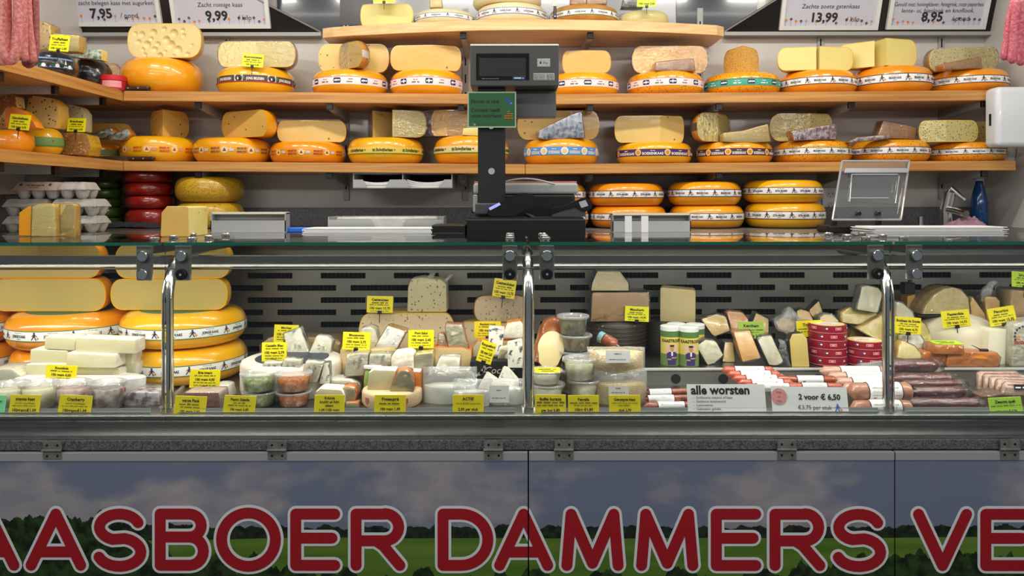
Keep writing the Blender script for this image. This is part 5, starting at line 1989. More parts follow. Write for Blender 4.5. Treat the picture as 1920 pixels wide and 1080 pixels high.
# wall socket
t = thing('wall_socket', 'white double wall socket behind the right stack of wheels', 'socket', (PX(1558, 3.38), YW - 0.0005, PZ(376, 3.38)))
obj('plate', box(-0.035, 0.04, -0.012, 0, -0.058, 0.058, 0.004), WHITE, t)
for s in (-1, 1):
    r_ = obj('outlet', cyl((0.002, -0.0121, s * 0.03), 0.021, 0.0012, 'Y', 24), ink('outlet_shade', L(206, 206, 204)), t)
    for d in (-0.0085, 0.0085):
        obj('pin_hole', cyl((0.002 + d, -0.0134, s * 0.03), 0.0028, 0.0008, 'Y', 10), BLACKM, r_)
# tap
t = thing('tap', 'chrome single-lever mixer tap on the back counter at the right', 'tap', (PX(1775, 3.2), 3.2, CB))
obj('body', tube([(0, 0, 0), (-0.004, 0, 0.075), (0.008, -0.01, 0.15)], [0.026, 0.023, 0.024], 20), CHROME, t)
obj('spout', tube([(-0.004, -0.01, 0.075), (0.0, -0.07, 0.07), (0.004, -0.13, 0.058)], [0.014, 0.014, 0.015], 14), CHROME, t)
obj('lever', tube([(0.006, -0.008, 0.15), (0.012, -0.012, 0.166), (0.05, -0.05, 0.115)], [0.012, 0.014, 0.007], 12), CHROME, t)
obj('side_valve', tube([(-0.095, 0.03, 0.0), (-0.095, 0.03, 0.045)], 0.012, 14), CHROME, t)
# blue spray bottle
t = thing('spray_bottle', 'bottle of blue cleaning liquid beside the tap', 'bottle', (PX(1836, 3.27), 3.27, CB))
pr = [(0, 0), (0.032, 0), (0.035, 0.006), (0.035, 0.11), (0.028, 0.14), (0.022, 0.165), (0.016, 0.185), (0.014, 0.2), (0, 0.2)]
obj('bottle', add_lathe(bmesh.new(), pr, 24), mat('blue_liquid', L(10, 70, 130), rough=0.15, coat=0.6), t, smooth=True)
obj('spray_head', box(-0.028, 0.02, -0.012, 0.012, 0.206, 0.232, 0.005), mat('pale_clear_plastic', L(150, 160, 164), rough=0.2), t)
obj('collar', cyl((0, 0, 0.2), 0.016, 0.007), WHITE, t)
# pink cloth
bm = bmesh.new()
n_ = 18
vs = [[bm.verts.new((PX(1785, 3.1) + 0.14 * i / n_, 3.05 + 0.13 * j / n_, CB + 0.002 + 0.052 * max(0, math.sin(PI * i / n_)) ** 0.7 * max(0, math.sin(PI * (j + 0.5) / (n_ + 1))) ** 0.6
                     * (0.75 + 0.6 * noise.noise(Vector((i * 0.42, j * 0.42, 3)))))) for j in range(n_ + 1)] for i in range(n_ + 1)]
for i in range(n_):
    for j in range(n_):
        bm.faces.new((vs[i][j], vs[i + 1][j], vs[i + 1][j + 1], vs[i][j + 1]))
o = obj('cloth', bm, mat('pink_cloth', L(176, 140, 150), L(150, 116, 130), 50, rough=0.9), None, smooth=True)
tag(o, 'crumpled dusty pink cloth beside the tap', 'cloth')

# ================================================================== scale with tilted acrylic lid at the right
t = thing('slicing_scale', 'clear acrylic tablet-shaped lid tilted on a black base, right of the wheels', 'scale', (PX(1640, 2.50), 2.50, LZ + 0.0006))
obj('base', box(-0.15, 0.05, 0.01, 0.115, 0, 0.025, 0.006), BLACKP, t)
Q = [(1563, 413), (1692, 413), (1723, 301), (1594, 301)]
zb0 = PZ(413, 2.49)


def acr(pts, y0, th, m, nm, bev=0.004):
    bm = bmesh.new()
    P2 = [(PX(p, 2.50) - t.location.x, PZ(q, 2.50) - t.location.z) for p, q in pts]
    a = [bm.verts.new((x, y0, z)) for x, z in P2]
    b = [bm.verts.new((x, y0 + th, z)) for x, z in P2]
    bm.faces.new(a)
    bm.faces.new(b[::-1])
    n = len(a)
    for i in range(n):
        j = (i + 1) % n
        bm.faces.new((a[j], a[i], b[i], b[j]))
    bmesh.ops.recalc_face_normals(bm, faces=bm.faces)
    for v in bm.verts:
        v.co.y += (v.co.z) * 0.25
    if bev:
        bmesh.ops.bevel(bm, geom=bm.edges[:], offset=bev, segments=2, affect='EDGES', clamp_overlap=True)
    return sharp(obj(nm, bm, m, t), 35)


acr(Q, 0, 0.012, ACRYL, 'acrylic_lid')
RIM = film_mat('acrylic_rim', (0.8, 0.82, 0.82, 1), 1.0, 0.05, 0, 1, 0.4, 0.35, (0.8, 0.82, 0.82, 1))
for (i, j) in ((0, 1), (1, 2), (2, 3), (3, 0)):
    a, b = Q[i], Q[j]
    pa = (PX(a[0], 2.5) - t.location.x, PZ(a[1], 2.5) - t.location.z)
    pb_ = (PX(b[0], 2.5) - t.location.x, PZ(b[1], 2.5) - t.location.z)
    obj('lid_rim', tube([(pa[0], -0.001 + pa[1] * 0.25, pa[1]), (pb_[0], -0.001 + pb_[1] * 0.25, pb_[1])], 0.0035, 8), RIM, t)
acr([(1594, 324), (1717, 324), (1719, 315), (1597, 315)], -0.008, 0.007, ALU, 'grip_bar', 0.002)
acr([(1594, 381), (1602, 377), (1682, 384), (1686, 378), (1698, 330), (1692, 325), (1608, 325), (1605, 334), (1602, 345), (1597, 362)], -0.006, 0.006, ACRYL, 'raised_panel', 0.003)
for a, b in (((1598, 379), (1608, 327)), ((1608, 327), (1696, 327)), ((1600, 372), (1672, 372)), ((1684, 382), (1698, 330))):
    pa = (PX(a[0], 2.5) - t.location.x, PZ(a[1], 2.5) - t.location.z)
    pb_ = (PX(b[0], 2.5) - t.location.x, PZ(b[1], 2.5) - t.location.z)
    obj('panel_edge', tube([(pa[0], -0.007 + pa[1] * 0.25, pa[1]), (pb_[0], -0.007 + pb_[1] * 0.25, pb_[1])], 0.002, 8), RIM, t)
for p in (1611, 1648):
    obj('lid_knob', cyl((PX(p, 2.5) - t.location.x, 0.006 + 0.012, PZ(401, 2.5) - t.location.z), 0.008, 0.02, 'Y', 16, 0.002), BLACKP, t)
for s in (-0.12, 0.03):
    obj('hinge_arm', box(s - 0.008, s + 0.008, 0.03, 0.045, 0.0251, 0.06), BLACKP, t)

# ================================================================== white dispenser on the right wall
t = thing('dispenser', 'white wall dispenser with a dark keyhole at the right picture edge', 'dispenser', (XR - 0.001, 2.965, PZ(277, 3.0)))
hD = PZ(165, 3.0) - PZ(277, 3.0)
bm = box(-0.222, 0, 0, 0.088, 0, hD, 0.022, 5)
sharp(obj('cover', bm, mat('dispenser_white', L(226, 230, 236), rough=0.25, coat=0.3), t), 50)
obj('keyhole', box(-0.2235, -0.2205, 0.036, 0.05, hD * 0.36, hD * 0.56, 0.0012), BLACKP, t)
# ================================================================== register: base, pole, display, sign, terminals
XP = PX(922, 2.42)
t = thing('register_scale', 'black checkout scale with a tall pole and a grey customer display', 'scale', (XP, 2.34, LZ + 0.0006))
bx0, bx1 = PX(875, 2.34) - XP, PX(1098, 2.34) - XP
bh = 0.052
obj('base', box(bx0, bx1, 0, 0.20, 0, bh, 0.004), BLACKP, t)
obj('base_top', box(bx0 + 0.006, bx1 - 0.006, 0.004, 0.196, bh + 0.0001, bh + 0.004), BLACKM, t)
pw = 25.5 * 2.42 / F
pt = PZ(160, 2.42) - t.location.z
obj('pole', box(-pw, pw, 0.06, 0.115, bh, pt, 0.006, 3), BLACKM, t)
obj('collar', box(-pw - 0.008, pw + 0.010, 0.045, 0.135, bh + 0.012, bh + 0.05, 0.006, 3), mat('grey_plastic', L(64, 66, 70), rough=0.4), t)
obj('pole_emblem', cyl((0.0, 0.0595, PZ(321, 2.40) - t.location.z), 0.0105, 0.0015, 'Y', 24), ALU, t)
hx0, hx1 = PX(883, 2.40) - XP, PX(1047, 2.40) - XP
hz0, hz1 = PZ(164, 2.40) - t.location.z, PZ(90, 2.40) - t.location.z
hd = obj('display_head', box(hx0, hx1, 0.03, 0.17, hz0, hz1, 0.003, 2), mat('display_grey', L(66, 66, 62), rough=0.45), t)
obj('display_cap', box(hx0, hx1, 0.028, 0.172, hz1 + 0.0003, hz1 + 0.006, 0.002), WHITE, hd)
scr = obj('screen', box(PX(894, 2.4) - XP, PX(992, 2.4) - XP, 0.028, 0.0296, PZ(153, 2.4) - t.location.z, PZ(104, 2.4) - t.location.z), mat('screen_black', L(18, 18, 20), rough=0.12, coat=0.4), t)
fl = Flat()
z0 = t.location.z
fl.rect(PX(899, 2.4) - XP, PZ(146, 2.4) - z0, PX(986, 2.4) - XP, PZ(112, 2.4) - z0, mat('lcd_grey', L(48, 52, 48), rough=0.2), 1)
fl.bars(PX(920, 2.4) - XP, PZ(151, 2.4) - z0, 0.055, 0.0022, GREYI, 1)
fl.rect(PX(961, 2.4) - XP, PZ(152.5, 2.4) - z0, PX(985, 2.4) - XP, PZ(146, 2.4) - z0, ink('navy_label', L(24, 48, 96)), 2)
fl.bars(PX(973, 2.4) - XP, PZ(150.5, 2.4) - z0, 0.03, 0.004, LBLUEI, 3)
fl.build('screen_print', scr, lambda u, v, l: (u, 0.0279 - 0.0002 * l, v))
fl = Flat()
fl.rect(PX(1007, 2.4) - XP, PZ(128, 2.4) - z0, PX(1031, 2.4) - XP, PZ(113, 2.4) - z0, ALUP, 1)
fl.rect(PX(1008, 2.4) - XP, PZ(127, 2.4) - z0, PX(1030, 2.4) - XP, PZ(114, 2.4) - z0, ink('sticker_grey', L(176, 176, 172)), 2)
fl.disc(PX(1013.4, 2.4) - XP, PZ(121, 2.4) - z0, 0.0036, BLACKI, 3, n=12)
fl.disc(PX(1015.2, 2.4) - XP, PZ(121.2, 2.4) - z0, 0.0012, ink('sticker_grey', L(176, 176, 172)), 4, n=8)
fl.disc(PX(1013.9, 2.4) - XP, PZ(118, 2.4) - z0, 0.001, BLACKI, 3, ry=0.0017, n=8, rot=-0.6)
fl.text('Pay', PX(1022.4, 2.4) - XP, PZ(123.2, 2.4) - z0, 0.0115, BLACKI, 'c', 0, 3)
fl.rect(PX(1000, 2.4) - XP, PZ(153, 2.4) - z0, PX(1039, 2.4) - XP, PZ(140, 2.4) - z0, ink('sticker_grey2', L(168, 168, 164)), 1)
for i in range(4):
    fl.bars(PX(1011, 2.4) - XP, PZ(144 + i * 2.6, 2.4) - z0, 0.034, 0.0018, BLACKI, 2, seed=i)
    fl.bars(PX(1031, 2.4) - XP, PZ(144 + i * 2.6, 2.4) - z0, 0.022, 0.0024, BLACKI, 2, seed=i + 7)
fl.build('sticker_print', hd, lambda u, v, l: (u, 0.0298 - 0.0002 * l, v))
rp = obj('rear_panel', box(PX(966, 2.4) - XP, PX(1045, 2.4) - XP, 0.115, 0.16, PZ(217, 2.4) - z0, hz0 - 0.0003, 0.003), mat('rear_panel_grey', L(98, 100, 98), rough=0.3, metal=0.4), t)
# green sign
t = thing('paper_sign', 'green laminated sign taped to the black pole', 'sign', (PX(922, 2.36), 2.382, PZ(238, 2.36)))
sw, shh = (968 - 876) * 2.36 / F, (238 - 170) * 2.36 / F
obj('laminate', box(-sw / 2, sw / 2, 0, 0.001, 0, shh), mat('laminate_edge', L(170, 184, 160), rough=0.2), t)
fl = Flat()
fl.rect(-sw / 2 + 0.0045, 0.0045, sw / 2 - 0.004, shh - 0.004, DGREENI, 1)
dk = ink('sign_dark', L(6, 16, 8))
fl.text('Pinnen is oké', -sw * 0.43, shh * 0.68, 0.0165, dk, 'l', 1, 2, maxw=sw * 0.64)
fl.text('Contant heeft', -sw * 0.43, shh * 0.44, 0.0165, dk, 'l', 1, 2, maxw=sw * 0.66)
fl.text('onze voorkeur', -sw * 0.43, shh * 0.285, 0.0165, dk, 'l', 1, 2, maxw=sw * 0.69)
fl.poly([(sw * 0.27, shh * 0.80), (sw * 0.33, shh * 0.84), (sw * 0.44, shh * 0.66), (sw * 0.39, shh * 0.60)], ink('card_blue', L(44, 70, 150)), 2)
fl.disc(sw * 0.40, shh * 0.68, 0.0016, LBLUEI, 3, n=8)
for i, (n_, u) in enumerate(((2, 0.27), (4, 0.33), (3, 0.39))):
    for k in range(n_):
        fl.disc(sw * (u + 0.015), shh * (0.25 + 0.062 * k), 0.0052, ink('coin', L(206, 130, 30)), 2, ry=0.0026, n=12)
        fl.rect(sw * (u + 0.015) - 0.0052, shh * (0.25 + 0.062 * k) - 0.002, sw * (u + 0.015) + 0.0052, shh * (0.25 + 0.062 * k), ink('coin_edge', L(176, 100, 20)), 2)
fl.disc(-sw * 0.38, shh * 0.11, 0.006, ink('cap_blue', L(60, 96, 120)), 2, ry=0.004)
fl.disc(-sw * 0.35, shh * 0.085, 0.003, ink('skin', L(196, 150, 100)), 3)
fl.bars(-sw * 0.12, shh * 0.085, sw * 0.36, 0.0016, dk, 2)
fl.build('print', t, lambda u, v, l: (u, -0.0002 - 0.0002 * l, v))
obj('tape', box(-0.008, 0.004, -0.0012, -0.0009, -0.004, 0.004), ALUP, t)

# black appliance (label printer) behind the pole, with a silver lid and handle
Y = 2.56
t = thing('label_printer', 'black appliance with silver top edge and curved handle behind the pole', 'printer', (PX(986, Y), Y, LZ + 0.0006))
ax0, ax1 = PX(889, Y) - t.location.x, PX(1082, Y) - t.location.x
z0 = t.location.z
obj('body', box(ax0 + 0.004, ax1 - 0.006, 0.003, 0.15, 0, PZ(363, Y) - z0, 0.01, 3), BLACKP, t)
obj('silver_top', box(ax0 - 0.003, ax1 + 0.004, 0, 0.153, PZ(364, Y) - z0 + 0.0005, PZ(343, Y) - z0, 0.009, 3), ALUP, t)
obj('wooden_top', box(ax0, ax1, 0.01, 0.14, PZ(343, Y) - z0, PZ(340, Y) - z0, 0.001), mat('rosy_wood', L(206, 140, 110), L(190, 120, 90), 20, rough=0.5), t)
obj('side_pad', box(ax0 - 0.0035, ax0 + 0.012, -0.002, 0.03, PZ(398, Y) - z0, PZ(365, Y) - z0, 0.004), ALUP, t)
hpts = []
for k in range(15):
    a = k / 14
    hpts.append((PX(lerp(945, 1040, a), Y) - t.location.x, -0.005, PZ(345 - 10 * math.sin(PI * min(1, a * 0.9 + 0.12)), Y) - z0))
obj('handle', tube(hpts, 0.003, 8), ALU, t)

# card terminals


def terminal(name, label, pts, Y, wid, m, extra):
    t = thing(name, label, 'card terminal', (PX(pts[0][0], Y), Y, PZ(411, Y)))
    t.location.z = LZ + bh + 0.0062
    bm = bmesh.new()
    P2 = [(PX(p, Y) - t.location.x, max(0, PZ(q, Y) - t.location.z)) for p, q in pts]
    a = [bm.verts.new((x, 0, z)) for x, z in P2]
    b = [bm.verts.new((x, wid, z)) for x, z in P2]
    bm.faces.new(a)
    bm.faces.new(b[::-1])
    n = len(a)
    for i in range(n):
        j = (i + 1) % n
        bm.faces.new((a[j], a[i], b[i], b[j]))
    bmesh.ops.recalc_face_normals(bm, faces=bm.faces)
    bmesh.ops.bevel(bm, geom=bm.edges[:], offset=0.004, segments=2, affect='EDGES', clamp_overlap=True)
    sharp(obj('body', bm, m, t), 40)
    extra(t, P2)
    return t


def ex1(t, P2):
    # glowing little display at the left end, on the sloping top
    X = lambda p, q, y: (PX(p, 2.36) - t.location.x, y, PZ(q, 2.36) - t.location.z)
    bm = bmesh.new()
    vs = [bm.verts.new(v) for v in (X(916, 390, -0.0012), X(936, 379.5, -0.0012), X(939, 384, -0.0012), X(919, 394.5, -0.0012))]
    vb = [bm.verts.new(v.co + Vector((0, 0.001, 0))) for v in vs]
    bm.faces.new(vs[::-1])
    bm.faces.new(vb)
    for i in range(4):
        bm.faces.new((vs[i], vs[(i + 1) % 4], vb[(i + 1) % 4], vb[i]))
    m = mat('lit_display', L(120, 150, 220), L(190, 140, 220), 70, rough=0.3)
    m.node_tree.nodes['Principled BSDF'].inputs['Emission Color'].default_value = L(130, 160, 235)
    m.node_tree.nodes['Principled BSDF'].inputs['Emission Strength'].default_value = 0.7
    obj('lit_display', bm, m, t)
    obj('stand', tube([X(985, 400, 0.03), X(1004, 411, 0.03)], 0.007, 10), BLACKP, t)


terminal('card_terminal', 'black card terminal with a small lit display beside the pole', [(914, 404), (913, 395), (952, 370), (982, 361), (1001, 365), (1007, 378), (1005, 388), (985, 394), (962, 411), (922, 411)], 2.36, 0.07, mat('terminal_black', L(20, 20, 24), rough=0.25, coat=0.3), ex1)


def ex2(t, P2):
    X = lambda p, q, y: (PX(p, 2.36) - t.location.x, y, PZ(q, 2.36) - t.location.z)
    bm = bmesh.new()
    vs = [bm.verts.new(v) for v in (X(1085, 379, -0.001), X(1098, 375, -0.001), X(1103, 386, -0.001), X(1090, 390, -0.001))]
    bm.faces.new(vs)
    obj('sticker', bm, ALUP, t)
    bm = bmesh.new()
    vs = [X(1035, 410, 0.01), X(1036, 403, 0.01), X(1088, 383, 0.01), X(1099, 392, 0.01), X(1098, 410, 0.01)]
    a = [bm.verts.new((v[0], 0.012, max(0.0003, v[2]))) for v in vs]
    b = [bm.verts.new((v[0], 0.06, max(0.0003, v[2]))) for v in vs]
    bm.faces.new(a)
    bm.faces.new(b[::-1])
    for i in range(5):
        j = (i + 1) % 5
        bm.faces.new((a[j], a[i], b[i], b[j]))
    bmesh.ops.recalc_face_normals(bm, faces=bm.faces)
    obj('dock', bm, mat('dock_grey', L(70, 72, 74), rough=0.4), t)


terminal('card_terminal', 'black handheld terminal on a grey dock at the register right end', [(1030, 396), (1030, 391), (1062, 385), (1094, 370), (1101, 370), (1112, 384), (1108, 394), (1094, 398), (1080, 388), (1060, 394)], 2.36, 0.06, mat('terminal_black', L(20, 20, 24)), ex2)
t = thing('cash_tray', 'flat black device with a white edge left of the register base', 'device', (PX(845, 2.36), 2.34, LZ + 0.0006))
obj('body', box(-0.058, 0.047, 0, 0.14, 0, 0.034, 0.004), BLACKP, t)
obj('front_edge', box(-0.054, 0.043, -0.0012, -0.0001, 0.004, 0.009), ink('dark_grey', L(56, 56, 60)), t)
obj('cable', tube([(0.05, 0.05, 0.03), (0.056, 0.045, 0.055), (0.062, 0.05, 0.075), (0.07, 0.055, 0.07)], 0.003, 8), BLACKP, t)

# ================================================================== hanging dried sausages at both sides
def hsaus(pts, Y, r, label, m, grp):
    P = [Vector((PX(p, Y + dy), Y + dy, PZ(q, Y + dy))) for p, q, dy in pts]
    # smooth the path
    out = []
    for i in range(len(P) - 1):
        p0, p1, p2, p3 = P[max(i - 1, 0)], P[i], P[i + 1], P[min(i + 2, len(P) - 1)]
        for k in range(5):
            u = k / 5
            out.append(0.5 * ((2 * p1) + (p2 - p0) * u + (2 * p0 - 5 * p1 + 4 * p2 - p3) * u * u + (3 * p1 - p0 - 3 * p2 + p3) * u ** 3))
    out.append(P[-1])
    org = out[-1].copy()
    t = thing('dried_sausage', label, 'sausage', org, 0, grp)
    bm = bmesh.new()
    add_tube(bm, [q - org for q in out], [r * (1 if 0 < i < len(out) - 1 else 0.45) for i in range(len(out))], 16)
    jitter(bm, r * 0.1, 90, P[0].x * 9)
    obj('casing', bm, m, t, smooth=True)
    top = out[0] - org
    obj('string', tube([top, Vector((top.x, top.y, 2.158 - org.z))], 0.0015, 6), CREAMI, t)
    return t


SAU = mat('dried_sausage_pink', L(206, 104, 100), L(226, 150, 138), 130, rough=0.55, bump=0.5, bscale=160, detail=3, lo=0.4, hi=0.6)
SAU2 = mat('dried_sausage_magenta', L(200, 84, 100), L(224, 124, 136), 150, rough=0.55, bump=0.6, bscale=190, detail=3, lo=0.4, hi=0.6)
t = thing('hanging_rail', 'round steel rail across the stall front from which the dried sausages hang', 'rail', (0, 1.97, 2.165))
obj('rail', tube([(XL + 0.001, 0, 0), (XR - 0.001, 0, 0)], 0.012, 14), CHROME, t)
for sx_ in (-1.0, 0.0, 1.0):
    obj('hanger', tube([(sx_, 0, 0.01), (sx_, 0, 0.634)], 0.005, 8), CHROME, t)
GH = 'dried sausages hanging at the left'
YH = 1.96
hsaus([(-14, -60, 0), (-12, 40, 0), (-4, 100, 0), (7, 112, 0), (12, 60, 0.01), (11, -60, 0.01)], YH, 0.0125, 'hanging sausage loop nearest the left picture edge', SAU, GH)
hsaus([(3, -60, -.03), (4, 60, -.03), (12, 104, -.03), (22, 112, -.03), (30, 92, -.03), (34, 40, -.03), (36, -60, -.03)], YH, 0.0125, 'front hanging sausage loop, U-shaped, of the left bunch', SAU, GH)
hsaus([(40, -60, .02), (42, 40, .02), (43, 90, .02), (46, 113, .02)], YH, 0.0125, 'straight hanging sausage in the middle of the left bunch', SAU, GH)
hsaus([(48, -60, .05), (52, 40, .05), (58, 90, .05), (62, 116, .05)], YH, 0.0125, 'hanging sausage curving right at its tip in the left bunch', SAU, GH)
hsaus([(64, -60, .08), (66, 40, .08), (66, 90, .08), (63, 108, .08), (56, 119, .08), (49, 112, .08), (50, 60, .08), (50, -60, .08)], YH, 0.011, 'rightmost darker hanging sausage loop of the left bunch', mat('dried_sausage_dark', L(150, 66, 66), L(176, 104, 98), 130, rough=0.55, bump=0.5, bscale=160), GH)
GH2 = 'dried sausages hanging at the right'
hsaus([(1904, 2, 0), (1896, 30, 0), (1889, 80, 0), (1884, 114, 0)], YH, 0.011, 'left one of the magenta hanging sausages at the right edge', SAU2, GH2)
hsaus([(1908, 2, -.02), (1904, 40, -.02), (1901, 80, -.02), (1898, 120, -.02)], YH, 0.011, 'front middle one of the magenta hanging sausages', SAU2, GH2)
hsaus([(1918, 2, .03), (1916, 40, .03), (1915, 90, .03), (1915, 124, .03)], YH, 0.011, 'right one of the magenta hanging sausages, cut by the picture edge', SAU2, GH2)

# ================================================================== inside the display case
# ---- big stacks of wheels at the left
DK = DZ + 0.0008


def case_stack(cxpx, spec, group, Y=2.225):
    z = DK
    for (kind, a, b, ptop, label, m, cm) in spec:
        x = PX((a + b) / 2, Y)
        R = (b - a) / 2 * (Y - 0.01) / F
        if kind == 'w':
            h = PZ(ptop, Y - R * 0.72) - z
            t = wheel(x, Y, z, R, h, m, label, group, 'farmer_green', 'JONGE KAAS', zf=(0.33, 0.63), e=h * 0.46)
            bm = add_lathe(bmesh.new(), [(0, h + 0.0012), (R * 0.62, h + 0.0012), (R * 0.70, h + 0.0002), (R * 0.705, h - 0.004)], 40)
            obj('green_top_label', bm, ink('top_label_green', L(60, 104, 60)), t, smooth=True)
            z += h + 0.0018
        else:
            Yf = Y - 0.06
            h = PZ(ptop, Yf) - z
            sector('cut_cheese', x, Yf, z, (b - a) / 2 * Yf / F, h, 0, 180, m, cm, label, group, e=h * 0.40, rind_t=0.0035)
            z += h + 0.0006


case_stack(115, [('w', 34, 232, 657, 'bottom orange wheel of the left case stack, behind the brie pile', OR2, None),
                 ('w', 28, 243, 590, 'orange wheel with white band second in the left case stack', OR2, None),
                 ('h', 8, 222, 521, 'yellow half wheel with two small holes in the left case stack', OR1, CUTC),
                 ('h', -8, 213, 456, 'topmost yellow half wheel of the left case stack, under the glass top', OR1, CUTC)], 'wheels stacked in the case at the left')
case_stack(345, [('w', 237, 458, 655, 'bottom yellow wheel of the right case stack behind the strong brie tag', YE1, None),
                 ('w', 236, 456, 588, 'yellow wheel with white band second in the right case stack', YE1, None),
                 ('h', 224, 444, 522, 'yellow half wheel behind the first steel post', YE1, CUTC),
                 ('h', 232, 449, 457, 'topmost yellow half wheel right of the first steel post, under the glass', YE1, CUTC)], 'wheels stacked in the case behind the post')
case_stack(-100, [('w', -190, 26, 655, 'lower orange wheel cut off by the left picture edge in the case', OR2, None),
                  ('w', -194, 22, 588, 'upper orange wheel cut off by the left picture edge in the case', OR2, None)], 'wheels cut off at the left edge of the case')

# ---- pieces standing on the glass top
GT_ = 'cheese pieces standing on the glass top'


def on_glass(poly, Y, depth, front, side, label, **k):
    o = chunk('cheese_block', label, 'cheese', poly, Y, depth, front, side, group=GT_, **k)
    o.location.z = 1.3502
    return o


on_glass([(34, 447), (34, 403), (52, 391), (68, 388), (77, 389), (80, 447)], 2.10, 0.08, OR1, OR1, 'orange-rinded left wedge of the wrapped pieces on the glass top', bev=0.006, fname='body')
on_glass([(58, 447), (60, 390), (70, 387), (98, 386), (104, 392), (104, 447)], 2.08, 0.09, CUT2, YE2, 'yellow wrapped chunk in the middle of the pieces on the glass top', wrap=FILM)
on_glass([(110, 447), (110, 388), (113, 386), (136, 387), (140, 390), (140, 447)], 2.10, 0.03, CUTC, YE2, 'upright wrapped yellow block at the right of the pieces on the glass top', wrap=FILM)
t = on_glass([(300, 446), (302, 400), (312, 389), (350, 389), (354, 392), (354, 446)], 2.06, 0.13, CUT3, CUT2, 'pale cut block with a rounded top standing alone on the glass top', bev=0.006)
bm = bmesh.new()

# ---- brie pile
GB_ = 'brie bars piled at the left of the case'


def brie(poly, Y, label, depth=0.06, yaw=0, front=BRIE, top=MOLD, side=MOLD, group=GB_, lean=0.0, bev=0.005, **k):
    return chunk('brie_bar', label, 'cheese', poly, Y, depth, front, side, top, group=group, yaw=yaw, lean=lean, bev=bev, jit=0.0018, **k)


brie([(47, 704), (48, 681), (140, 682), (224, 691), (224, 713), (140, 708)], 1.985, 'lowest front brie bar behind its own price tag')
brie([(226, 703), (227, 682), (254, 681), (254, 704)], 2.02, 'short end of a brie bar at the lower right of the pile', 0.06)
brie([(55, 679), (56, 654), (125, 656), (124, 681)], 2.00, 'left brie bar of the middle layer')
brie([(122, 688), (124, 660), (216, 664), (216, 689)], 1.97, 'right brie bar of the middle layer, front face greyish', front=BRIEW)
brie([(218, 684), (219, 663), (247, 663), (247, 683)], 2.02, 'short brie end at the middle right of the pile', 0.06)
brie([(81, 653), (84, 630), (139, 632), (138, 657)], 2.00, 'left brie bar of the top layer')
brie([(140, 660), (142, 632), (252, 637), (253, 663)], 1.985, 'long brie bar of the top layer at the right')
chunk('brie_bar', 'thin brie end lying on the very top of the pile', 'cheese', [(128, 631), (130, 627), (168, 626), (171, 632)], 2.06, 0.05, MOLD, MOLD, group=GB_)
# brie box beneath
t = thing('brie_box', 'white waxed box with red lettering under the brie pile', 'box', (PX(150, 1.97), 1.972, DK))
bm = add_lathe(bmesh.new(), [(0, 0), (0.165, 0), (0.17, 0.004), (0.172, 0.055), (0.165, 0.058), (0, 0.058)], 48)
for v in bm.verts:
    v.co.y *= 0.28
sharp(obj('box', bm, mat('waxed_paper', L(232, 230, 224), L(210, 206, 198), 30, rough=0.5, bump=0.3), t), 40)
fl = Flat()
for u in (-0.10, 0.115):
    fl.bars(u, 0.024, 0.04, 0.014, REDI, 1, seed=int(u * 99))
fl.bars(-0.02, 0.03, 0.12, 0.008, REDI, 1, seed=4)
fl.build('print', t, lambda u, v, l: (u, -0.28 * math.sqrt(max(0, 0.1735 ** 2 - u * u)) - 0.0006, v))
# wrapped cheese at the left edge
chunk('wrapped_cheese', 'wrapped white cheese at the left edge behind the tubs', 'cheese', [(-20, 728), (-20, 692), (20, 690), (38, 702), (40, 730)], 1.96, 0.08, BRIEW, BRIEW, group=None, wrap=FILMW)

CREAMC = mat('tub_cream_cheese', L(238, 234, 208), L(226, 220, 188), 60, rough=0.6, bump=0.3)
CRANC = mat('tub_cranberry_cheese', L(226, 206, 196), L(190, 150, 144), 50, rough=0.6, bump=0.3)
NUTC = mat('tub_dark_dots_cheese', L(206, 192, 186), L(120, 92, 92), 60, rough=0.6, bump=0.3)
PESTO = mat('tub_green_pesto', L(206, 214, 160), L(120, 146, 78), 110, rough=0.6, bump=0.6)
ORSAL = mat('tub_orange_salad', L(236, 160, 76), L(196, 96, 34), 120, rough=0.5, bump=0.9, bscale=160)
OLIVE = mat('tub_olives', L(128, 120, 76), L(64, 62, 40), 90, rough=0.35, bump=0.8)
MUSHR = mat('tub_mushrooms', L(176, 156, 112), L(90, 78, 52), 70, rough=0.4, bump=0.8)
BURR = mat('tub_burrata', L(240, 240, 224), L(226, 226, 206), 20, rough=0.4)
PETR = mat('tub_soft_cheese', L(238, 236, 214), L(206, 206, 170), 60, rough=0.5, bump=0.3)


def tubpx(px, pbot, ptop, wpx, Y, content, label, group, z=None, **k):
    zz = PZ(pbot, Y) if z is None else z
    return tub(PX(px, Y), Y, zz, wpx / 2 * Y / F, PZ(ptop, Y - 0.03) - zz, content, label, group, **k)


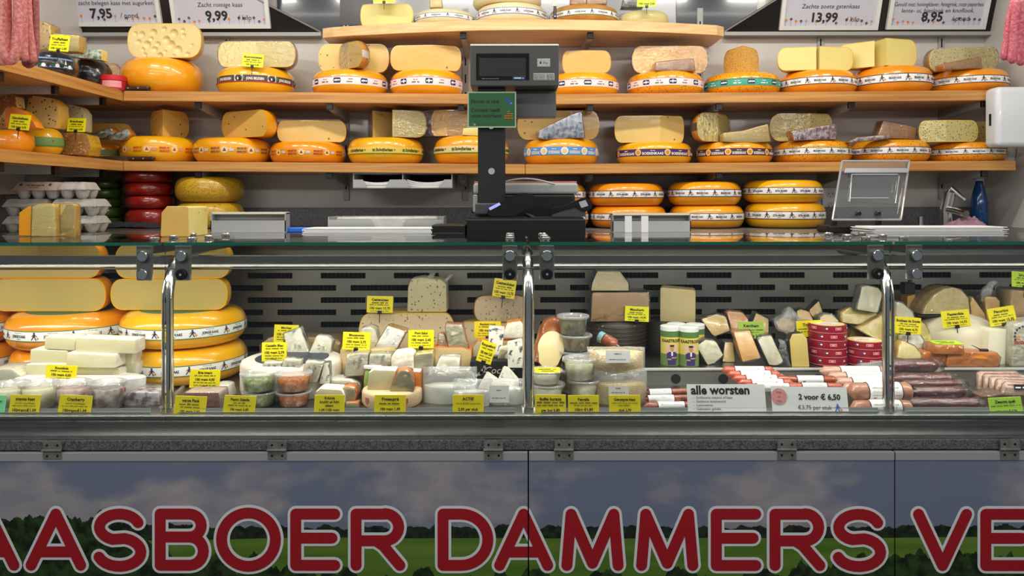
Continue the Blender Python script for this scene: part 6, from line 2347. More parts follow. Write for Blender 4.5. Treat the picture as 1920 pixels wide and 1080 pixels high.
GTU = 'clear deli tubs in the front row'
YT = 1.880
tubpx(20, 0, 722, 58, YT, CREAMC, 'cream cheese tub at the left picture edge', GTU, DK)
tubpx(73, 0, 720, 60, YT + 0.005, CREAMC, 'pale cream cheese tub above the pineapple tag', GTU, DK)
tubpx(137, 0, 720, 58, YT, CRANC, 'pinkish cream cheese tub above the cranberry tag', GTU, DK)
tubpx(201, 0, 720, 60, YT, NUTC, 'cream cheese tub with dark bits, rightmost of the left row', GTU, DK)
t = chunk('wrapped_cheese', 'marbled grey-white block in shiny film at the foot of the first post', 'cheese', [(226, 766), (232, 742), (244, 734), (296, 736), (299, 768)], 1.90, 0.08, mat('marbled_meat', L(226, 220, 222), L(140, 108, 116), 42, rough=0.25, coat=1, crinkle=1, lo=0.45, hi=0.55), None, wrap=FILM)
chunk('pate', 'pinkish pate block right of the first post', 'pate', [(344, 768), (346, 735), (410, 735), (413, 766)], 1.885, 0.06, mat('pate_pink', L(188, 140, 128), L(170, 120, 110), 50, rough=0.5, coat=0.4), mat('pate_edge', L(214, 190, 176), rough=0.5), wrap=FILM)
t = chunk('wrapped_cheese', 'small white wrapped cheese behind the pate block', 'cheese', [(390, 738), (393, 726), (404, 722), (426, 723), (432, 745)], 1.97, 0.05, BRIEW, MOLD, wrap=FILMW)
wrap_tail(t, [(PX(322, 1.95), 1.95, PZ(742, 1.95)), (PX(335, 1.95), 1.945, PZ(733, 1.95)), (PX(346, 1.95), 1.94, PZ(722, 1.95))], 0.015)
GTM = 'clear deli tubs right of the first post'
zz2 = DK + 0.038
for (px, nm, m) in ((487, 'pesto', PESTO), (550, 'orange salad', ORSAL)):
    tub(PX(px, 1.905), 1.905, DK, 30 * 1.905 / F, 0.036, m, 'lower ' + nm + ' tub of the stacked pair in the front row', GTM)
    tub(PX(px - (2 if m is PESTO else 0), 1.905), 1.905, zz2, 31 * 1.905 / F, 0.045, m, 'upper ' + nm + ' tub of the stacked pair in the front row', GTM)
    tub(PX(px + 12, 2.0), 2.0, DK, 31 * 2.0 / F, 0.038, m, 'lower ' + nm + ' tub in the second row', GTM)
    tub(PX(px + 12, 2.0), 2.0, zz2 + 0.002, 31 * 2.0 / F, 0.045, m, 'upper ' + nm + ' tub in the second row', GTM)

# ---- middle section
GM = 'cheese pieces in the middle of the case'
TZ2 = TIERZ + 0.0006


def roundbox(px, pbot, ptop, wpx, Y, body, label, cat='cheese', name='round_cheese', lid=None, z=None, group=None, ks=1.0):
    z = PZ(pbot, Y) if z is None else z
    R = wpx / 2 * Y / F
    h = PZ(ptop, Y - R * 0.8) - z
    t = thing(name, label, cat, (PX(px, Y), Y, z), 0, group)
    e = min(0.012, h * 0.2)
    bm = add_lathe(bmesh.new(), [(0, 0), (R - e * 0.6, 0), (R, e), (R, h - e), (R - e * 0.35, h - e * 0.3), (R - e, h), (0, h)], 48)
    sharp(obj('body', bm, body, t), 50)
    if lid:
        bm = add_lathe(bmesh.new(), [(R * 0.72, h + 0.0003), (R * 0.72, h + 0.0012), (0, h + 0.0012)], 40)
        obj('top_label', bm, lid, t)
    return t, h, R


# blue cheese round with wedges standing before it
roundbox(548, 0, 686, 186, 2.06, mat('white_paper_wrap', L(226, 218, 206), L(212, 202, 188), 20, rough=0.6, bump=0.2), 'large white round blue cheese with a dark top label', lid=ink('label_navy', L(56, 62, 74)), z=DK)
for i, (poly, nm) in enumerate((([(486, 713), (493, 679), (527, 680), (521, 714)], 'left'), ([(521, 714), (529, 674), (562, 676), (557, 714)], 'middle'), ([(560, 716), (571, 678), (604, 681), (592, 718)], 'right'))):
    chunk('cheese_wedge', nm + ' one of three blue-veined blocks standing in a row before the white round', 'cheese', poly, 1.94 - 0.004 * i, 0.03, BLUE, BLUE, group=GM, lean=0.15, wrap=FILM)
chunk('wrapped_cheese', 'dark-sided wrapped block at the right of the blue-veined row', 'cheese', [(597, 720), (606, 680), (616, 680), (618, 722)], 1.95, 0.03, BLUE2, mat('foil_grey', L(120, 128, 136), rough=0.3, metal=0.5, coat=1, crinkle=1), group=GM, lean=0.1)
chunk('cheese_wedge', 'tilted blue-veined slab with dark stripes beside the Morbier tag', 'cheese', [(540, 672), (528, 628), (558, 616), (580, 665), (556, 674)], 2.12, 0.035, BLUE, BLUE, group=GM, lean=0.25, wrap=FILM)
chunk('cheese_wedge', 'shiny wrapped blue-veined slab right of the tilted one', 'cheese', [(577, 664), (590, 631), (612, 633), (620, 642), (617, 676), (600, 676)], 2.11, 0.035, BLUE, MOLD, group=GM, lean=0.25, wrap=FILM)
chunk('cut_cheese', 'large washed-rind half behind the blue-veined slabs', 'cheese', [(488, 672), (489, 644), (505, 632), (620, 634), (636, 642), (636, 672)], 2.22, 0.10, GREY_CUT, TAN, group=GM, bev=0.008, wrap=FILM)
# Montagnolo base and pieces
roundbox(695, 0, 655, 112, 2.10, mat('tan_box', L(196, 172, 124), L(182, 156, 108), 30, rough=0.6, bump=0.2), 'tan drum-shaped cheese under the blue-white wedges', z=DK, name='round_cheese')
chunk('cheese_wedge', 'white mould wedge behind the 2,75 tag', 'cheese', [(672, 655), (676, 617), (692, 614), (702, 620), (714, 656)], 2.12, 0.05, BRIEW, MOLD, group=GM, lean=0.2, wrap=FILM)
chunk('cheese_wedge', 'white mould wedge with blue streaks leaning right, left of the 2,45 tag', 'cheese', [(702, 651), (724, 613), (760, 623), (741, 659)], 2.07, 0.05, mat('streaked_mould', L(240, 238, 226), L(150, 160, 158), 44, rough=0.4, coat=1, crinkle=1, crscale=45, lo=0.5, hi=0.62), mat('golden_side', L(216, 170, 90), rough=0.5), group=GM, lean=0.3, wrap=FILM)
for i, (poly, nm) in enumerate((([(645, 705), (649, 665), (690, 663), (687, 704)], 'left'), ([(690, 692), (692, 664), (733, 665), (731, 694)], 'right'))):
    chunk('cheese_wedge', nm + ' blue-veined pale block on the second level under the 2,75 tag', 'cheese', poly, 1.985, 0.04, BLUE, BRIE, group=GM, lean=0.1, wrap=FILM)
t, h, R = roundbox(701, 0, 691, 38, 2.0, mat('green_can', L(90, 150, 80), L(226, 206, 90), 14, rough=0.4), 'green and yellow tub with a white lid behind the washed-rind halves', 'tub', 'cheese_tub', z=DK)
sharp(obj('lid', add_lathe(bmesh.new(), [(0, h + 0.0002), (R + 0.002, h + 0.0002), (R + 0.002, h + 0.006), (R - 0.002, h + 0.008), (0, h + 0.008)], 30), WHITE, t), 40)
t, h, R = roundbox(735, 0, 737, 112, 1.925, mat('poplar_box', L(222, 196, 156), L(210, 180, 138), 16, rough=0.6, stretch=(1, 1, 8)), 'round wooden cheese box with printed emblems at the front', 'box', 'wooden_box', z=DK)
fl = Flat()
for u in (-0.06, 0.045):
    fl.poly([(u - 0.008, 0.026), (u - 0.008, 0.014), (u, 0.007), (u + 0.008, 0.014), (u + 0.008, 0.026)], ink('crest', L(170, 96, 96)), 1)
fl.text('Poteaupré', 0.0, 0.016, 0.016, BROWNI, 'c', 0, 1, shear=0.2)
fl.build('print', t, lambda u, v, l: ((R + 0.0006) * math.sin(u / R), -(R + 0.0006) * math.cos(u / R), v))
zb = DK + h
chunk('cut_cheese', 'washed-rind half with white mould top on the wooden box, left', 'cheese', [(687, 735), (690, 698), (700, 693), (742, 694), (741, 735)], 1.895, 0.05, BRIE, ORRIND, MOLD, group=GM, bev=0.006)
chunk('cheese_wedge', 'wrapped soft wedge leaning on the wooden box, middle', 'cheese', [(729, 738), (744, 697), (755, 692), (768, 697), (776, 716), (774, 738)], 1.88, 0.04, BRIE, ORRIND, group=GM, bev=0.006, wrap=FILM)
chunk('cheese_wedge', 'orange-rinded piece behind the leaning soft wedge', 'cheese', [(770, 730), (772, 696), (788, 697), (790, 730)], 1.93, 0.04, ORRIND, ORRIND, MOLD, group=GM)
chunk('round_cheese', 'tall white mould round with a fluffy top behind the wooden box', 'cheese', [(733, 700), (732, 672), (737, 663), (765, 660), (775, 665), (775, 702)], 1.96, 0.07, MOLD, MOLD, group=GM, bev=0.010)
chunk('brie_bar', 'wrapped brie wedge with a yellow end right of the tall white round', 'cheese', [(774, 694), (778, 664), (811, 661), (812, 692), (795, 700)], 1.97, 0.05, BRIEW, CUT2, group=GM, wrap=FILM)
chunk('brie_bar', 'flat white wrapped piece before the washed-rind block', 'cheese', [(815, 692), (824, 672), (862, 673), (861, 693)], 1.96, 0.05, BRIEW, MOLD, group=GM, wrap=FILM, lean=0.4)
# Robiola
chunk('round_cheese', 'flat creamy disc with a yellow tag lying on it', 'cheese', [(597, 733), (598, 722), (612, 712), (655, 712), (671, 722), (672, 736)], 1.97, 0.07, mat('waxy_cream', L(236, 224, 190), L(220, 190, 140), 20, rough=0.5), MOLD, group=GM, bev=0.008, wrap=FILMW)
chunk('round_cheese', 'soft white-topped round behind the Robiola tag', 'cheese', [(590, 760), (590, 734), (600, 728), (640, 730), (645, 742), (645, 762)], 1.885, 0.06, BRIE, MOLD, MOLD, group=GM, bev=0.008)
chunk('cut_cheese', 'halved soft round showing its cut face beside the Robiola tag', 'cheese', [(640, 766), (634, 738), (645, 724), (664, 726), (669, 742), (660, 766)], 1.90, 0.05, BRIE, ORRIND, group=GM, bev=0.008, wrap=FILM)
chunk('brie_bar', 'low pale wrapped piece at the foot of the halved round', 'cheese', [(646, 768), (648, 754), (672, 754), (674, 768)], 1.885, 0.03, BRIEW, ORRIND, group=GM, wrap=FILM)
# goat cheeses at the back
piece(TZ2, 672, 763, 853, 587, YE2, CUTGOAT, 'wide goat half wheel with seeds, carrying a tag and a tall chunk', half=True, Y=2.26, group=GM, e=0.035)
GZ = PZ(587, 2.26) + 0.0004
chunk('cut_cheese', 'tall seed-flecked chunk with wrapped crown on the wide goat half', 'cheese', [(763, 592), (764, 545), (770, 529), (790, 526), (828, 530), (837, 540), (838, 592)], 2.27, 0.08, CUTGOAT2, CUTGOAT2, group=GM, bev=0.008).location.z = GZ
t = bpy.data.objects[[o.name for o in bpy.data.objects if o.get('label', '').startswith('tall seed-flecked')][0]]
wrap_tail(t, [(PX(800, 2.3), 2.30, PZ(528, 2.3)), (PX(806, 2.3), 2.30, PZ(518, 2.3)), (PX(811, 2.3), 2.3, PZ(512, 2.3))], 0.02)
wrap_tail(t, [(PX(830, 2.3), 2.30, PZ(530, 2.3)), (PX(838, 2.3), 2.30, PZ(522, 2.3)), (PX(846, 2.3), 2.3, PZ(516, 2.3))], 0.012)
piece(TZ2, 855, 925, 1000, 603, YE2, CUTGOAT, 'lower goat half wheel at the right end of the middle section', half=True, Y=2.30, group=GM, e=0.03)
piece(PZ(603, 2.30) + 0.0004, 889, 938, 988, 555, YE2, CUTGOAT, 'goat half with a dark strip under the tilted goat tag', half=True, Y=2.29, group=GM, e=0.03, wrap=FILM)
# Port Salut
chunk('cut_cheese', 'orange-rinded flat block with a greyish cut face, below the 2,45 tag', 'cheese', [(760, 706), (762, 655), (770, 652), (868, 652), (884, 659), (882, 706)], 2.05, 0.09, GREY_CUT, ORRIND, group=GM, bev=0.006)
PZT = PZ(652, 2.05)
chunk('cheese_wedge', 'small pale pink-edged wedge on the orange-rinded block', 'cheese', [(819, 653), (822, 626), (832, 626), (842, 653)], 2.075, 0.03, BRIEW, mat('pink_edge', L(226, 150, 120), rough=0.5), group=GM, wrap=FILM)
chunk('cheese_wedge', 'tall tapering pale wedge on the orange-rinded block', 'cheese', [(841, 655), (834, 612), (838, 607), (866, 609), (878, 655)], 2.06, 0.04, BRIEW, mat('pink_edge', L(226, 150, 120), rough=0.5), group=GM, wrap=FILM)
# Rambol, Roquefort
chunk('cheese_box', 'black printed carton at the right end of the middle section', 'box', [(880, 715), (881, 680), (884, 677), (984, 677), (984, 717)], 1.99, 0.06, BLACKM, BLACKM, group=None, bev=0.003)
cb = [o for o in bpy.data.objects if o.name.startswith('cheese_box')][-1]
fl = Flat()
fl.text('Cocher', 0.004, 0.024, 0.026, ink('script_gold', L(206, 196, 176)), 'c', 0, 1, shear=0.25)
for a in range(3):
    fl.disc(-0.046 + 0.006 * a, 0.024 + 0.006 * a, 0.010, ink('leaf_grey', L(150, 150, 146)), 1, ry=0.0045, rot=0.6 + 0.5 * a)
fl.build('lettering', cb, lambda u, v, l: (u, -0.0012 - 0.0002 * l, v))
chunk('cheese_wedge', 'upright grey blue-veined slab between the nut cheese tag and the post', 'cheese', [(914, 666), (917, 613), (946, 616), (940, 666)], 2.03, 0.03, BLUE2, MOLD, group=GM, lean=0.12)
chunk('cheese_wedge', 'grey blue-veined slab beside the post on the black carton', 'cheese', [(952, 690), (951, 644), (979, 638), (982, 690)], 1.965, 0.03, BLUE2, MOLD, group=GM, lean=0.1)
chunk('cheese_wedge', 'white-ridged wedge with a brown side above the blue slabs near the post', 'cheese', [(940, 634), (950, 606), (976, 602), (984, 612), (984, 634)], 2.10, 0.05, MOLD, ORRIND, group=GM, lean=0.2)
chunk('cheese_wedge', 'half-hidden pinkish round behind the tilted Roquefort tag', 'cheese', [(884, 678), (886, 650), (894, 640), (980, 640), (980, 678)], 2.09, 0.05, BRIE, ORRIND, group=GM, bev=0.006)
chunk('cheese_wedge', 'shiny wrapped white piece behind the grey blue-veined slabs', 'cheese', [(932, 678), (936, 652), (956, 648), (958, 678)], 2.02, 0.03, BRIEW, MOLD, group=GM, wrap=FILM)
chunk('cheese_wedge', 'small blue-veined triangle before the black carton, left', 'cheese', [(896, 730), (912, 700), (932, 712), (936, 730)], 1.955, 0.025, BLUE2, MOLD, group=GM, lean=0.15)
chunk('cheese_wedge', 'larger blue-veined triangle before the black carton, right', 'cheese', [(926, 732), (944, 690), (954, 693), (972, 714), (974, 732)], 1.945, 0.025, BLUE2, MOLD, group=GM, lean=0.15)


# mozzarella bags: film pouch with white balls in milky liquid
def pouch(px0, px1, p0, p1, Y, depth, label, content, fillh, group, lab=None, flat=False):
    x0, x1 = PX(px0, Y), PX(px1, Y)
    z0, z1 = PZ(p1, Y), PZ(p0, Y)
    t = thing('cheese_bag', label, 'bag', ((x0 + x1) / 2, Y, z0), 0, group)
    wd, h = x1 - x0, z1 - z0

    def shell(sc, zt, amp, seed):
        bm = bmesh.new()
        n, m_ = 18, 12
        fr, bk = [], []
        for j in range(m_ + 1):
            k = j / m_
            z = zt * k
            bulge = (math.sin(PI * min(1, (0.18 + 0.82 * (z / h)) if True else k)) ** 0.6) if True else 1
            thick = depth / 2 * max(0.06, bulge) * sc
            rf, rb = [], []
            for i in range(n + 1):
                u = i / n * 2 - 1
                e_ = (1 - abs(u) ** 3)
                x = u * wd / 2 * sc
                q = thick * e_
                v3 = Vector((x, 0, z))
                dn = noise.noise(v3 * 38 + Vector((seed, 0, 0))) * amp
                rf.append(bm.verts.new((x, -q + dn + depth / 2, z + (0.004 * noise.noise(v3 * 30) if j == m_ else 0))))
                rb.append(bm.verts.new((x, q + dn + depth / 2 + 0.0005, z)))
            fr.append(rf)
            bk.append(rb)
        for A, B in zip(fr, fr[1:]):
            for i in range(n):
                bm.faces.new((A[i], A[i + 1], B[i + 1], B[i]))
        for A, B in zip(bk, bk[1:]):
            for i in range(n):
                bm.faces.new((A[i + 1], A[i], B[i], B[i + 1]))
        return bm, fr, bk, n
    bm, fr, bk, n = shell(0.94, h * fillh, 0.001, 5)
    for i in range(n):
        bm.faces.new((fr[-1][i], fr[-1][i + 1], bk[-1][i + 1], bk[-1][i]))
        bm.faces.new((fr[0][i + 1], fr[0][i], bk[0][i], bk[0][i + 1]))
    obj('content', bm, content, t, smooth=True)
    bm, *_ = shell(1.0, h, 0.005, 2)
    obj('film', bm, FILMW, t, smooth=True)
    if lab:
        u0, u1, v0, v1 = lab
        f2 = Flat()
        f2.rect(u0 * wd, v0 * h, u1 * wd, v1 * h, PAPER, 0, 4)
        f2.bars((u0 + u1) / 2 * wd, (v0 + 0.7 * (v1 - v0)) * h, 0.3 * (u1 - u0) * wd, 0.0022, GREYI, 1)
        f2.bars((u0 + u1) / 2 * wd, (v0 + 0.25 * (v1 - v0)) * h, 0.7 * (u1 - u0) * wd, 0.0022, GREYI, 1, seed=3)
        f2.build('paper_label', t, lambda u, v, l: (u, -0.003 - 0.0003 * l, v))
    return t


MOZ = mat('mozzarella_milk', L(252, 251, 244), L(240, 240, 232), 24, rough=0.3, coat=0.5, bump=0.2, bscale=25)
GRAT = mat('grated_cheese', L(240, 216, 140), L(206, 170, 90), 160, rough=0.6, bump=1.0, bscale=170, detail=3, stretch=(1, 1, 2.2))
GMZ = 'clear bags of mozzarella in liquid'
pouch(790, 893, 692, 768, 1.90, 0.06, 'clear mozzarella bag with a flat top edge, left of the promotion tag', MOZ, 0.55, GMZ)
pouch(848, 918, 714, 769, 1.875, 0.04, 'clear mozzarella bag behind the promotion tag', MOZ, 0.6, GMZ)
pouch(906, 986, 714, 770, 1.895, 0.05, 'clear mozzarella bag with a white paper label beside the post', MOZ, 0.7, GMZ, lab=(-0.36, 0.1, 0.28, 0.85))

# ---- right section, left part
GR_ = 'tubs and bags right of the middle post'
t = thing('smoked_cheese', 'brown smoked cheese log with a cut yellow end, beside the middle post', 'cheese', (PX(1022, 2.03), 2.04, PZ(690, 2.02)))
t.rotation_euler = (R_(-22), R_(16), 0)
bm = add_lathe(bmesh.new(), [(0.041, 0), (0.042, 0.002), (0.042, 0.10), (0.034, 0.125), (0.02, 0.138), (0, 0.142)], 36)
for v in bm.verts:
    v.co.y *= 0.8
sharp(obj('rind', bm, mat('smoked_rind', L(166, 92, 36), L(140, 70, 26), 16, rough=0.3, coat=1, crinkle=0.7), t), 40)
bm = bmesh.new()
bm.faces.new([bm.verts.new((0.036 * math.cos(2 * PI * k / 28), -0.0338 - 0.004, 0.048 + 0.044 * math.sin(2 * PI * k / 28) - (0.014 if 17 < k < 26 else 0))) for k in range(28)])
ex = bmesh.ops.extrude_face_region(bm, geom=bm.faces[:])
for v in ex['geom']:
    if isinstance(v, bmesh.types.BMVert):
        v.co.y += 0.012
bmesh.ops.recalc_face_normals(bm, faces=bm.faces[:])
obj('cut_face', bm, CUTMAN2, t)
# olive tub tower
z = DK
YO = 2.03
for i, (pt, m, nm) in enumerate(((659, OLIVE, 'lowest'), (628, MUSHR, 'middle'), (594, OLIVE, 'topmost'))):
    zb_ = PZ((690, 656, 626)[i], YO) if i else PZ(690, YO)
    tub(PX((1078, 1080, 1074)[i], YO), YO, zb_ if i else zb_, 27 * YO / F, PZ(pt, YO - 0.03) - zb_ if i == 2 else PZ((656, 626)[i], YO) - zb_ - 0.0012, m, nm + ' small tub of the olive tub tower', GR_)
tub(PX(1078, YO), YO, DK, 28 * YO / F, PZ(690, YO) - DK - 0.0012, OLIVE, 'hidden base tub of the olive tub tower', GR_)
tub(PX(1026, 1.92), 1.92, DK, 30 * 1.92 / F, PZ(722, 1.9) - DK, BURR, 'lower burrata tub beside the middle post', GR_, lidm=LIDM)
tub(PX(1024, 1.92), 1.92, PZ(722, 1.9) + 0.001, 28 * 1.92 / F, PZ(697, 1.9) - PZ(722, 1.9), BURR, 'upper burrata tub with the flat yellow tag on top', GR_)
tub(PX(1094, 1.93), 1.93, DK, 28 * 1.93 / F, PZ(716, 1.9) - DK, PETR, 'lower soft cheese tub behind the 1,89 tag', GR_)
tub(PX(1086, 1.93), 1.93, PZ(716, 1.9) + 0.001, 29 * 1.93 / F, PZ(676, 1.9) - PZ(716, 1.9), PETR, 'upper soft cheese tub with a domed pale lid', GR_)
pouch(1116, 1217, 696, 768, 1.885, 0.07, 'upright clear bag of grated cheese with a grey label', GRAT, 0.62, GR_, lab=(-0.26, 0.12, 0.38, 0.62))
t = pouch(1104, 1214, 656, 700, 1.90, 0.08, 'grated cheese bag lying on top of the upright one', GRAT, 0.8, GR_, lab=(-0.22, 0.2, 0.45, 0.98))
# ---- manchego wheels
t, h, R = roundbox(1156, 0, 603, 110, 2.33, ESPARTO, 'dark ridged sheep cheese wheel under the brown block', z=TZ2)
for k in range(7):
    obj('ridge', add_lathe(bmesh.new(), [(R - 0.001, h * (0.14 + 0.11 * k)), (R + 0.0022, h * (0.155 + 0.11 * k)), (R + 0.0022, h * (0.175 + 0.11 * k)), (R - 0.001, h * (0.19 + 0.11 * k))], 48), ESPARTO, t, smooth=True)
MT = TZ2 + h
t, h2, R2 = roundbox(1262, 0, 607, 106, 2.34, ESPARTO, 'dark ridged sheep cheese wheel behind the two cans', z=TZ2)
for k in range(7):
    obj('ridge', add_lathe(bmesh.new(), [(R2 - 0.001, h2 * (0.14 + 0.11 * k)), (R2 + 0.0022, h2 * (0.155 + 0.11 * k)), (R2 + 0.0022, h2 * (0.175 + 0.11 * k)), (R2 - 0.001, h2 * (0.19 + 0.11 * k))], 48), ESPARTO, t, smooth=True)
o = chunk('cut_cheese', 'brown-faced sheep cheese half behind the Manchego tag', 'cheese', [(1107, 601), (1110, 549), (1114, 546), (1213, 546), (1217, 550), (1217, 601)], 2.25, 0.09, CUTMAN, ESPARTO, group=GM, bev=0.004, wrap=FILM)
o.location.z = MT + 0.0005
o2 = chunk('cheese_wedge', 'pale wedge with a dark left side lying on the brown-faced half', 'cheese', [(1108, 548), (1111, 534), (1122, 513), (1165, 513), (1180, 535), (1179, 548)], 2.25, 0.06, CUTMAN2, ESPARTO, MOLD, group=GM, lean=0.5, bev=0.004, wrap=FILM)
o2.location.z = PZ(547, 2.25) + 0.002
o3 = chunk('cut_cheese', 'pale upright half with a corner forward on the right dark wheel', 'cheese', [(1238, 606), (1238, 543), (1242, 541), (1300, 545), (1303, 549), (1303, 606)], 2.29, 0.07, CUTMAN2, CUTMAN2, group=GM, bev=0.004, yaw=-14)
o3.location.z = TZ2 + h2 + 0.0005
# small sausage roll
sausage(PX(1139, 2.13), 2.13, PZ(653, 2.10), 0.016, 0.066, mat('salami_brown', L(150, 74, 50), L(176, 100, 70), 60, rough=0.35, coat=0.8, crinkle=0.5), 'short brown sausage with a blue-yellow sleeve before the dark wheel', None, ang=R_(-38), label_span=(0.08, 0.34), nlab=mat('sleeve_blue', L(120, 190, 206), L(230, 220, 120), 40, rough=0.4, lo=0.48, hi=0.52), tilt=R_(18))
# stroop cans


def can(px, Y, p_bot, p_top, wpx, label, front=True):
    R = wpx / 2 * Y / F
    z = TZ2
    h = PZ(p_top, Y - R) - z
    t = thing('snack_can', label, 'can', (PX(px, Y), Y, z), 0, 'green and yellow snack cans')
    bm = add_lathe(bmesh.new(), [(0, 0), (R, 0), (R, h * 0.88), (0, h * 0.88)], 32)
    sharp(obj('body', bm, ink('can_yellow', L(226, 208, 96)), t), 40)
    bm = add_lathe(bmesh.new(), [(R + 0.001, h * 0.88), (R + 0.001, h * 0.985), (R - 0.002, h), (0, h)], 32)
    sharp(obj('lid', bm, WHITE, t), 40)
    fl = Flat()
    U = R * 1.5
    fl.rect(-U, h * 0.73, U, h * 0.88, ink('can_green', L(84, 122, 62)), 1, 14)
    fl.rect(-U, 0, U, h * 0.30, ink('can_green2', L(112, 140, 72)), 1, 14)
    if front:
        fl.text('KAASTROOK', 0, h * 0.60, 0.0125, BLACKI, 'c', 1, 2, maxw=R * 2.2)
        # a plain standing figure in a dark jacket
        nv, sk = ink('jacket', L(60, 48, 110)), ink('skin', L(196, 150, 100))
        fl.rect(-U * 0.5, h * 0.30, U * 0.5, h * 0.56, ink('can_pinkish', L(226, 190, 150)), 1, 8)
        fl.rect(-0.012, h * 0.02, 0.012, h * 0.26, nv, 2, 8)
        fl.rect(-0.0145, h * 0.16, 0.0145, h * 0.33, nv, 2, 8)
        fl.rect(-0.010, h * 0.33, 0.010, h * 0.36, nv, 2, 6)
        fl.rect(-0.0022, h * 0.26, 0.0022, h * 0.36, WHITEI, 3)
        fl.disc(0, h * 0.44, 0.0055, sk, 3, ry=0.0075)
        fl.rect(-0.0058, h * 0.49, 0.0058, h * 0.535, BLACKI, 4, 4)
        fl.rect(-0.013, h * 0.15, -0.002, h * 0.185, sk, 4, 4)
        fl.rect(-0.001, h * 0.19, 0.013, h * 0.225, sk, 4, 4)
    fl.build('print', t, lambda u, v, l: ((R + 0.0004 + 0.0003 * l) * math.sin(u / R), -(R + 0.0004 + 0.0003 * l) * math.cos(u / R), v))


can(1256, 2.15, 682, 613, 35, 'left front snack can with white lid and jacketed figure')
can(1291, 2.14, 682, 615, 36, 'right front snack can with white lid and jacketed figure')
can(1268, 2.215, 682, 609, 34, 'left snack can of the rear pair, only its lid showing', False)
can(1303, 2.21, 682, 610, 34, 'right snack can of the rear pair, only its lid and edge showing', False)

# ---- wrapped pieces on the tier
GK = 'wrapped cheese pieces on the upper tier'
PALEY = mat('wrapped_pale_yellow', L(240, 206, 124), L(232, 194, 108), 10, rough=0.4, coat=0.9, bump=0.05, crinkle=0.5, crscale=26)
DARKR = mat('dark_rind_side', L(60, 48, 34), rough=0.5)


def kern(poly, Y, label, front=PALEY, side=DARKR, depth=0.035, lean=0.3, wrap=FILM, z=None, **k):
    o = chunk('cheese_wedge', label, 'cheese', poly, Y, depth, front, side, group=GK, lean=lean, wrap=wrap, bev=0.005, wrapk=1.10, **k)
    if z is not None:
        o.location.z = z
    return o


YK = 2.12
kern([(1335, 628), (1317, 601), (1346, 591), (1364, 595), (1370, 622), (1340, 632)], 2.22, 'orange-yellow wrapped block, upper row leftmost behind the front pieces')
kern([(1372, 622), (1366, 590), (1370, 585), (1396, 588), (1406, 600), (1404, 624)], 2.25, 'orange-rinded wrapped wedge left above the green tag', mat('paste_orange2', L(242, 180, 84), rough=0.4, coat=0.8, crinkle=0.4), ORRIND)
kern([(1412, 624), (1414, 604), (1422, 589), (1445, 600), (1442, 634)], 2.24, 'pointed pale wedge right of the green tag')
kern([(1460, 618), (1456, 604), (1470, 596), (1494, 604), (1490, 622), (1476, 626)], 2.25, 'pale chunk with dark rind under the crumpled film ball', wrap=FILMW)
kern([(1494, 603), (1496, 584), (1504, 581), (1520, 586), (1526, 603)], 2.24, 'wrapped pale piece left above the yellow rear tag')
kern([(1516, 594), (1520, 582), (1540, 565), (1545, 588), (1530, 598)], 2.28, 'narrow slanted wedge above the yellow rear tag')
kern([(1540, 616), (1540, 596), (1550, 591), (1564, 592), (1574, 602), (1575, 620)], 2.22, 'pale rounded piece right above the yellow rear tag', wrap=FILMW)
kern([(1308, 652), (1326, 639), (1346, 643), (1358, 668), (1340, 682), (1327, 686)], 2.135, 'leaf-shaped shiny piece at the left of the front row beside the cans', BRIEW)
kern([(1354, 680), (1362, 644), (1378, 644), (1379, 680)], 2.17, 'narrow wrapped piece behind the leaf-shaped one')
kern([(1380, 626), (1412, 624), (1428, 672), (1392, 680)], 2.125, 'orange-yellow upright slab in the middle of the front row', mat('paste_orange3', L(244, 192, 96), rough=0.4, coat=0.6, crinkle=0.3), mat('brick_side', L(206, 130, 60), rough=0.5))
kern([(1442, 686), (1425, 642), (1434, 634), (1452, 633), (1470, 678), (1458, 686)], 2.12, 'shiny rounded wrapped wedge right of the orange slab', BRIEW)
kern([(1484, 690), (1482, 640), (1488, 628), (1508, 626), (1516, 636), (1518, 690)], 2.115, 'tall narrow dark-rimmed wedge left of the red tins', CUTC, DARKR, lean=0.12, wrap=None)
# crumpled film between the pieces
bmf = bmesh.new()
bmesh.ops.create_icosphere(bmf, subdivisions=4, radius=0.036)
jitter(bmf, 0.018, 42)
t = thing('film_ball', 'crumpled ball of clear film between the two tags of the upper tier', 'film', (PX(1478, 2.24), 2.24, PZ(604, 2.24)))
obj('film', bmf, FILMW, t, smooth=True)
bmf = bmesh.new()
bmesh.ops.create_grid(bmf, x_segments=24, y_segments=24, size=0.036)
for v in bmf.verts:
    v.co = Vector((v.co.x * 0.6, 0.02 * noise.noise(v.co * 60), v.co.y))
jitter(bmf, 0.008, 60)
t = thing('film_ball', 'crumpled film sheet standing left of the narrow dark-rimmed wedge', 'film', (PX(1476, 2.13), 2.135, PZ(660, 2.13)))
obj('film', bmf, FILMW, t, smooth=True)
TINR = ink('tin_red', L(152, 18, 40), 0.35)
TIND = ink('tin_red_dark', L(140, 16, 36), 0.35)


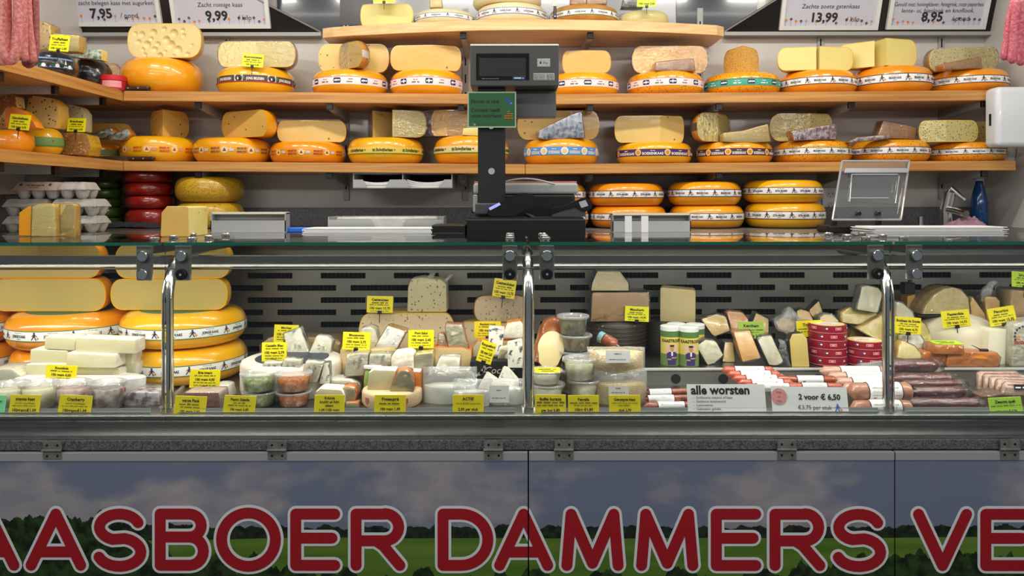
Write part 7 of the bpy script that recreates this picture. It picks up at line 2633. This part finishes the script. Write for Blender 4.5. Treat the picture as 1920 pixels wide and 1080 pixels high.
def tin(px, Y, k, n, wpx, label):
    R = wpx / 2 * Y / F
    hh = 0.0225
    z = TZ2 + k * (hh + 0.0004)
    t = thing('cheese_tin', label, 'tin', (PX(px, Y), Y, z), 0, 'flat red cheese tins in two stacks')
    bm = add_lathe(bmesh.new(), [(0, 0), (R - 0.001, 0), (R, 0.001), (R, hh * 0.45), (R + 0.0012, hh * 0.45), (R + 0.0012, hh - 0.001), (R, hh), (0, hh)], 40)
    sharp(obj('body', bm, TINR, t), 30)
    fl = Flat()
    U = R * 1.45
    off = 0.01 * math.sin(k * 2.3 + px)
    for i in range(-3, 4):
        u = i * 0.034 + off
        if abs(u) > U - 0.008:
            continue
        if i % 2 == 0:
            fl.rect(u - 0.009, hh * 0.52, u + 0.009, hh * 0.86, PINKI, 1, 4)
            fl.bars(u, hh * 0.6, 0.014, hh * 0.16, TINR, 2, seed=i)
        else:
            fl.disc(u, hh * 0.68, 0.006, ink('tin_mark', L(90, 60, 110)), 1, ry=hh * 0.17)
            fl.disc(u + 0.003, hh * 0.68, 0.003, WHITEI, 2, ry=hh * 0.1)
    fl.rect(-U, hh * 0.1, U, hh * 0.16, PINKI, 1, 14)
    fl.build('print', t, lambda u, v, l: ((R + 0.0014 + 0.0003 * l) * math.sin(u / R), -(R + 0.0014 + 0.0003 * l) * math.cos(u / R), v))
    if k == n - 1:
        f2 = Flat()
        f2.disc(0, 0, R * 0.9, CREAMI, 0, n=32)
        f2.disc(0, 0, R * 0.6, WHITEI, 1, ry=R * 0.4, n=24)
        f2.bars(0, -0.003, R * 0.8, 0.006, REDI, 2)
        f2.build('top_print', t, lambda u, v, l: (u, v, hh + 0.0004 + 0.0003 * l))


ORD = ('bottom', 'second', 'third', 'fourth', 'top')
for k in range(5):
    tin(1551, 2.16, k, 5, 67, ORD[k] + ' red tin of the taller stack')
for k in range(3):
    tin(1621, 2.155, k, 3, 67, ('bottom', 'middle', 'top')[k] + ' red tin of the shorter stack beside the right post')
kern([(1607, 582), (1621, 540), (1634, 538), (1652, 542), (1660, 552), (1646, 588)], 2.20, 'tilted wrapped slab high up left of the right post', BRIEW, mat('grey_side', L(110, 110, 100), rough=0.4, coat=0.6), lean=0.25)
kern([(1580, 606), (1581, 588), (1600, 579), (1650, 590), (1650, 600), (1610, 610)], 2.22, 'pale flat wedge below the tilted wrapped slab', CUT2, YE2)
kern([(1588, 640), (1600, 622), (1616, 614), (1622, 640)], 2.25, 'dim wrapped wedge behind the shorter tin stack', CUTC, YE2)
kern([(1614, 620), (1640, 606), (1672, 590), (1690, 610), (1690, 655), (1655, 655), (1648, 640)], 2.18, 'large pale wedge passing behind the right post', CUT2, YE2, depth=0.05)

# ---- sausages in the front right
GSA = 'wrapped sausages in the front right of the case'
LIVER = mat('liverwurst_skin', L(170, 118, 92), L(182, 130, 104), 16, rough=0.4, coat=0.6, bump=0.1)
LIVER2 = mat('pink_wurst_skin', L(206, 160, 140), L(190, 140, 120), 14, rough=0.4, coat=0.8, crinkle=0.5)
DRYS = mat('dry_sausage_skin', L(110, 52, 40), L(150, 84, 66), 60, rough=0.5, coat=0.5, bump=0.5)
REDS = mat('red_sausage_skin', L(170, 66, 44), L(196, 96, 72), 50, rough=0.4, coat=0.8, crinkle=0.5)
SALA = mat('salami_wine', L(92, 26, 30), L(130, 50, 52), 70, rough=0.35, coat=1, crinkle=0.8, crscale=60)


def saus(px0, px1, pc, Y, rpx, m, label, ls=None, z=None, wrap=None, ends='round', bend=0, ang=0):
    r = rpx * Y / F
    return sausage(PX((px0 + px1) / 2, Y), Y, (PZ(pc, Y) - r) if z is None else z, r, (px1 - px0) * Y / F, m, label, GSA, label_span=ls, wrap=wrap, ends=ends, bend=bend, ang=ang)


saus(1205, 1300, 762, 1.865, 8, DRYS, 'lowest dry sausage with a white sleeve left of the big sign', (0.28, 0.82), ang=R_(4))
saus(1208, 1300, 748, 1.885, 7, DRYS, 'middle dry sausage with a white sleeve left of the big sign', (0.05, 0.6), ang=R_(5))
saus(1210, 1302, 736, 1.91, 7, DRYS, 'upper dry sausage with a white sleeve left of the big sign', (0.05, 0.52), ang=R_(6))
for k in range(5):
    saus(1352 + 10 * k, 1452 + 12 * k, 695 + 8 * k, 2.04 - 0.034 * k, 7.5, REDS, ('rearmost', 'second', 'third', 'fourth', 'front')[k] + ' red-white sausage of the slanting pack behind the signs', (0.24, 0.80))
saus(1452, 1570, 713, 1.965, 8, mat('brown_smoked', L(140, 58, 30), L(160, 74, 40), 30, rough=0.3, coat=0.8), 'single brown sausage lying above the two signs gap', (0.34, 0.76))
saus(1468, 1580, 726, 1.925, 7.5, REDS, 'reddish sausage just behind the right sign', (0.3, 0.72))
for k in range(4):
    saus(1536 + 14 * k, 1668 + 4 * k, 697 + 10.5 * k, 2.05 - 0.032 * k, 9.5, LIVER2, ('rearmost', 'second', 'third', 'front')[k] + ' pinkish wurst of the pack left of the right post', (0.28, 0.84))
saus(1588, 1712, 735, 1.92, 17, LIVER, 'upper thick liver sausage with a white sleeve', (0.28, 0.78))
saus(1594, 1712, 765, 1.875, 14, LIVER, 'lower thick liver sausage with a white sleeve', (0.28, 0.78))
t = chunk('film_pack', 'crumpled clear film lying below the shorter tin stack', 'film', [(1610, 694), (1616, 682), (1650, 676), (1690, 682), (1690, 698)], 2.10, 0.05, mat('film_grey', L(180, 176, 176), L(150, 140, 140), 14, rough=0.25, coat=1, crinkle=1), None, wrap=FILMW, jit=0.004)
saus(1672, 1760, 686, 2.085, 12, SALA, 'dark salami on the tier edge right of the post', wrap=FILM, ends='flat')
saus(1676, 1785, 712, 2.0, 11, SALA, 'rear salami in film on the deck right of the post', wrap=FILM, ends='flat')
saus(1690, 1806, 722, 1.965, 9, SALA, 'second salami in film, tilted slightly, right of the post', wrap=FILM, ends='flat', ang=R_(3))
saus(1712, 1812, 737, 1.925, 11, SALA, 'middle salami in film with pale reflections', wrap=FILM, ends='flat', ang=R_(4))
saus(1704, 1836, 760, 1.88, 12, SALA, 'front salami in film behind the label rail at the right', wrap=FILM, ends='flat')
saus(1828, 1862, 755, 1.90, 13, mat('coarse_sausage', L(120, 70, 40), L(160, 104, 60), 80, rough=0.4, coat=0.7, bump=0.6), 'short coarse brown sausage left of the bacon tag')
# ham packs
HAM = mat('ham_pack', L(226, 190, 172), L(206, 150, 134), 12, rough=0.35, coat=1, crinkle=0.8)
GHM = 'vacuum packs of sliced ham at the right'
for k in range(5):
    x0 = 1836 + 12 * k
    o = chunk('ham_pack', ('rearmost', 'second', 'third', 'fourth', 'front')[k] + ' vacuum ham pack of the fan at the right edge', 'ham pack',
              [(x0, 748 - 2 * k), (x0 + 8, 706 + 5 * k), (x0 + 16, 702 + 5 * k), (x0 + 84, 702 + 6 * k), (x0 + 88, 748 + 2 * k)], 2.0 - 0.028 * k, 0.014, HAM, HAM, group=GHM, lean=0.35, wrap=FILM)
    f2 = Flat()
    f2.rect(-0.03, 0.03, 0.0, 0.043, BLACKI, 0)
    f2.bars(-0.015, 0.034, 0.024, 0.005, WHITEI, 1, seed=k)
    f2.build('label', o, lambda u, v, l: (u, 0.35 * v - 0.0032 - 0.0003 * l, v))
chunk('bacon_piece', 'brown-crusted bacon piece behind the green bacon tag', 'meat', [(1838, 772), (1840, 744), (1880, 740), (1930, 742), (1930, 774)], 1.885, 0.06, mat('bacon_crust', L(128, 84, 50), L(90, 52, 32), 50, rough=0.4, coat=0.7, bump=0.5), None, wrap=FILM)

# ---- right end of the tier
GE = 'large cheeses at the right end of the tier'
t, h, R = roundbox(1788, 0, 628, 142, 2.27, DOME, 'low white-crusted dome cheese under the 14,75 tag', z=TZ2)
bm = bmesh.new()
dome = t
pr = [(R * 1.003, h * 0.5)] + [(R * 1.003 * math.cos(a * PI / 2 / 8), h * 0.86 + 0.064 * math.sin(a * PI / 2 / 8)) for a in range(9)]
pr[-1] = (0, pr[-1][1])
o = obj('dome', add_lathe(bm, pr, 48), DOME, t, smooth=True)
o3 = chunk('cut_cheese', 'pale porous half-round loaf above the 14,75 tag, black mat below', 'cheese', [(1729, 591), (1737, 572), (1752, 554), (1770, 543), (1788, 540), (1804, 545), (1816, 560), (1820, 590)], 2.25, 0.09, mat('porous_paste', L(234, 216, 156), L(222, 200, 134), 30, rough=0.5, coat=0.6, bump=0.4, crinkle=0.4), mat('loaf_rind', L(222, 190, 130), rough=0.6, bump=0.3), group=GE, bev=0.006, wrap=FILM)
bm = box(PX(1718, 2.25), PX(1824, 2.25), 2.24, 2.34, PZ(591, 2.25) - 0.0068, PZ(591, 2.25) - 0.0008, 0.002)
tag(obj('rubber_mat', bm, BLACKP), 'black mat between the porous half loaf and the white dome', 'mat')
WEDGE_PEC = mat('pecorino_wedge', L(236, 196, 120), L(228, 184, 104), 8, rough=0.4, coat=0.8, crinkle=0.4)
t = chunk('cheese_wedge', 'yellow wedge with a pale rim left behind the Pecorino tag, film twisted on top', 'cheese', [(1826, 632), (1824, 570), (1828, 558), (1850, 590), (1856, 640)], 2.25, 0.05, WEDGE_PEC, CUT2, group=GE, wrap=FILM, lean=0.1)
wrap_tail(t, [(PX(1842, 2.3), 2.29, PZ(562, 2.3)), (PX(1848, 2.3), 2.29, PZ(546, 2.3)), (PX(1858, 2.3), 2.29, PZ(528, 2.3))], 0.03)
chunk('cheese_wedge', 'amber wedge right behind the Pecorino tag', 'cheese', [(1852, 632), (1846, 562), (1852, 557), (1868, 558), (1875, 566), (1874, 632)], 2.28, 0.05, WEDGE_PEC, CUTMAN2, group=GE, wrap=FILM)
chunk('cheese_block', 'amber striped upright block below the lime tag at the right edge', 'cheese', [(1893, 640), (1896, 552), (1900, 545), (1960, 548), (1960, 640)], 2.26, 0.07, mat('gruyere', L(226, 190, 120), L(196, 150, 76), 14, rough=0.4, coat=0.8, crinkle=0.4), CUTMAN2, group=GE, wrap=FILM)
chunk('cheese_block', 'tall ivory block with a cut corner left of the printed white cheese', 'cheese', [(1847, 686), (1852, 622), (1857, 616), (1872, 618), (1898, 620), (1898, 686)], 2.14, 0.08, PEC, PEC, group=GE, bev=0.006, yaw=10)
t = chunk('cheese_block', 'white cheese printed with a ring of dark lettering at the right edge', 'cheese', [(1896, 688), (1898, 618), (1906, 608), (1960, 602), (1960, 690)], 2.12, 0.08, PEC, MOLD, group=GE, bev=0.006, wrap=FILM)
fl = Flat()
for k in range(9):
    a = R_(200 - 20 * k)
    fl.rect(-0.012 + 0.028 * math.cos(a) - 0.0025, 0.088 + 0.028 * math.sin(a) - 0.003, -0.012 + 0.028 * math.cos(a) + 0.0025, 0.088 + 0.028 * math.sin(a) + 0.003, NAVYI, 1)
fl.disc(-0.030, 0.085, 0.005, ORI, 1)
fl.text('PECORINO', -0.016, 0.066, 0.012, REDI, 'c', 1, 1, maxw=0.05)
fl.build('print', t, lambda u, v, l: (u, -0.0015 - 0.0002 * l, v))
# cheddar
chunk('cheddar_block', 'long orange cheddar block lying at the front of the tier', 'cheese', [(1775, 690), (1777, 664), (1786, 660), (1868, 662), (1875, 670), (1872, 690)], 2.11, 0.07, CHED, CHED, group=GE, bev=0.004, wrap=FILM)
chunk('cheddar_block', 'lower orange cheddar block at the left of the pair', 'cheese', [(1730, 686), (1732, 664), (1738, 660), (1778, 664), (1778, 688)], 2.115, 0.06, CHED, CHED, group=GE, bev=0.004, wrap=FILM)
o = chunk('cheddar_block', 'upper orange cheddar block with a flat lime tag on it', 'cheese', [(1752, 665), (1754, 648), (1806, 649), (1808, 666)], 2.10, 0.06, CHED, CHED, group=GE, bev=0.004, wrap=FILM)
t = thing('tag_pin', 'black spiked tag holder lying on the long cheddar block', 'tag holder', (PX(1845, 2.13), 2.13, PZ(659, 2.13)))
obj('clip', box(-0.012, 0.010, -0.006, 0.006, -0.001, 0.006, 0.002), BLACKP, t)
obj('spike', tube([(-0.008, 0, 0.003), (-0.034, 0.004, 0.016)], [0.0022, 0.0008], 6), BLACKP, t)
kern([(1683, 645), (1684, 590), (1690, 570), (1700, 572), (1716, 588), (1722, 610), (1716, 640)], 2.20, 'big shiny wrapped wedge right of the right post', BRIEW, MOLD, depth=0.05, lean=0.15)
kern([(1706, 640), (1724, 598), (1740, 610), (1752, 640), (1740, 650)], 2.21, 'pale rounded wedge below the 14,75 tag left', CUT2, YE2, lean=0.2)
kern([(1683, 675), (1690, 650), (1700, 642), (1720, 652), (1733, 672), (1720, 676)], 2.12, 'pale yellow wrapped triangle on the tier edge right of the post', CUT2, YE2, lean=0.3)
kern([(1690, 658), (1692, 632), (1730, 630), (1736, 640), (1734, 660)], 2.165, 'rounded cream block below the 4,75 tag', MOLD, DOME, depth=0.05)
chunk('cheese_wedge', 'shaded amber wedge hanging behind the black box right of the post', 'cheese', [(1700, 600), (1701, 556), (1716, 553), (1722, 600)], 2.33, 0.04, CUT3, BROWN, group=GE)
t = thing('clip_holder', 'black plastic holder above the shaded amber wedge', 'holder', (PX(1706, 2.3), 2.30, PZ(553, 2.3)))
obj('holder', box(-0.016, 0.017, 0, 0.03, 0, 0.036, 0.003), BLACKP, t)
obj('peg', cyl((0, 0, 0.0361), 0.006, 0.01), BLACKP, t)

# ================================================================== tags inside the case
A3 = lambda a, p, lo='100 gram ': [(a, 0.70, 0.23, 1, 0.92), (None, 0.55, 0.08, 0, 0.62), (None, 0.44, 0.06, 0, 0.8), (lo + p, 0.2, 0.2, 1, 0.88), (None, 0.08, 0.05, 0, 0.7)]


def A4(a, p, lo='100 gram '): return [(a, 0.77, 0.18, 1, 0.92), (None, 0.64, 0.07, 0, 0.7), (lo + p, 0.40, 0.19, 1, 0.8), (None, 0.27, 0.06, 0, 0.74), (None, 0.14, 0.05, 0, 0.74)]


def A5(a, b, p, lo): return [(a, 0.70, 0.22, 1, 0.9), (b, 0.50, 0.17, 0, 0.86), (None, 0.38, 0.05, 0, 0.8), (lo, 0.06, 0.16, 0, 0.42), ]


YR = 1.8265
FT = 'front row price tags behind the label rail'


def ftag(bx, lines, label, col=YTAG, roll=0, y=YR):
    return price_tag(bx, y, lines, label, col, roll, FT, clip=False, lean=0.2)


ftag((-40, 8, 741, 772), [(None, 0.6, 0.1, 0, 0.7)], 'mint green tag cut by the left picture edge', mat('tag_mint', L(130, 226, 160), rough=0.4))
ftag((15, 72, 740, 774), [('ananas kaas', 0.70, 0.23, 1, 0.9), ('verse roomkaas', 0.50, 0.17, 0, 0.82), (None, 0.38, 0.05, 0, 0.8), ('100gram:€1,99', 0.1, 0.22, 1, 0.9)], 'yellow pineapple cheese tag in the front row at the left', roll=1)
ftag((107, 169, 741, 775), [('Cranberry', 0.70, 0.23, 1, 0.8), ('verse roomkaas', 0.50, 0.17, 0, 0.8), (None, 0.38, 0.05, 0, 0.8), ('100gram:€1,99', 0.1, 0.22, 1, 0.9)], 'yellow cranberry cheese tag in the front row', roll=2)
ftag((324, 384, 743, 779), [('verse Paté', 0.70, 0.21, 1, 0.8), (None, 0.54, 0.08, 0, 0.7), (None, 0.40, 0.07, 0, 0.6), ('100 gram 2,50', 0.16, 0.18, 1, 0.8)], 'yellow pate tag right of the first post', roll=2)
ftag((417, 477, 742, 774), [('Pesto Salade', 0.70, 0.22, 1, 0.92), (None, 0.54, 0.07, 0, 0.4), (None, 0.40, 0.07, 0, 0.7), ('100 gram 2,49', 0.14, 0.19, 1, 0.7)], 'yellow pesto salad tag in the front row', roll=2)
ftag((588, 645, 741, 773), [('Robiola', 0.76, 0.2, 1, 0.5), ('kruidig en licht', 0.54, 0.19, 1, 0.86), ('pikant', 0.33, 0.19, 1, 0.4), ('1,99 /100 gram', 0.08, 0.2, 1, 0.8)], 'yellow handwritten Robiola tag in the front row')
ftag((701, 760, 741, 773), [('Poteaupré', 0.68, 0.24, 1, 0.72), (None, 0.46, 0.08, 0, 0.7), ('100 gram 1,99', 0.12, 0.22, 1, 0.64)], 'yellow tag before the round wooden box in the front row')
ftag((848, 906, 741, 773), [('ACTIE', 0.68, 0.24, 1, 0.5), ('Verse Buffel mozarella', 0.45, 0.16, 0, 0.95), ('2,95 per stuk', 0.10, 0.22, 1, 0.64)], 'yellow promotion tag before the mozzarella bags')
ftag((1003, 1061, 741, 777), [('Buffel buratta', 0.70, 0.21, 1, 0.95), (None, 0.56, 0.08, 0, 0.9), (None, 0.42, 0.06, 0, 0.9), ('per bol 5,89', 0.14, 0.2, 1, 0.6)], 'yellow burrata tag just right of the middle post')
ftag((1065, 1123, 742, 774), [('Petrella', 0.68, 0.22, 1, 0.62), (None, 0.52, 0.08, 0, 0.9), (None, 0.38, 0.06, 0, 0.6), ('100gr €1,89', 0.10, 0.22, 1, 0.72)], 'yellow tag between the burrata tag and the grated cheese tag')
ftag((1142, 1201, 742, 774), [('Geraspte kaas', 0.68, 0.22, 1, 0.95), ('echte kaas pittig van smaak', 0.50, 0.14, 0, 0.95), (None, 0.38, 0.06, 0, 0.4), ('stuk 2,99', 0.08, 0.2, 1, 0.5)], 'yellow grated cheese tag before the cheese bags')
ftag((1857, 1919, 747, 777), [('Zeeuws spek', 0.66, 0.24, 1, 0.92), (None, 0.46, 0.07, 0, 0.9), ('100 gram € 3,50', 0.10, 0.19, 1, 0.7)], 'light green bacon tag at the right edge of the front row', mat('tag_lightgreen', L(180, 226, 70), rough=0.4), roll=-3)
MTG = 'price tags stuck in the case cheeses'


def mtag(bx, Y, lines, label, col=YTAG, roll=0, **k):
    return price_tag(bx, Y, lines, label, col, roll, MTG, **k)


mtag((83, 141, 684, 718), 1.94, A4('Roombrie', '4,50'), 'yellow cream brie tag standing before the brie pile', roll=3)
mtag((354, 411, 693, 727), 1.97, A4('Brie Intens', '4,95'), 'yellow tag before the bottom yellow wheel behind the post', roll=1)
mtag((490, 537, 642, 677), 2.0, A4('Castello Bleu', '2,79'), 'yellow blue cheese tag left of the tilted slab', roll=-1)
mtag((512, 558, 609, 642), 2.16, A4('Morbier', '2,49'), 'yellow Morbier tag half behind the tilted blue slab', roll=2)
mtag((641, 693, 623, 656), 2.03, A4('Montagnolo', '2,75'), 'yellow 2,75 tag on the tan drum cheese', roll=2)
mtag((687, 736, 555, 586), 2.24, A3('Geitenkaas', '13,75'), 'yellow goat cheese tag on the left end of the wide goat half', roll=1)
mtag((765, 813, 619, 653), 2.035, A4('Port Salut', '2,45'), 'yellow 2,45 tag on the orange-rinded block')
mtag((922, 964, 524, 558), 2.23, A3('Geitenkaas', '13,75'), 'yellow tilted goat tag on the upper right goat half', roll=9)
mtag((889, 939, 603, 634), 2.15, A4('Rambol noot', '2,65'), 'yellow nut cheese tag left of the upright blue slab')
mtag((891, 920, 640, 680), 1.95, A4('Roquefort', '2,65'), 'yellow tag tilted strongly before the black carton', roll=18)
mtag((1171, 1216, 575, 603), 2.235, A3('Manchego', '14,95'), 'bright yellow slanting Manchego tag on the brown half', YTAG2, roll=3)
mtag((1385, 1433, 604, 636), 2.165, [('Kernhem', 0.68, 0.24, 1, 0.65), (None, 0.48, 0.08, 0, 0.92), (None, 0.36, 0.05, 0, 0.6), ('100 gram 2,45', 0.10, 0.2, 1, 0.8)], 'leaf green tag above the orange slab', KTAG)
mtag((1495, 1545, 602, 632), 2.17, [('Trappist', 0.66, 0.26, 1, 0.62), (None, 0.46, 0.1, 0, 0.9), (None, 0.3, 0.06, 0, 0.7)], 'yellow tag behind the taller tin stack', roll=-3)
mtag((1678, 1727, 596, 627), 2.14, A3('Brokkeau de Graven', '4,75'), 'yellow 4,75 tag right behind the right post', roll=4)
mtag((1768, 1821, 583, 614), 2.17, A3('Passendale', '14,75'), 'yellow 14,75 tag before the porous half loaf', roll=-5)
mtag((1857, 1908, 577, 610), 2.16, A3('Pecorino', '15,95'), 'yellow Pecorino tag tilted to the left at the right end', roll=-9)
mtag((1897, 1945, 511, 540), 2.24, A3('Gruyère', '2,95'), 'lime Gruyere tag cut by the right picture edge', mat('tag_lime', L(200, 236, 30)), roll=4)


# flat lying tags
def flat_tag(px0, px1, py, Y, dep, label, col, tilt=0.35):
    t = thing('price_tag', label, 'price tag', (PX((px0 + px1) / 2, Y), Y, PZ(py, Y)), 0, 'price tags lying flat')
    t.rotation_euler = (tilt, 0, 0)
    wd = (px1 - px0) * Y / F
    obj('card', box(-wd / 2, wd / 2, 0, dep, 0, 0.0012), col, t)
    fl = Flat()
    fl.bars(0, dep * 0.6, wd * 0.7, dep * 0.14, BLACKI, 1)
    fl.bars(0, dep * 0.25, wd * 0.5, dep * 0.14, BLACKI, 1, seed=2)
    fl.build('lettering', t, lambda u, v, l: (u, v, 0.0014))


flat_tag(607, 663, 722, 1.97, 0.045, 'bright yellow tag lying flat on the creamy disc', YTAG2, 0.12)
flat_tag(1003, 1051, 700, 1.895, 0.04, 'yellow tag lying flat on the upper burrata tub', YTAG, 0.12)
flat_tag(1756, 1808, 647, 2.11, 0.045, 'lime tag lying flat on the upper cheddar block', mat('tag_lime', L(200, 236, 30)), 0.05)

# sausage signs
YR = 1.829
t = thing('promotion_sign', 'white paper sign listing sausages, left one of the sign pair', 'sign', (PX(1363, YR), YR - 0.002, PZ(775, YR)))
t.rotation_euler = (-0.24, 0, 0)
wd, h = (1437 - 1290) * YR / F, (775 - 722) * YR / F
obj('sheet', box(-wd / 2, wd / 2, 0, 0.001, 0, h), ink('sign_paper', L(240, 240, 240)), t)
fl = Flat()
fl.text('alle worsten', -wd * 0.45, h * 0.66, h * 0.42, BLACKI, 'l', 1, 1, maxw=wd * 0.86)
for i, s in enumerate(('Grillworst naturel of kaas', 'Gelderse kookworst', 'Leverworst', 'Gebraden gehakt', 'Cervelaat')):
    fl.disc(-wd * 0.42, h * (0.53 - 0.13 * i), 0.0009, BLACKI, 1, n=8)
    fl.text(s, -wd * 0.39, h * (0.50 - 0.13 * i), h * 0.125, BLACKI, 'l', 0, 1)
fl.build('lettering', t, lambda u, v, l: (u, -0.0004, v))
t = thing('promotion_sign', 'white paper sign with a pink disc and price, right one of the sign pair', 'sign', (PX(1519, YR), YR - 0.002, PZ(775, YR)))
t.rotation_euler = (-0.24, R_(0.8), 0)
wd, h = (1591 - 1448) * YR / F, (776 - 728) * YR / F
obj('sheet', box(-wd / 2, wd / 2, 0, 0.001, 0, h), ink('sign_paper', L(240, 240, 240)), t)
fl = Flat()
fl.disc(-wd * 0.40, h * 0.62, 0.0195, PINKI, 1, n=28)
for i, s in enumerate(('Kies', 'en', 'Mix')):
    fl.text(s, -wd * 0.40, h * (0.74 - 0.17 * i), h * 0.12, ink('brown2', L(110, 70, 70)), 'c', 0, 2)
fl.text('2 voor € 6,50', wd * 0.13, h * 0.52, h * 0.29, BLACKI, 'c', 1, 1, maxw=wd * 0.64)
fl.text('€3,75 per stuk', wd * 0.06, h * 0.14, h * 0.23, BLACKI, 'c', 0, 1, maxw=wd * 0.44)
farmer(fl, wd * 0.36, h * 0.2, h * 0.3, 1, BLUEI, ORI)
fl.build('lettering', t, lambda u, v, l: (u, -0.0004 - 0.0002 * l, v))
